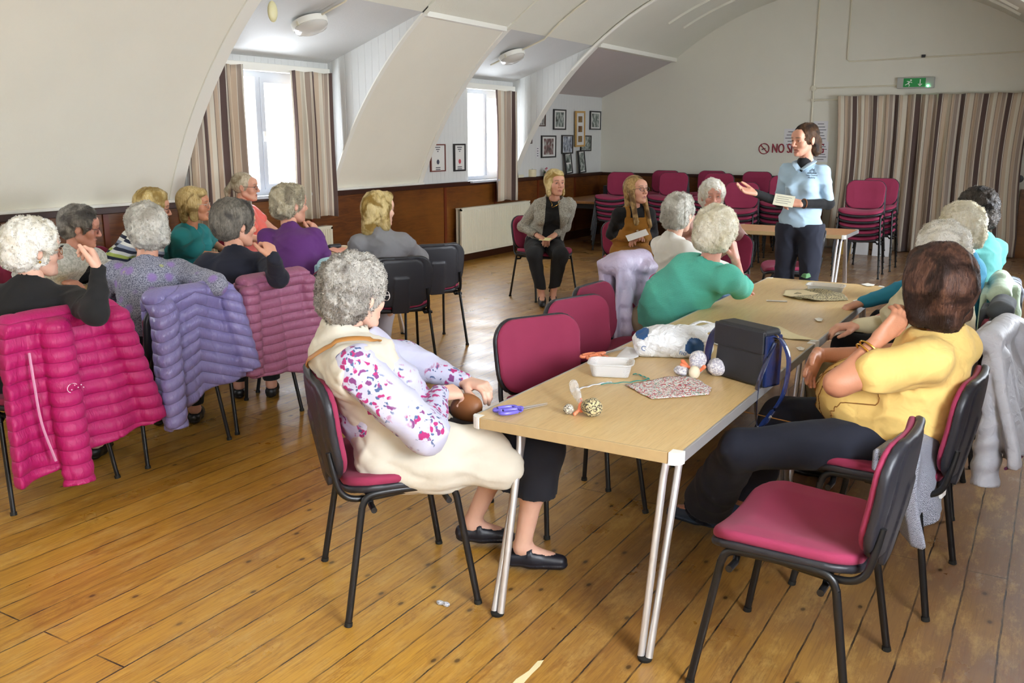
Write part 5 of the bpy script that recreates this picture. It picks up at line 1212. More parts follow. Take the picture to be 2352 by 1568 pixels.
E_ = SIT('blonde person in a teal blouse with rimless glasses and a pearl earring', (-5.80, 4.80), -70, (446, 470, 1.135), -52, skm='tan', hairk='bob', hairm=HM['gold'], ht=0.012, top=G_TEAL, neck='v', sleeve=0.45, glass='c8b8a8', age=0.8, arms=dict(R=dict(el=(.25, .08, .78), wr=(.1, .3, .75)), L=dict(el=(-.26, .1, .78), wr=(-.1, .3, .75))), bottom=G_TR, group=GLL)
F_ = SIT('dark grey haired person in a navy jumper with a hand raised to the chin', (-4.02, 3.68), 38, (541, 516, 1.13), -14, pitch=-3, bulk=1.0, skm='fair', hs=1.10, hairk='short', hairm=HM['dgrey'], ht=0.021, top=G_NV, bust=0.5,
    arms=dict(R=dict(pel=(645, 645, 0.86), pwr=(628, 592, 1.0), wd=(-.55, .25, .6), wn=(-.5, -.1, -.6), curl=0.9), L=dict(el=(-.27, .05, .80), wr=(-.05, .3, .95))), bottom=G_TR, group=GLL, det=False, hn=3400)
G_ = SIT('young pony-tailed person in dark glasses and a coral sleeveless blouse by the window', (-5.98, 5.70), -72, (563, 430, 1.20), -60, skm='fair', hairk='pony', hairm=HM['ash'], ht=0.004, top=G_CORAL, sleeve=0.2, glass='20201f', hn=4200, arms=dict(R=dict(el=(.24, .06, .80), wr=(.1, .3, .74)), L=dict(el=(-.25, .06, .80), wr=(-.1, .3, .74))), bottom=G_TR, group=GLL)
H_ = SIT('curly sandy grey haired person in a purple jumper with a hand against the cheek', (-4.10, 4.36), 30, (667, 470, 1.19), -18, skm='fair', hairk='curly', hairm=HM['sandgrey'], ht=0.016, top=G_PU, bulk=1.05, bust=0.6,
    arms=dict(R=dict(pel=(742, 590, 0.86), pwr=(716, 515, 1.05), wd=(-.3, .1, .8), wn=(-.7, -.2, 0), curl=0.8), L=dict(el=(-.27, .1, .80), wr=(-.05, .3, .76))), bottom=G_TR, group=GLL, det=False, hn=3400)
I_ = SIT('blonde bobbed person in a plain grey jumper seen from behind at the left table', (-4.08, 5.14), 44, (871, 482, 1.13), -16, skm='pale', hairk='wavybob', hairm=HM['lblonde'], ht=0.010, top=G_GR, bust=0.6, arms=dict(R=dict(el=(.26, .1, .76), wr=(.1, .32, .7)), L=dict(el=(-.25, .1, .76), wr=(-.08, .32, .7))), bottom=G_WT,
    legs=dict(R=dict(kn=(.05, .40, .49), an=(.0, .42, .09)), L=dict(kn=(-.22, .32, .49), an=(-.25, .34, .09))), shoes=dict(m=SH_K), det=False, hn=3400)
# hand of a person beyond the left frame
J_ = SIT('person at the very left edge of the picture, only fingers in view', (-4.12, 1.42), 80, (-190, 570, 1.14), 30, skm='ruddy', hairk='short', hairm=HM['grey'], top=G_NV, arms=dict(R=dict(pel=(-90, 690, 0.86), pwr=(-38, 615, 0.99), wd=(.1, .7, .45), wn=(-.6, -.3, 0), curl=0.5)), bottom=G_TR, group=None, det=False)

# --- woman in the gilet
K_ = SIT('grey-white haired person in a cream quilted gilet and floral sleeves at the table corner', (-1.91, 2.53), -38, (817, 677, 1.095), -12, pitch=-6, bulk=1.12, skm='pale', hairk='curly', hairm=HM['salt'], ht=0.020, top=G_FL, neck='crew', bust=1.0, glass='b9b0aa', age=1, wr=1.25,
    arms=dict(R=dict(pel=(985, 1000, 0.66), pwr=(1010, 905, 0.74), wn=(-.3, .2, -.8), curl=0.6, d=(-.5, .9, -.1)), L=dict(el=(-.30, .12, .76), wr=(-.02, .30, .70), n=(0, 0, -1), curl=0.6, d=(.9, .5, 0))),
    legs=dict(R=dict(kn=(.13, .45, .50), an=('px', (1200, 1250, 0.10)), toe=(.55, 1, 0)), L=dict(kn=(-.08, .42, .50), an=('px', (1085, 1195, 0.10)), toe=(.45, 1, 0))), skirt=dict(m=cloth('navy_skirt', '15161f'), len=0.22, z=0.33), shoes=dict(m=SH_B, strap=True, open=2), hn=5200, feet=True)
# --- blazer woman
L_ = SIT('seated blonde bobbed person in a salt and pepper blazer over black, hands in lap', (-4.47, 8.20), -147, (1275, 421, 1.18), -124, pitch=3, hs=1.08, bulk=1.12, skm='fair', hairk='bob', hairm=HM['lblonde'], ht=0.013, top=cloth('black_shell_top', '121214'), neck='wide', sleeve=0, hn=4200, wr=1.1,
    arms=dict(R=dict(el=(.22, .0, .74), wr=(.07, .22, .66), d=(-.6, .5, -.3), n=(-.3, .2, -.9), curl=0.5), L=dict(el=(-.22, .0, .74), wr=(-.07, .22, .66), d=(.6, .5, -.3), n=(.3, .2, -.9), curl=0.5)),
    legs=dict(R=dict(kn=(.13, .43, .50), an=(.05, .44, .10), toe=(.05, 1, 0)), L=dict(kn=(-.13, .43, .50), an=(-.06, .40, .10), toe=(0, 1, 0))), bottom=G_TR, spec=dict(leg=0.88, flare=0.05), shoes=dict(m=SH_K, strap=True), gaze=(0.1, 0.05))
M_ = SIT('long blonde haired person in glasses, mustard corduroy pinafore over black, legs crossed', (-3.42, 8.0), -140, (1461, 437, 1.155), -112, pitch=9, hs=1.10, skm='fair', hairk='long', hairm=HM['longb'], ht=0.006, top=cloth('black_jersey', '101013'), neck='crew', hn=7000, wr=0.85, glass='262a30',
    arms=dict(R=dict(el=(.20, .02, .74), wr=(.10, .25, .74), d=(-.8, .4, .1), n=(0, .2, -1), curl=0.5), L=dict(el=(-.20, .04, .74), wr=(-.02, .27, .72), d=(.9, .2, -.1), n=(0, .1, -1), curl=0.5)),
    legs=dict(R=dict(kn=(.02, .46, .56), an=(-.22, .55, .22), toe=(-.3, 1, -.3)), L=dict(kn=(-.08, .43, .48), an=(.08, .30, .10), toe=(0, 1, 0))), bottom=G_TIGHT, spec=dict(leg=0.99, flare=0.04, tights=True), skirt=dict(m=G_PIN, len=0.0, z=0.40, ymax=0.36), shoes=dict(m=SH_K), gaze=(0.0, 0.1))
# --- around the middle tables
N_ = SIT('silver-white haired person in a white top seen from behind, left of the turquoise jumper', (-2.05, 5.72), -40, (1560, 492, 1.135), -12, skm='pale', hairk='curly', hairm=HM['silver'], ht=0.016, top=G_WH, bust=0.6, arms=dict(R=dict(el=(.2, .2, .76), wr=(.0, .35, .74)), L=dict(el=(-.26, .1, .76), wr=(-.05, .33, .74))), bottom=cloth('blue_jeans', '5f7fa6'), det=False, hn=3400)
O_ = SIT('white curly haired person in pale pink facing the camera at the end of the tables', (-2.55, 7.72), -160, (1636, 452, 1.15), -152, pitch=2, skm='ruddy', hairk='curly', hairm=HM['white'], ht=0.022, top=G_PINK, neck='high', age=1.4, brow='browg', hn=3400, arms=dict(R=dict(el=(.25, .1, .78), wr=(.1, .3, .74)), L=dict(el=(-.24, .12, .8), wr=(-.04, .28, .9), n=(0, -1, 0))), bottom=G_TR, gaze=(0.2, 0.3))
P_ = SIT('cream curly haired person in a turquoise knitted jumper leaning on the table, chin on hand', (-1.90, 4.98), -32, (1646, 537, 1.12), -8, pitch=-3, bulk=1.16, hs=1.06, skm='ruddy', hairk='curly', hairm=HM['cream'], ht=0.026, top=G_TQ, neck='wide', sleeve=0.62, bust=0.6, waist=1.1,
    arms=dict(R=dict(pel=(1712, 668, 0.78), pwr=(1690, 600, 0.97), wd=(-.15, -.1, .8), wn=(-.8, .0, 0), curl=0.7), L=dict(el=(-.1, .33, .78), wr=(.1, .42, .76))), bottom=cloth('tan_skirt', '8a7a62'), hn=4800, det=False)
Q_ = person('standing person in a pale blue polo shirt over black sleeves, gesturing with a note', (-1.72, 7.40), D2R(176), hd=(0.01, 0.02, 1.605), bulk=0.88, hyaw=D2R(-30), hpitch=D2R(-5), wr=0.85, stand=True, skm='fair', hairk='tied', hairm=HM['mbrown'], ht=0.004, hn=4600, top=G_POLO, sleeve=0.42, neck='v', hem=0.935, mouth=1.0, bust=0.9, gaze=(0, -0.1),
    arms=dict(R=dict(el=(.19, -.02, 1.12), wr=(.32, .20, 1.20), d=(.75, .6, .2), n=(-.5, .2, .8), curl=0.25, spread=0.22), L=dict(el=(-.19, -.05, 1.12), wr=(-.03, .19, 1.13), d=(.95, .25, .05), n=(.1, -.6, -.6), curl=0.6)),
    legs=dict(R=dict(kn=(.10, .02, .49), an=(.11, 0, .09)), L=dict(kn=(-.10, .03, .49), an=(-.10, 0, .09))), bottom=G_JEAN, spec=dict(leg=0.98, flare=0.085), shoes=dict(m=SH_K))
# --- right side
R_ = SIT('brown haired person in a yellow ruffled t-shirt with crossed arms and gold bangles, right foreground', (-0.46, 3.47), 78, (2152, 662, 1.115), 36, pitch=-5, belly=1.15, bulk=1.12, hs=1.12, skm='tan', hairk='roundbob', hairm=HM['brown'], ht=0.020, top=G_YE, neck='wide', sleeve=0.27, bust=1.0, waist=1.15, age=0.6, wr=1.2, hem=0.45,
    arms=dict(L=dict(pel=(1925, 880, 0.80), pwr=(2022, 775, 0.95), wd=(.35, .25, .45), wn=(-.3, .6, .3), curl=0.5), R=dict(el=(.20, .20, .76), wr=(-.13, .31, .83), d=(-.78, -.05, -.55), n=(-.1, -1, .1), curl=0.15, spread=0.2)),
    legs=dict(L=dict(kn=('px', (1700, 1030, 0.50)), an=('px', (1620, 1160, 0.12)), toe=(-.1, 1, 0)), R=dict(kn=(.12, .46, .50), an=(.14, .62, .09), toe=(0, 1, 0))), bottom=G_JEAN, spec=dict(leg=0.92, flare=0.10), shoes=dict(m=plain('blue_shoe', '27384e', 0.5), strap=True), hn=11000)
S_ = SIT('white haired person in an oatmeal jumper, hidden behind the yellow t-shirt', (-0.44, 4.42), 80, (2160, 582, 1.12), 38, skm='fair', hairk='curly', hairm=HM['white'], ht=0.022, top=G_CR, bulk=1.05, arms=dict(L=dict(pel=(2010, 735, 0.76), pwr=(2075, 690, 0.90), wd=(.3, .3, .5), curl=0.6), R=dict(el=(.25, .15, .76), wr=(.05, .35, .74))), bottom=G_BEI, det=False, hn=4400, group=GRR)
T_ = SIT('cream blonde haired person in a bright blue top beside the dark curly haired one', (-0.48, 5.16), 80, (2205, 528, 1.16), 38, skm='fair', hairk='curly', hairm=HM['cream'], ht=0.020, top=G_BLUE, arms=dict(L=dict(pel=(2060, 668, 0.80), wr=(-.05, .36, .75)), R=dict(el=(.25, .1, .78))), bottom=G_TR, det=False, hn=4000, group=GRR)
U_ = SIT('dark curly haired person in a turquoise cardigan, furthest on the right', (-0.44, 5.86), 62, (2243, 488, 1.20), 30, skm='fair', hairk='curly', hairm=HM['dark'], ht=0.022, top=G_TQ2, bulk=1.05, arms=dict(R=dict(el=(.27, -.02, .80), wr=(.1, .3, .74)), L=dict(el=(-.25, .1, .78))), bottom=G_TR, det=False, hn=4000, group=GRR)

# --- second layers and small belongings
def sleeves_under(p, m, r=0.040, name='undershirt'):
    Q = []
    for s, S in (('R', p['SR']), ('L', p['SL'])): a = p['A'][s]; Q += [cap(S, a['el'], r*0.85, r*0.98), cap(a['el'], a['el']+(a['wr']-a['el'])*0.96, r*1.0, r*0.78)]
    Q.append(cap(p['nb']+np.array([0, 0.02, -0.09]), p['nb']+np.array([0, 0.018, 0.005]), 0.056, 0.053))
    v, f = blob(Q, 0.0085, 0.02, 0.02, lambda d, P: np.maximum(d-0.003*noise(P, (40, 40, 40), 4), -prim(cap(p['nb'], p['hd'], 0.045, 0.05), P))); return mesh(name, v, f, m, p['root'])
sleeves_under(Q_, G_BL)

# gilet: sleeveless, quilted, skirts spread over the chair
def gilet(p, m):
    pel, mid, ch, nb, SR, SL = (p[q] for q in ('pel', 'mid', 'ch', 'nb', 'SR', 'SL')); b = 1.06
    T = [cap(pel+np.array([0, 0.03, 0]), mid+np.array([0, 0.02, 0]), 0.180*b, 0.165*b, (0, 1, 0), 1.3), cap(mid+np.array([0, 0.02, 0]), ch, 0.165*b, 0.162*b, (0, 1, 0), 1.25), cap(SL+np.array([0.02, 0, -0.01]), SR+np.array([-0.02, 0, -0.01]), 0.088), cap(nb+np.array([0, -0.02, -0.05]), nb+np.array([0, -0.01, 0.015]), 0.10, 0.078),
         cap(pel+np.array([0.10, -0.09, -0.04]), pel+np.array([0.17, 0.06, -0.05]), 0.105, 0.10, (0, 0, 1), 1.0), cap(pel+np.array([0.16, 0.02, -0.03]), pel+np.array([0.26, 0.27, -0.06]), 0.085, 0.07, (0.9, -0.35, 0), 1.7), cap(pel+np.array([0.17, 0.0, 0.04]), pel+np.array([0.24, 0.22, 0.03]), 0.07, 0.055, (0.9, -0.35, 0), 1.7)]
    def f(P):
        d = union(T, P, 0.05); q = np.abs(np.sin(PI*(P[:, 0]+P[:, 2])/0.075)*np.sin(PI*(P[:, 0]-P[:, 2])/0.075))**0.5
        r = 1-np.abs(noise(P, (9, 9, 15), 3)); d = d-0.007*q-0.010*r**3-0.006*noise(P, (20, 20, 30), 8)
        front = np.minimum(P[:, 1]-ch[1]-0.01, 0.10-np.abs(P[:, 0]-ch[0]+0.02)); d = np.maximum(d, front)
        d = np.maximum(d, -prim(cap(nb+np.array([0, 0.02, -0.12]), nb+np.array([0, 0.0, 0.1]), 0.062, 0.075), P))
        for S, sx in ((SR, 1), (SL, -1)): d = smax(d, -prim(ell(S+np.array([sx*0.075, 0.02, -0.07]), (0.062, 0.085, 0.125)), P), 0.015)
        in_ = union(T[:4], P, 0.05)+0.028; d = np.maximum(d, -in_)
        return np.maximum(d, 0.395-P[:, 2]-0.02*np.sin(P[:, 0]*18))
    lo, hi = bounds(T, 0.03); v, fc = surf(f, lo, hi, 0.0085); g = mesh('gilet', v, fc, m, p['root'])
    P = np.array(curve([ch+np.array([-0.14, -0.20, -0.06]), nb+np.array([-0.05, -0.16, -0.10]), nb+np.array([0.06, -0.13, -0.04]), SR+np.array([-0.04, 0.0, 0.10]), SR+np.array([-0.05, 0.09, 0.06])], 8))
    for _ in range(6):
        d = f(P); G = np.stack([f(P+np.eye(3)[q]*0.004)-d for q in range(3)], -1); G /= np.linalg.norm(G, axis=1)[:, None]+1e-9; P = P-G*np.clip(d-0.004, -0.03, 0.03)[:, None]*0.8
    s = MB(); s.tube(list(P), 0.011, 8, 0.35, (0.2, -1, 0.6)); s.build('bag_strap', plain('tan_strap', 'a9743a', 0.5), p['root'], True)
    MB().lathe([(0.011, 0), (0.011, 0.006)], pel+np.array([0.298, 0.30, -0.06]), 12, roty(PI/2)).build('snap', M['chrome'], p['root'])
gilet(K_, G_GIL)
v, f = blob([ell((0, 0, 0), (0.06, 0.035, 0.055)), ell((0.02, 0.0, 0.02), (0.05, 0.03, 0.04))], 0.007, 0.03, 0.02, lambda d, P: d-0.006*noise(P, 30, 2))
o = mesh('brown_bag', v, f, plain('tan_leather', '8a5630', 0.5)); o.location = at(1068, 940, 0.66); tag(o, 'brown leather bag held in the lap of the woman in the gilet', 'bag')
# pinafore bib and buttons
def bib(p, m):
    nb, ch, mid, pel = p['nb'], p['ch'], p['mid'], p['pel']
    def f(P):
        d = p['ftop'](P, 0.009, 1.0); w = np.abs(P[:, 0]-ch[0]); zt = ch[2]+0.045
        body = np.maximum(w-0.118-0.35*np.clip(ch[2]-P[:, 2], 0, 0.3), P[:, 2]-zt-0.01)
        strap = np.maximum(np.abs(w-0.088)-0.020, P[:, 2]-nb[2]-0.1); reg = np.minimum(body, strap)
        d = np.maximum(d, reg); d = np.maximum(d, -p['ftop'](P, -0.006, 1.0)); return np.maximum(d, pel[2]-0.02-P[:, 2])
    v, fc = surf(f, p['tb'][0], p['tb'][1], 0.008); mesh('pinafore_bib', v, fc, m, p['root'])
    for z in (ch[2]+0.02, ch[2]-0.06):
        ys = np.linspace(0.4, 0, 80); P = np.stack([ys*0+ch[0], ys, ys*0+z], 1); d = p['ftop'](P, 0.009, 1.0); i = int(np.argmax(d < 0)); MB().lathe([(0.013, 0), (0.013, 0.004), (0.004, 0.005)], (ch[0], ys[i]+0.001, z), 12, rotx(-PI/2)).build('button', plain('button', 'c9b89a', 0.3), p['root'])
bib(M_, G_PIN)
# blazer, with lapels given by the open front
outer(L_, 'blazer', G_TW, 0.014, 0.055, hem=0.42, flare=0.10)
def long_sleeves(p, m, frac=0.72, r=0.047, name='sleeves', end=0.04):
    Q = []
    for s, S in (('R', p['SR']), ('L', p['SL'])): a = p['A'][s]; Q.append([cap(S, a['el'], r*1.2, r*1.05), cap(a['el'], a['el']+(a['wr']-a['el'])*frac, r*1.02, end)])
    for q in Q:
        v, f = blob(q, 0.008, 0.03, 0.02, lambda d, P: d-0.006*(1-np.abs(noise(P, (22, 22, 30), 5)))**3); mesh('sleeve', v, f, m, p['root'])
long_sleeves(L_, G_TW)
# jewellery
gold = plain('gold', 'd9a94a', 0.25, 1.0)
def ringm(c, ax, r, t): ax = nrm(ax); u = nrm(np.cross(ax, (0.3, 0.2, 0.9))); w = np.cross(ax, u); m = MB(); m.tube([c+u*r*math.cos(a)+w*r*math.sin(a) for a in np.linspace(0, 2*PI, 20)], t, 6, cap=False); return m
a = R_['A']['L']; dv = nrm(a['el']-a['wr'])
ringm(a['wr']+dv*0.055, dv, 0.040, 0.0035).build('bangle', gold, R_['root'], True); ringm(a['wr']+dv*0.075, dv+np.array([0, 0.15, 0]), 0.042, 0.0035).build('bangle', gold, R_['root'], True)
a = Q_['A']['L']; dv = nrm(a['el']-a['wr']); ringm(a['wr']+dv*0.03, dv, 0.034, 0.006).build('watch_strap', plain('watch_brown', '7a4a2c', 0.4), Q_['root'], True)
a = L_['A']['R']; ringm(a['wr']+nrm(a['el']-a['wr'])*0.03, a['el']-a['wr'], 0.031, 0.003).build('hair_band', G_BL, L_['root'], True)
nb, ch = L_['nb'], L_['ch']; MB().tube(curve([nb+np.array([-0.065, 0.02, 0.0]), nb+np.array([-0.035, 0.10, -0.045]), ch+np.array([0, 0.172, 0.075]), nb+np.array([0.035, 0.10, -0.045]), nb+np.array([0.065, 0.02, 0.0])], 6), 0.002, 6).build('necklace', gold, L_['root'], True)
for p, sx in ((A_, 1), (E_, 1), (C_, -1), (R_, -1)):
    MB().sphere(p['hd']+p['Rh']@np.array((0.083*sx, -0.002, -0.045)), 0.006, 6).build('earring', M['eyewhite'] if p is not A_ else gold, p['root'], True)
# notes in hands
def note(p, s, w, h, label, off=(0, 0, 0), rot=None, col='e9e6cf'):
    a = p['A'][s]; c = a['wr']+a['d']*0.085+nrm(np.cross(a['n'], a['d']))*0.0+nrm(a['n'])*0.012+np.array(off); R = rot if rot is not None else np.eye(3)
    c = rotz(p['root'].rotation_euler[2])@c+np.array(p['root'].location); m = MB(); m.box((-w/2, -0.0008, -h/2), (w/2, 0.0008, h/2), R); o = m.build('note_card', plain('note_'+col, col, 0.7)); o.location = c; tag(o, label, 'paper'); return o
o = note(Q_, 'L', 0.155, 0.09, 'cream note held by the standing speaker', off=(0.035, 0.03, 0.025), rot=roty(0.12)@rotx(-0.35)); tmp = MB()
for i in range(4): tmp.box((-0.06, -0.0016, 0.025-i*0.016), (0.055-0.02*(i % 2), -0.0009, 0.0275-i*0.016), roty(0.12)@rotx(-0.35))
tmp.build('print', ink, o)
note(M_, 'R', 0.20, 0.07, 'white folded paper held by the woman in the pinafore', off=(0.02, 0.03, 0.02), rot=rotz(D2R(40))@roty(-0.3)@rotx(-0.8), col='efefef')
note(L_, 'R', 0.12, 0.06, 'small cream card held in the lap of the woman in the blazer', off=(0, 0.02, 0.02), rot=rotx(-1.2), col='eee3a8')
# shirt crest
def on_front(p, x, z):
    ys = np.linspace(0.4, -0.1, 160); d = p['ftop'](np.stack([ys*0+x, ys, ys*0+z], 1)); return ys[int(np.argmax(d < 0))]
cx_, cz_ = (-0.080, 1.345); yq = max(on_front(Q_, cx_+q, cz_+r) for q in (-0.045, -0.02, 0, 0.03, 0.05) for r in (-0.025, 0, 0.03))+0.003; ng = plain('crest_navy', '26303f', 0.7); m = MB()
def cst(a, b, w): strip(m, a, b, w, 0.0)
m.tube([(0.022*math.cos(t_), 0, 0.018+0.022*math.sin(t_)) for t_ in np.linspace(0, PI, 10)], 0.0022, 5); m.tube([(-0.012, 0, 0.018), (0, 0, 0.052), (0.012, 0, 0.018)], 0.003, 5); m.tube([(-0.035, 0, 0.012), (0.035, 0, 0.012)], 0.0035, 5); m.tube([(0, 0, 0.03), (0.02, 0, 0.045)], 0.0022, 5)
m.V = [(cx_-v[0], yq+v[1], cz_+v[2]) for v in m.V]; m.build('crest', ng, Q_['root'], True)
text('Lake District', 0.017, ng, Q_['root'], (cx_, yq+0.001, cz_-0.004), (PI/2, 0, PI), 'shirt_lettering'); text('Mobility', 0.017, ng, Q_['root'], (cx_, yq+0.001, cz_-0.022), (PI/2, 0, PI), 'shirt_lettering')

# ruffle seams on the yellow t-shirt: thin brown wavy overlocked lines
sm = plain('brown_seam', '8a5a20', 0.8)
def seam(p, f0, name='ruffle_seam'):
    pts = []
    for t_ in np.linspace(0, 1, 40):
        x, z = f0(t_); z += 0.004*math.sin(t_*70); ys = np.linspace(0.5, -0.05, 160); d = p['ftop'](np.stack([ys*0+x, ys, ys*0+z], 1)); i = int(np.argmax(d < 0)); pts.append((x, ys[i]+0.002, z))
    MB().tube(pts, 0.0022, 5, cap=True).build(name, sm, p['root'], True)
for k in range(4): seam(R_, lambda t, k=k: (-0.02-0.045*k-0.05*math.sin(PI*t)+0.02*t, 0.84-0.24*t-0.004*k))
seam(R_, lambda t: (0.05-0.26*t, 0.60-0.02*t))

# polo collar
nb = Q_['nb']; m = MB(); m.tube(curve([nb+np.array([0.012, 0.105, -0.055]), nb+np.array([0.055, 0.065, -0.015]), nb+np.array([0.066, -0.01, 0.005]), nb+np.array([0.0, -0.072, 0.012]), nb+np.array([-0.066, -0.01, 0.005]), nb+np.array([-0.055, 0.065, -0.015]), nb+np.array([-0.012, 0.105, -0.055])], 6), 0.024, 10, 0.28, (0, 0.3, 1)); m.build('collar', G_POLO, Q_['root'], True)

# ------------------------------------------------------------------ coats over the chair backs (in chair space, behind is -y)
def coat(label, chxy, yaw, m, zt=0.86, zb=0.30, w0=0.24, w1=0.30, quilt=0.0, chev=0.0, qa=0.011, fold=0.014, hem=(0, 0), flare=0.10, th=0.022, sleeves=(), xc=0.0, front=0.62, seed=1.0, res=0.009, extra=(), cuts=(), cat='coat', name='jacket', slant=0.0, vseam=(), group='coats hung over chair backs'):
    if quilt: m = quilt_mat(m, quilt, chev, xc)
    def yb(z): return -0.320-flare*np.maximum(0.80-z, 0)-0.10*np.maximum(z-0.80, 0)
    def f(P):
        x, y, z = P[:, 0]-xc, P[:, 1], P[:, 2]
        s = np.clip((zt-z)/(zt-zb), 0, 1); xx = x-slant*s; W = w0+(w1-w0)*s**0.8
        wrp = 0.0
        q = (np.abs(np.sin(PI*(z+chev*np.abs(x)+wrp)/quilt))**0.45)*qa if quilt else 0.0
        for v in vseam: q = q*np.clip(np.abs(xx-v-0.03*s)/0.012, 0.15, 1) if quilt else q
        pl = fold*s*np.sin(xx*26+2*np.sin(z*6+seed)+seed)+0.5*fold*noise(P, (22, 10, 9), seed+2)
        hz = zb+hem[0]*np.clip(-xx/0.3, 0, 1)+hem[1]*np.clip(xx/0.3, 0, 1)
        t = th+q; e = np.stack([np.abs(y-yb(z)-pl+0.25*np.maximum(np.abs(xx)-W+0.08, 0))-t, np.abs(xx)-W, z-zt, hz-z], -1)+0.012
        d = np.sqrt((np.maximum(e, 0)**2).sum(1))+np.minimum(e.max(1), 0)-0.012
        d = smin(d, prim(cap((-w0*0.85, -0.305, zt-0.025), (w0*0.85, -0.305, zt-0.025), 0.05, None, (0, 1, 0), 1.0), P-np.array([xc, 0, 0]))-0.5*q-0.4*pl, 0.03)
        e = np.stack([np.abs(y+0.235-0.1*(z-0.6)*0)-0.012-0.5*q, np.abs(x)-w0*0.92, z-zt+0.02, front-z], -1)+0.01
        d2 = np.sqrt((np.maximum(e, 0)**2).sum(1))+np.minimum(e.max(1), 0)-0.01; d = smin(d, d2, 0.02)
        for (a, b, ra, rb) in sleeves:
            p = cap(a, b, ra, rb, (0, 1, 0), 1.25); A = p[1]; B = p[2]; tt = (P-A)@(B-A)/((B-A)@(B-A)); L = np.linalg.norm(B-A)
            qq = q if quilt else 0.3*fold*np.sin(tt*L*60+4*noise(P, 9, seed))
            ds = prim(p, P)-qq; ds = np.maximum(ds, (tt-1)*L); d = smin(d, ds, 0.008)
        for p in extra: d = smin(d, prim(p, P)-0.3*fold*noise(P, 30, seed), 0.02)
        for p in cuts: d = smax(d, -prim(p, P), 0.01)
        return d
    lo = np.array([-0.46+xc+min(0, slant), -0.62, 0.05]); hi = np.array([0.46+xc+max(0, slant), -0.12, 1.0])
    V, F = surf(f, lo, hi, res); r = empty(name, (chxy[0], chxy[1], 0), D2R(yaw)); tag(r, label, cat, group)
    mesh('shell', V, F, m, r); return r
def quilt_mat(spec, p, chev, xc):                     # stitched channels follow the same lines as the padding
    name, col, rough = spec; t = NT(name); c = lin(col); s = t.n('ShaderNodeSeparateXYZ', {'Vector': t.tc()})
    u = t.math('ADD', s.outputs[2], t.math('MULTIPLY', t.math('ABSOLUTE', t.math('SUBTRACT', s.outputs[0], xc)), chev))
    w = t.math('ABSOLUTE', t.math('SINE', t.math('MULTIPLY', u, PI/p))); g = t.math('POWER', w, 0.4)
    n = t.n('ShaderNodeTexNoise', {'Vector': t.mapc((1.6, 1, 0.5)), 'Scale': 40, 'Detail': 3, 'Roughness': 0.5, 'Distortion': 0.8}).outputs['Fac']
    st = t.ramp(w, [(0.0, 1.0), (0.10, 0.0)]); t.set(color=t.mix(t.math('MULTIPLY', st, 0.5), t.mix(t.noise(6, 3), tuple(v*0.92 for v in c[:3])+(1,), c), tuple(v*0.45 for v in c[:3])+(1,)), rough=rough, sheen=0.03)
    return t.bump(t.math('ADD', t.math('MULTIPLY', g, 1.6), n), 0.006, 0.75).m
def nylon(name, col, rough=0.42, var=0.08):
    t = NT(name); c = lin(col); t.set(color=t.mix(t.noise(7, 4), tuple(v*(1-var) for v in c[:3])+(1,), c), rough=rough, sheen=0.03)
    n = t.n('ShaderNodeTexNoise', {'Vector': t.mapc((1, 1, 1.0)), 'Scale': 16, 'Detail': 4, 'Roughness': 0.5, 'Distortion': 1.2}).outputs['Fac']
    return t.bump(n, 0.014, 0.7).m
C1, C2, C3, C4 = (-4.02, 2.37), (-4.00, 3.06), (-4.03, 3.66), (-4.10, 4.37)
pk = ('pink_nylon', 'b00c60', 0.55); r = coat('bright pink quilted puffer jacket hung over the nearest left chair', C1, 90, pk, zt=0.87, zb=0.25, w0=0.27, w1=0.35, quilt=0.062, fold=0.014, flare=0.16, hem=(-0.06, 0.04),
    sleeves=(((-0.06, -0.37, 0.80), (-0.11, -0.50, 0.15), 0.062, 0.060), ((0.25, -0.36, 0.80), (0.36, -0.42, 0.30), 0.055, 0.055)), seed=2.0, vseam=(-0.19, 0.12), res=0.0095)
wl_ = plain('logo_white', 'e8c8d8', 0.6)
text('MOUNTAIN', 0.02, wl_, r, (-0.235, -0.43, 0.70), (PI/2, 0.25, 0), 'badge') if False else None
m = MB(); 
for i, (x, z) in enumerate(((-0.10, 0.605), (-0.085, 0.622), (-0.07, 0.609), (-0.055, 0.617), (-0.045, 0.604))): m.sphere((x-0.01, -0.515, z-0.03), 0.003, 5)
m.tube([(-0.105+0.025*math.cos(a), -0.515, 0.582+0.02*math.sin(a)) for a in np.linspace(0.6, 4.2, 9)], 0.0016, 5); m.build('logo', wl_, r, True)
z_ = MB(); z_.tube(curve([(-0.205, -0.395, 0.74), (-0.22, -0.43, 0.62), (-0.225, -0.46, 0.45), (-0.20, -0.49, 0.28)], 6), 0.006, 6); z_.build('zip', plain('zip_silver', 'c98aa8', 0.4), r, True)
coat('lilac blue quilted puffer jacket with slanting chevron quilting', C2, 89, ('lilac_nylon', '857db3', 0.33), zt=0.88, zb=0.36, w0=0.24, w1=0.27, quilt=0.058, chev=0.35, fold=0.016, flare=0.10, hem=(-0.16, 0.02),
    sleeves=(((-0.19, -0.37, 0.80), (-0.235, -0.45, 0.24), 0.055, 0.048), ((0.22, -0.37, 0.80), (0.285, -0.41, 0.42), 0.05, 0.05)), seed=5.0, vseam=(-0.08, 0.08), res=0.0095)
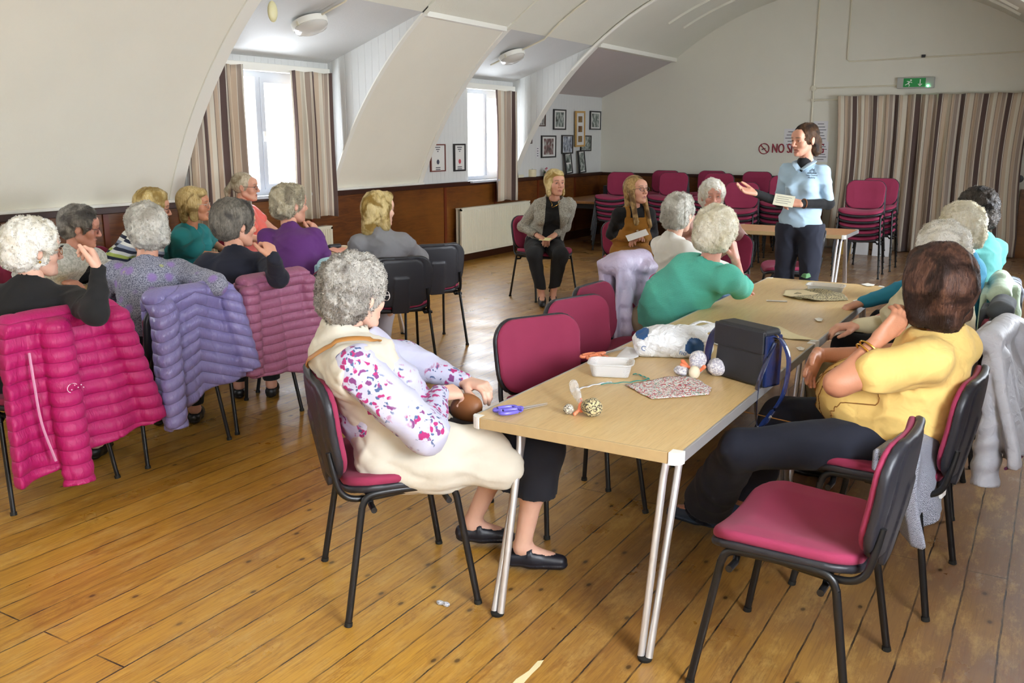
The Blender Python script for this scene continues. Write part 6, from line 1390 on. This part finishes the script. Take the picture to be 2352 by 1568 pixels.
coat('dusky mauve quilted puffer jacket hanging straight', C3, 91, ('mauve_nylon', '9a5a78', 0.5), zt=0.87, zb=0.32, w0=0.24, w1=0.26, quilt=0.050, fold=0.010, flare=0.07, hem=(0.02, -0.08),
    sleeves=(((-0.23, -0.36, 0.80), (-0.25, -0.38, 0.36), 0.052, 0.048), ((0.23, -0.35, 0.80), (0.30, -0.37, 0.37), 0.05, 0.045)), seed=8.0, vseam=(0.0, 0.17), res=0.0095)
coat('pale blue thin rain jacket behind the woman in the gilet', C4, 88, nylon('pale_blue_nylon', '9fc4cf', 0.5), zt=0.88, zb=0.28, w0=0.21, w1=0.15, fold=0.022, flare=0.10, th=0.012,
    sleeves=(((-0.19, -0.36, 0.80), (-0.22, -0.40, 0.32), 0.055, 0.045), ((0.10, -0.35, 0.80), (0.08, -0.38, 0.40), 0.045, 0.04)), seed=11.0)
coat('lilac padded coat with a hood, hanging on the chair left of the turquoise jumper', (-1.88, 5.08), -97, nylon('pale_lilac_nylon', 'b3a6bc', 0.4), zt=0.92, zb=0.30, w0=0.20, w1=0.15, fold=0.020, flare=0.05, th=0.02, xc=0.10, front=0.35,
    sleeves=(((0.20, -0.24, 0.84), (0.20, -0.19, 0.42), 0.055, 0.045), ((0.02, -0.22, 0.84), (0.05, -0.17, 0.46), 0.05, 0.04)), extra=(cap((-0.05, -0.26, 0.90), (0.22, -0.27, 0.90), 0.065, 0.075), ell((0.0, -0.20, 0.86), (0.09, 0.06, 0.05))), seed=14.0)
wr_ = coat('white coat with plum edging, spread wide behind the woman in yellow', (-0.45, 4.25), 84, nylon('white_nylon', 'c6c6ce', 0.55), zt=0.86, zb=0.36, w0=0.26, w1=0.34, fold=0.020, flare=0.30, th=0.022, hem=(0.02, 0.10),
    sleeves=(((-0.22, -0.34, 0.78), (-0.30, -0.36, 0.27), 0.058, 0.066), ((0.2, -0.36, 0.80), (0.30, -0.48, 0.40), 0.055, 0.055)), seed=17.0, slant=-0.06)
pm = plain('plum_edging', '5e2348', 0.6); m = MB(); m.tube(curve([(-0.40, -0.44, 0.385), (-0.25, -0.455, 0.365), (0.0, -0.462, 0.362), (0.15, -0.475, 0.40), (0.28, -0.50, 0.47)], 6), 0.006, 6); m.build('piping', pm, wr_, True)
coat('pale green jacket over the chair of the bright blue top', (-0.50, 5.16), 92, nylon('pale_green_nylon', 'bccfb6', 0.55), zt=0.90, zb=0.38, w0=0.25, w1=0.26, fold=0.016, flare=0.12, th=0.014, sleeves=(((0.2, -0.36, 0.84), (0.22, -0.42, 0.34), 0.05, 0.045), ((-0.22, -0.34, 0.80), (-0.24, -0.40, 0.42), 0.05, 0.045)), extra=(cap((0.10, -0.30, 0.90), (0.24, -0.30, 0.90), 0.05, 0.045),), seed=20.0)
coat('dark grey cloth jacket hanging behind the white haired head', (-0.47, 4.62), 90, cloth('charcoal_jersey', '4c5156'), zt=0.88, zb=0.50, w0=0.12, w1=0.13, fold=0.014, flare=0.05, th=0.016, xc=0.10, seed=23.0, front=0.75)
coat('black patterned coat hung on the rear right chair', (-0.47, 5.84), 94, speckle('black_patterned_cloth', '15151a', '8b8f9c', 9), zt=0.82, zb=0.42, w0=0.20, w1=0.20, fold=0.012, flare=0.05, th=0.014, xc=-0.05, seed=25.0, front=0.7)
# tweed over the seat corner of the yellow woman's chair
tw = NT('herringbone_tweed'); w = tw.n('ShaderNodeTexWave', {'Vector': tw.tc(), 'Scale': 160, 'Distortion': 6.0, 'Detail': 2}, bands_direction='DIAGONAL').outputs['Fac']; tw.set(color=tw.mix(tw.ramp(tw.math('ADD', tw.math('MULTIPLY', w, 0.5), tw.math('MULTIPLY', tw.noise(260, 2), 0.5)), [(0.42, 0.0), (0.58, 1.0)]), '3c3f4c', 'b9bcc8'), rough=0.95); tw.bump(tw.noise(300, 2), 0.002)
r = coat('grey tweed coat hanging low behind the woman in yellow, white label showing', (-0.62, 3.40), 80, tw.m, zt=0.62, zb=0.31, w0=0.17, w1=0.16, fold=0.022, flare=0.08, th=0.028, hem=(-0.04, 0.08), xc=-0.08, front=0.52, seed=29.0)
MB().box((-0.02, -0.402, 0.40), (0.03, -0.385, 0.425), b=0.003).build('label_tag', M['white_plastic'], r)

# ------------------------------------------------------------------ things on the tables
TZ = 0.7115
def T(px, py, z=TZ): return at(px, py, z)
def rest(name, V, F, m, label, cat, group=None, loc=(0, 0, 0), rz=0.0):
    o = mesh(name, V, F, m); o.location = loc; o.rotation_euler = (0, 0, rz); return tag(o, label, cat, group)
def scissors(label, A, B, col, group=None, closed=True):
    A, B = np.array(A), np.array(B); d = B-A; L = np.linalg.norm(d); e = empty('scissors', A, math.atan2(d[1], d[0])); tag(e, label, 'scissors', group)
    hm = plain('handle_'+col, col, 0.35); m = MB()
    for s in (-1, 1):
        c = np.array((L*0.17, s*0.018, 0.010)); m = MB(); m.tube([c+np.array((0.042*math.cos(a)*(1+0.15*math.cos(a)), 0.0165*math.sin(a), 0)) for a in np.linspace(0, 2*PI, 20)], 0.0068, 8, cap=False)
        m.tube([c+np.array((0.036, -s*0.005, 0)), (L*0.48, s*0.002, 0.009)], [0.007, 0.006], 8); m.build('handle', hm, e, True)
        b = MB(); b.poly([(L*0.46, -0.006*s, 0.006+0.002*s), (L, 0.0005*s, 0.006+0.002*s), (L*0.97, 0.003*s, 0.006+0.002*s), (L*0.46, 0.008*s, 0.006+0.002*s)][::s], 0.0018, (0, 0, 1)); b.build('blade', M['chrome'], e)
    MB().lathe([(0.004, 0), (0.004, 0.004)], (L*0.5, 0, 0.008), 10).build('screw', M['chrome'], e)
    return e
scissors('purple handled scissors lying on the near table corner', T(1143, 952), T(1258, 931), '6a5fc4')
scissors('orange handled scissors half hidden behind the clear tub', T(1338, 828), T(1440, 800), 'e88a62')
# clear tubs
def tub(label, c, rz, lx, ly, h, z=TZ, fill=None):
    e = empty('plastic_tub', (c[0], c[1], z), rz); tag(e, label, 'tub', 'clear plastic food tubs')
    t = NT('frosted_plastic'+str(len(bpy.data.materials))); t.set(color='e8e8e8', rough=0.35, alpha=0.5, spec=0.5)
    def f(P):
        s = P[:, 2]/h; q = rrect(P, 0, 0, lx/2*0.86, ly/2*0.86, 0.02, 0, (0, 1))-0.012*s*1.2
        d = np.maximum(q, np.maximum(-P[:, 2], P[:, 2]-h)); i = np.maximum(q+0.0035, 0.004-P[:, 2]); d = np.maximum(d, -i)
        rim = np.maximum(np.abs(q-0.002)-0.005, np.abs(P[:, 2]-h+0.003)-0.0025); return np.minimum(d, rim)
    V, F = surf(f, np.array([-lx*0.6, -ly*0.6, -0.006]), np.array([lx*0.6, ly*0.6, h+0.008]), 0.0028); mesh('bowl', V, F, t.m, e); return e
tub('clear plastic food tub on the near table with ribbons beside it', (T(1352, 860)+T(1430, 872))[:2]/2+np.array([0.0, 0.05]), 0.35, 0.165, 0.12, 0.055)
tub('clear shallow tub at the far end of the table beside the leopard cloth', T(1896, 668)[:2], 0.1, 0.22, 0.13, 0.04)
tub('little plastic tub on the left table by the grey cardigan hands', T(262, 668)[:2], 0.9, 0.13, 0.10, 0.05)
# ribbons
def ribbon(label, pts, col, w=0.004, z=TZ, group='ribbons on the near table'):
    P = curve([T(*p) if len(p) == 2 else at(p[0], p[1], p[2]) for p in pts], 8); V = []; F = []
    for i, p in enumerate(P):
        t = P[min(i+1, len(P)-1)]-P[max(i-1, 0)]; n = nrm((-t[1], t[0], 0.001)); zz = np.array([0, 0, 0.002+0.004*abs(math.sin(i*0.7))]); V += [p-n*w+zz, p+n*w+zz]
    F = [(2*i, 2*i+1, 2*i+3, 2*i+2) for i in range(len(P)-1)]
    o = mesh('ribbon', V, F, plain('ribbon_'+col, col, 0.4)); s = o.modifiers.new('thick', 'SOLIDIFY'); s.thickness = 0.0012; return tag(o, label, 'ribbon', group)
ribbon('teal ribbon bent beside the clear tub', [(1380, 884), (1440, 880), (1488, 874), (1480, 868), (1462, 861), (1455, 862)], '1f8a80')
ribbon('white ribbon in front of the clear tub', [(1312, 901), (1345, 891), (1385, 882), (1405, 880)], 'd9dadf', 0.005)
ribbon('orange ribbon behind the clear tub', [(1345, 822), (1375, 816), (1410, 826), (1420, 828)], 'ea8b66', 0.006)
# flat cloths with a little lift
def flat(name, label, pts, m, cat='cloth', lift_=0.010, seed=1, z=TZ, group=None, n=26, thick=0.0015):
    Q = np.array([T(*p)[:2] for p in pts]); c = Q.mean(0); V = []; F = []
    rings = 10; K = len(Q)*6; out = []
    for i in range(len(Q)):
        for k in range(6): out.append(Q[i]*(1-k/6)+Q[(i+1) % len(Q)]*k/6)
    out = np.array(out)
    for r in range(rings+1):
        for k in range(K):
            p = c+(out[k]-c)*(r/rings)*(1+0.015*math.sin(k*2.1+seed)*(r == rings)); q = np.array([p[0]*18, p[1]*18, seed])
            V.append((p[0]-c[0], p[1]-c[1], 0.001+lift_*(0.5+0.5*math.sin(q[0]+1.5*math.sin(q[1])+seed))*(0.35+0.65*math.sin(PI*min(r/rings, 0.9))))) 
    F = [(r*K+k, r*K+(k+1) % K, (r+1)*K+(k+1) % K, (r+1)*K+k) for r in range(rings) for k in range(K)]
    o = mesh(name, V, F, m); o.location = (c[0], c[1], z); s = o.modifiers.new('thick', 'SOLIDIFY'); s.thickness = thick; s.offset = 1; return tag(o, label, cat, group)
RF = floral('red_flower_cotton', 'e4e0dc', [('b8242e', 5, 0.42), ('3f5878', 6.5, 0.34), ('6f9070', 6, 0.34), ('c04a58', 4, 0.30)], 16, dens=0.9)
LEO = speckle('leopard_print', '2a2622', 'c8b88c', 170); LEO2 = speckle('leopard_print_small', '2f2a2c', 'dcd2bc', 260)
flat('fabric_square', 'red flowered cotton square lying flat in the middle of the near table', [(1437, 886), (1535, 866), (1590, 866), (1634, 892), (1628, 908), (1498, 918)], RF, lift_=0.006, seed=2, group='cut cloth pieces on the tables')
flat('fabric_square', 'red flowered cotton piece behind the handbag', [(1648, 762), (1672, 742), (1700, 738), (1768, 758), (1772, 768), (1700, 775)], RF, lift_=0.016, seed=5, group='cut cloth pieces on the tables')
flat('fabric_square', 'grey patterned cloth under the flowered piece behind the handbag', [(1632, 786), (1652, 765), (1700, 772), (1690, 790), (1650, 795)], speckle('grey_dots', '8f8a84', 'c8c4bc', 220), lift_=0.012, seed=7, group='cut cloth pieces on the tables')
flat('fabric_square', 'leopard print cloth spread at the far end of the far table', [(1812, 684), (1838, 668), (1880, 662), (1928, 668), (1948, 690), (1870, 693)], LEO, lift_=0.02, seed=9, group='cut cloth pieces on the tables')
flat('fabric_square', 'cream cloth under the leopard print on the far table', [(1798, 680), (1803, 667), (1850, 668), (1880, 676), (1840, 688)], plain('cream_cotton', 'd9c8a0', 0.9), lift_=0.01, seed=11, group='cut cloth pieces on the tables')
flat('paper_square', 'square of cream paper beside the carrier bag', [(1412, 824), (1440, 798), (1468, 806), (1466, 822), (1455, 826)], paper, 'paper', 0.008, 3, group='paper pieces on the tables')
flat('paper_sheet', 'cream tracing paper trailing across the table joint', [(1768, 752), (1790, 751), (1835, 772), (1875, 783), (1810, 779), (1778, 768)], plain('tracing_paper', 'ddd0a4', 0.6), 'paper', 0.006, 4, group='paper pieces on the tables')
for i, (x, y, lb) in enumerate(((1838, 803, 'white paper scrap near the right edge of the near table'), (1880, 736, 'white paper scrap in the middle of the far table'), (1969, 693, 'white paper scrap right of the leopard cloth'), (1993, 655, 'white label strip at the far right corner of the far table'))):
    w = 10 if i < 3 else 16; flat('paper_scrap', lb, [(x-w, y-2), (x, y-4), (x+w, y-1), (x+w-3, y+3), (x-2, y+3)], M['white_plastic'], 'paper', 0.008, i, group='paper pieces on the tables')
e = MB().tube([T(1760, 692)+np.array([0, 0, 0.005]), T(1808, 694)+np.array([0, 0, 0.005])], [0.0045, 0.0045], 8).build('pen', M['chrome'], None, True); tag(e, 'grey pen lying left of the leopard cloth', 'pen')
flat('leaf_card', 'small green paper leaf at the far end of the far table', [(1838, 644), (1858, 632), (1862, 644), (1850, 648)], plain('leaf_green', '4a7a4a', 0.7), 'paper', 0.045, 6)
ribbon('orange ribbon ends on the leopard cloth', [(1838, 680), (1860, 676), (1900, 672), (1938, 680), (1944, 686)], 'e58a62', 0.006, group='ribbons on the far table')
# lavender bundles: ball + pouch
def blobmesh(prims, h, k, amp, fr, seed): return blob(prims, h, k, 0.012, lambda d, P: d-amp*noise(P, fr, seed))
e = empty('lavender_pouch', T(1335, 950)); tag(e, 'leopard print pouch tied with orange ribbon, cellophane and a small ball, on the near table', 'pouch')
o0 = T(1335, 950); b1 = T(1306, 951)-o0; b2 = T(1360, 955)-o0; b3 = T(1322, 925)-o0
mesh('ball', *blobmesh([ell(b1+np.array([0, 0, 0.018]), 0.018)], 0.0025, 0.01, 0.0015, 160, 1), LEO2, e); mesh('bag', *blobmesh([ell(b2+np.array([0, 0, 0.030]), (0.034, 0.034, 0.030)), cap(b2+np.array([0, 0, 0.03]), np.array([0, 0, 0.025]), 0.025, 0.01)], 0.003, 0.015, 0.002, 140, 2), LEO, e)
mesh('bow', *blobmesh([ell((0, 0.0, 0.022), (0.012, 0.014, 0.018)), cap((0, 0, 0.03), (-0.012, 0.02, 0.045), 0.006, 0.004), cap((0, 0, 0.02), (-0.01, -0.03, 0.006), 0.005, 0.006)], 0.0025, 0.005, 0.001, 200, 3), plain('orange_ribbon', 'ec8560', 0.45), e)
cel = NT('cellophane'); cel.set(color='f2f2f2', rough=0.12, alpha=0.35); mesh('wrapper', *blobmesh([cap((0, 0, 0.03), b3+np.array([-0.012, 0.01, 0.055]), 0.010, 0.026, (1, 1, 0), 1.6)], 0.0035, 0.01, 0.005, 110, 4), cel.m, e)
e = empty('lavender_pouch', T(1590, 866)); tag(e, 'pale pouches with orange bows and a stone coloured ball beside the handbag', 'pouch')
mesh('ball', *blobmesh([ell((0.012, -0.012, 0.024), (0.022, 0.022, 0.026))], 0.003, 0.01, 0.001, 60, 1), plain('calico', 'ddd0b4', 0.8), e)
mesh('bag', *blobmesh([ell((-0.045, 0.0, 0.02), (0.03, 0.026, 0.02)), ell((0.0, 0.055, 0.06), (0.035, 0.03, 0.035)), ell((0.075, 0.075, 0.035), (0.04, 0.04, 0.035)), ell((0.0, 0.04, 0.03), (0.03, 0.03, 0.03))], 0.0035, 0.012, 0.003, 110, 6), speckle('pale_print', 'dcd8d6', 'a8a4b0', 140), e)
mesh('bow', *blobmesh([cap((-0.02, 0.02, 0.03), (-0.055, 0.035, 0.05), 0.006, 0.008), cap((-0.02, 0.02, 0.03), (-0.045, 0.0, 0.045), 0.006, 0.007), cap((0.03, 0.0, 0.03), (0.05, -0.01, 0.05), 0.006, 0.008)], 0.003, 0.006, 0.001, 150, 8), plain('orange_ribbon2', 'ea7d55', 0.45), e)
# carrier bag
ob = T(1548, 815); e = empty('carrier_bag', ob, D2R(25)); tag(e, 'crumpled white plastic carrier bag with blue printing on the near table', 'bag')
cb = NT('white_polythene'); cb.set(color='e9ebee', rough=0.35); cb.bump(cb.n('ShaderNodeTexNoise', {'Vector': cb.tc(), 'Scale': 22, 'Detail': 5, 'Distortion': 2.0}).outputs['Fac'], 0.02, 0.8)
V, F = blob([ell((-0.04, 0.01, 0.06), (0.14, 0.10, 0.065)), ell((0.06, 0.04, 0.055), (0.10, 0.085, 0.055)), cap((-0.13, -0.02, 0.03), (0.12, -0.03, 0.03), 0.035), cap((0.05, 0.06, 0.09), (0.17, 0.12, 0.10), 0.035, 0.03, (0, 0, 1), 1.6)], 0.006, 0.03, 0.03, lambda d, P: np.maximum(d-0.010*noise(P, 32, 3)-0.005*noise(P, 75, 5), -P[:, 2]))
mesh('sack', V, F, cb.m, e)
m = MB(); m.tube(curve([(0.06, 0.10, 0.10), (0.13, 0.17, 0.115), (0.21, 0.17, 0.09), (0.20, 0.11, 0.06), (0.15, 0.05, 0.05)], 7), 0.012, 8, 0.4, (0, 0, 1)); m.build('carry_handle', cb.m, e, True)
bl = plain('print_blue', '1f4f86', 0.5)
def patch(prims_center, r, nm):
    c = np.array(prims_center); P = V[(np.linalg.norm((V-c)/np.array(r), axis=1) < 1)]
    k = np.linalg.norm((V[F].mean(1)-c)/np.array(r), axis=1) < 1; Fk = F[k]; u, inv = np.unique(Fk, return_inverse=True)
    if len(u): o = mesh(nm, V[u]*1.004+np.array([0, -0.0015, 0.001]), inv.reshape(-1, 4), bl, e)
patch((0.075, -0.045, 0.05), (0.045, 0.06, 0.035), 'printed_patch'); patch((-0.13, 0.0, 0.085), (0.035, 0.06, 0.03), 'printed_patch')
for (x, z, s, tx) in ((-0.135, 0.045, 0.03, 'C'), (0.03, 0.03, 0.03, 'no')): text(tx, s, bl, e, (x, -0.085, z), (PI/2-0.25, 0.25, 0), 'print')

# handbag
o0 = np.array([-0.955, 3.38, TZ]); e = empty('handbag', o0, D2R(-27)); e.scale = (0.98, 0.86, 0.93); tag(e, 'navy and black flap handbag standing on the table edge, strap hanging down', 'handbag')
lb = NT('dark_leather'); lb.set(color='1e2026', rough=0.5); lb.bump(lb.noise(350, 3), 0.0006); ln = NT('navy_gloss_leather'); ln.set(color='1c2a55', rough=0.22, coat=0.4); ln.bump(ln.noise(40, 3), 0.003)
def rb(P, c, hx, hy, hz, r): q = np.abs(P-np.array(c))-np.array([hx-r, hy-r, hz-r]); return np.sqrt((np.maximum(q, 0)**2).sum(1))+np.minimum(q.max(1), 0)-r
def fbag(P):
    s = 1+0.10*(0.11-P[:, 2])/0.11; Q = P*np.stack([1/s, np.ones(len(P)), np.ones(len(P))], -1); return rb(Q, (0, 0, 0.112), 0.125, 0.050, 0.112, 0.015)-0.004*np.clip(1-(P[:, 0]/0.12)**2, 0, 1)*np.clip(1-((P[:, 2]-.11)/0.11)**2, 0, 1)
V, F = surf(fbag, np.array([-.16, -.07, -.01]), np.array([.16, .07, .25]), 0.005); mesh('bag_body', V, F, lb.m, e)
V, F = surf(lambda P: np.minimum(rb(P, (0, 0.0, 0.216), 0.128, 0.058, 0.022, 0.020), rb(P, (0, -0.055, 0.185), 0.128, 0.007, 0.048, 0.006)), np.array([-.15, -.08, .12]), np.array([.15, .08, .25]), 0.004); mesh('flap', V, F, lb.m, e)
m = MB(); m.box((0.118, -0.048, 0.005), (0.137, 0.050, 0.215), b=0.008); m.build('side_gusset', ln.m, e)
for sx, pts in ((1, [(0.135, 0.0, 0.205), (0.17, 0.0, 0.20), (0.215, -0.01, 0.13), (0.215, -0.03, 0.0), (0.17, -0.05, -0.10), (0.135, -0.06, -0.155), (0.12, -0.07, -0.12), (0.125, -0.08, 0.0), (0.14, -0.06, 0.10), (0.15, -0.02, 0.19)]), (-1, [(-0.13, -0.02, 0.20), (-0.165, -0.03, 0.15), (-0.175, -0.04, 0.08), (-0.16, -0.05, 0.02), (-0.13, -0.06, 0.004)])):
    m = MB(); m.tube(curve(pts, 7), 0.019, 8, 0.16, (0, 1, 0.2) if sx < 0 else (0.2, 0.2, 1)); m.build('strap', ln.m, e, True)
m = MB(); m.tube([(0.14+0.012*math.cos(a), 0.0, 0.205+0.012*math.sin(a)) for a in np.linspace(0, 2*PI, 14)], 0.0025, 6, cap=False); m.build('buckle', plain('brass', 'b99a5c', 0.3, 1.0), e, True)
MB().tube([(0.16, -0.05, -0.11), (0.175, -0.045, -0.10)], 0.006, 8).build('stud', M['chrome'], e, True)
# left table clutter
for i, (pts, c, lb) in enumerate((([(232, 668), (245, 664), (262, 690), (245, 695)], 'e4e2dc', 'white paper at the left table edge'), ([(755, 590), (790, 583), (800, 596), (770, 602)], 'e2d8d4', 'white tissue on the left table right of the purple jumper'), ([(752, 575), (775, 566), (798, 572), (780, 582)], 'e8a088', 'peach ribbon scraps on the left table right of the purple jumper'))):
    flat('paper_sheet', lb, pts, plain('scrap_%d' % i, c, 0.8), 'paper', 0.02, i+3, group='paper pieces on the tables')
o = mesh('spectacle_case', *blob([cap(T(757, 572)+np.array([0, 0, 0.02]), T(779, 570)+np.array([0, 0, 0.02]), 0.02)], 0.006, 0.01, 0.012), M['black_plastic']); tag(o, 'small dark case on the left table right of the purple jumper', 'case')
# floor scrap and filler patch
c = at(1018, 1390, 0); o = mesh('tissue_scrap', *blob([ell((-0.012, 0, 0.008), (0.016, 0.010, 0.008)), ell((0.014, 0, 0.009), (0.013, 0.010, 0.009))], 0.0025, 0.008, 0.01, lambda d, P: np.maximum(d-0.0015*noise(P, 200, 2), -P[:, 2])), speckle('grey_dotted_paper', '8a8f98', 'd8d8dc', 300)); o.location = c; tag(o, 'small dotted scrap lying on the floorboards', 'scrap')
Q = [at(x, y, 0)[:2] for x, y in ((1249, 1516), (1240, 1530), (1222, 1547), (1200, 1572), (1175, 1600), (1150, 1600), (1185, 1560), (1215, 1540), (1235, 1518))]
m = MB(); m.poly([(q[0], q[1], 0.0005) for q in Q][::-1], 0.0006, (0, 0, 1)); o = m.build('filler_patch', plain('cream_filler', 'e6d9a8', 0.6)); tag(o, 'splash of cream paint on the floorboards at the bottom edge', 'paint')
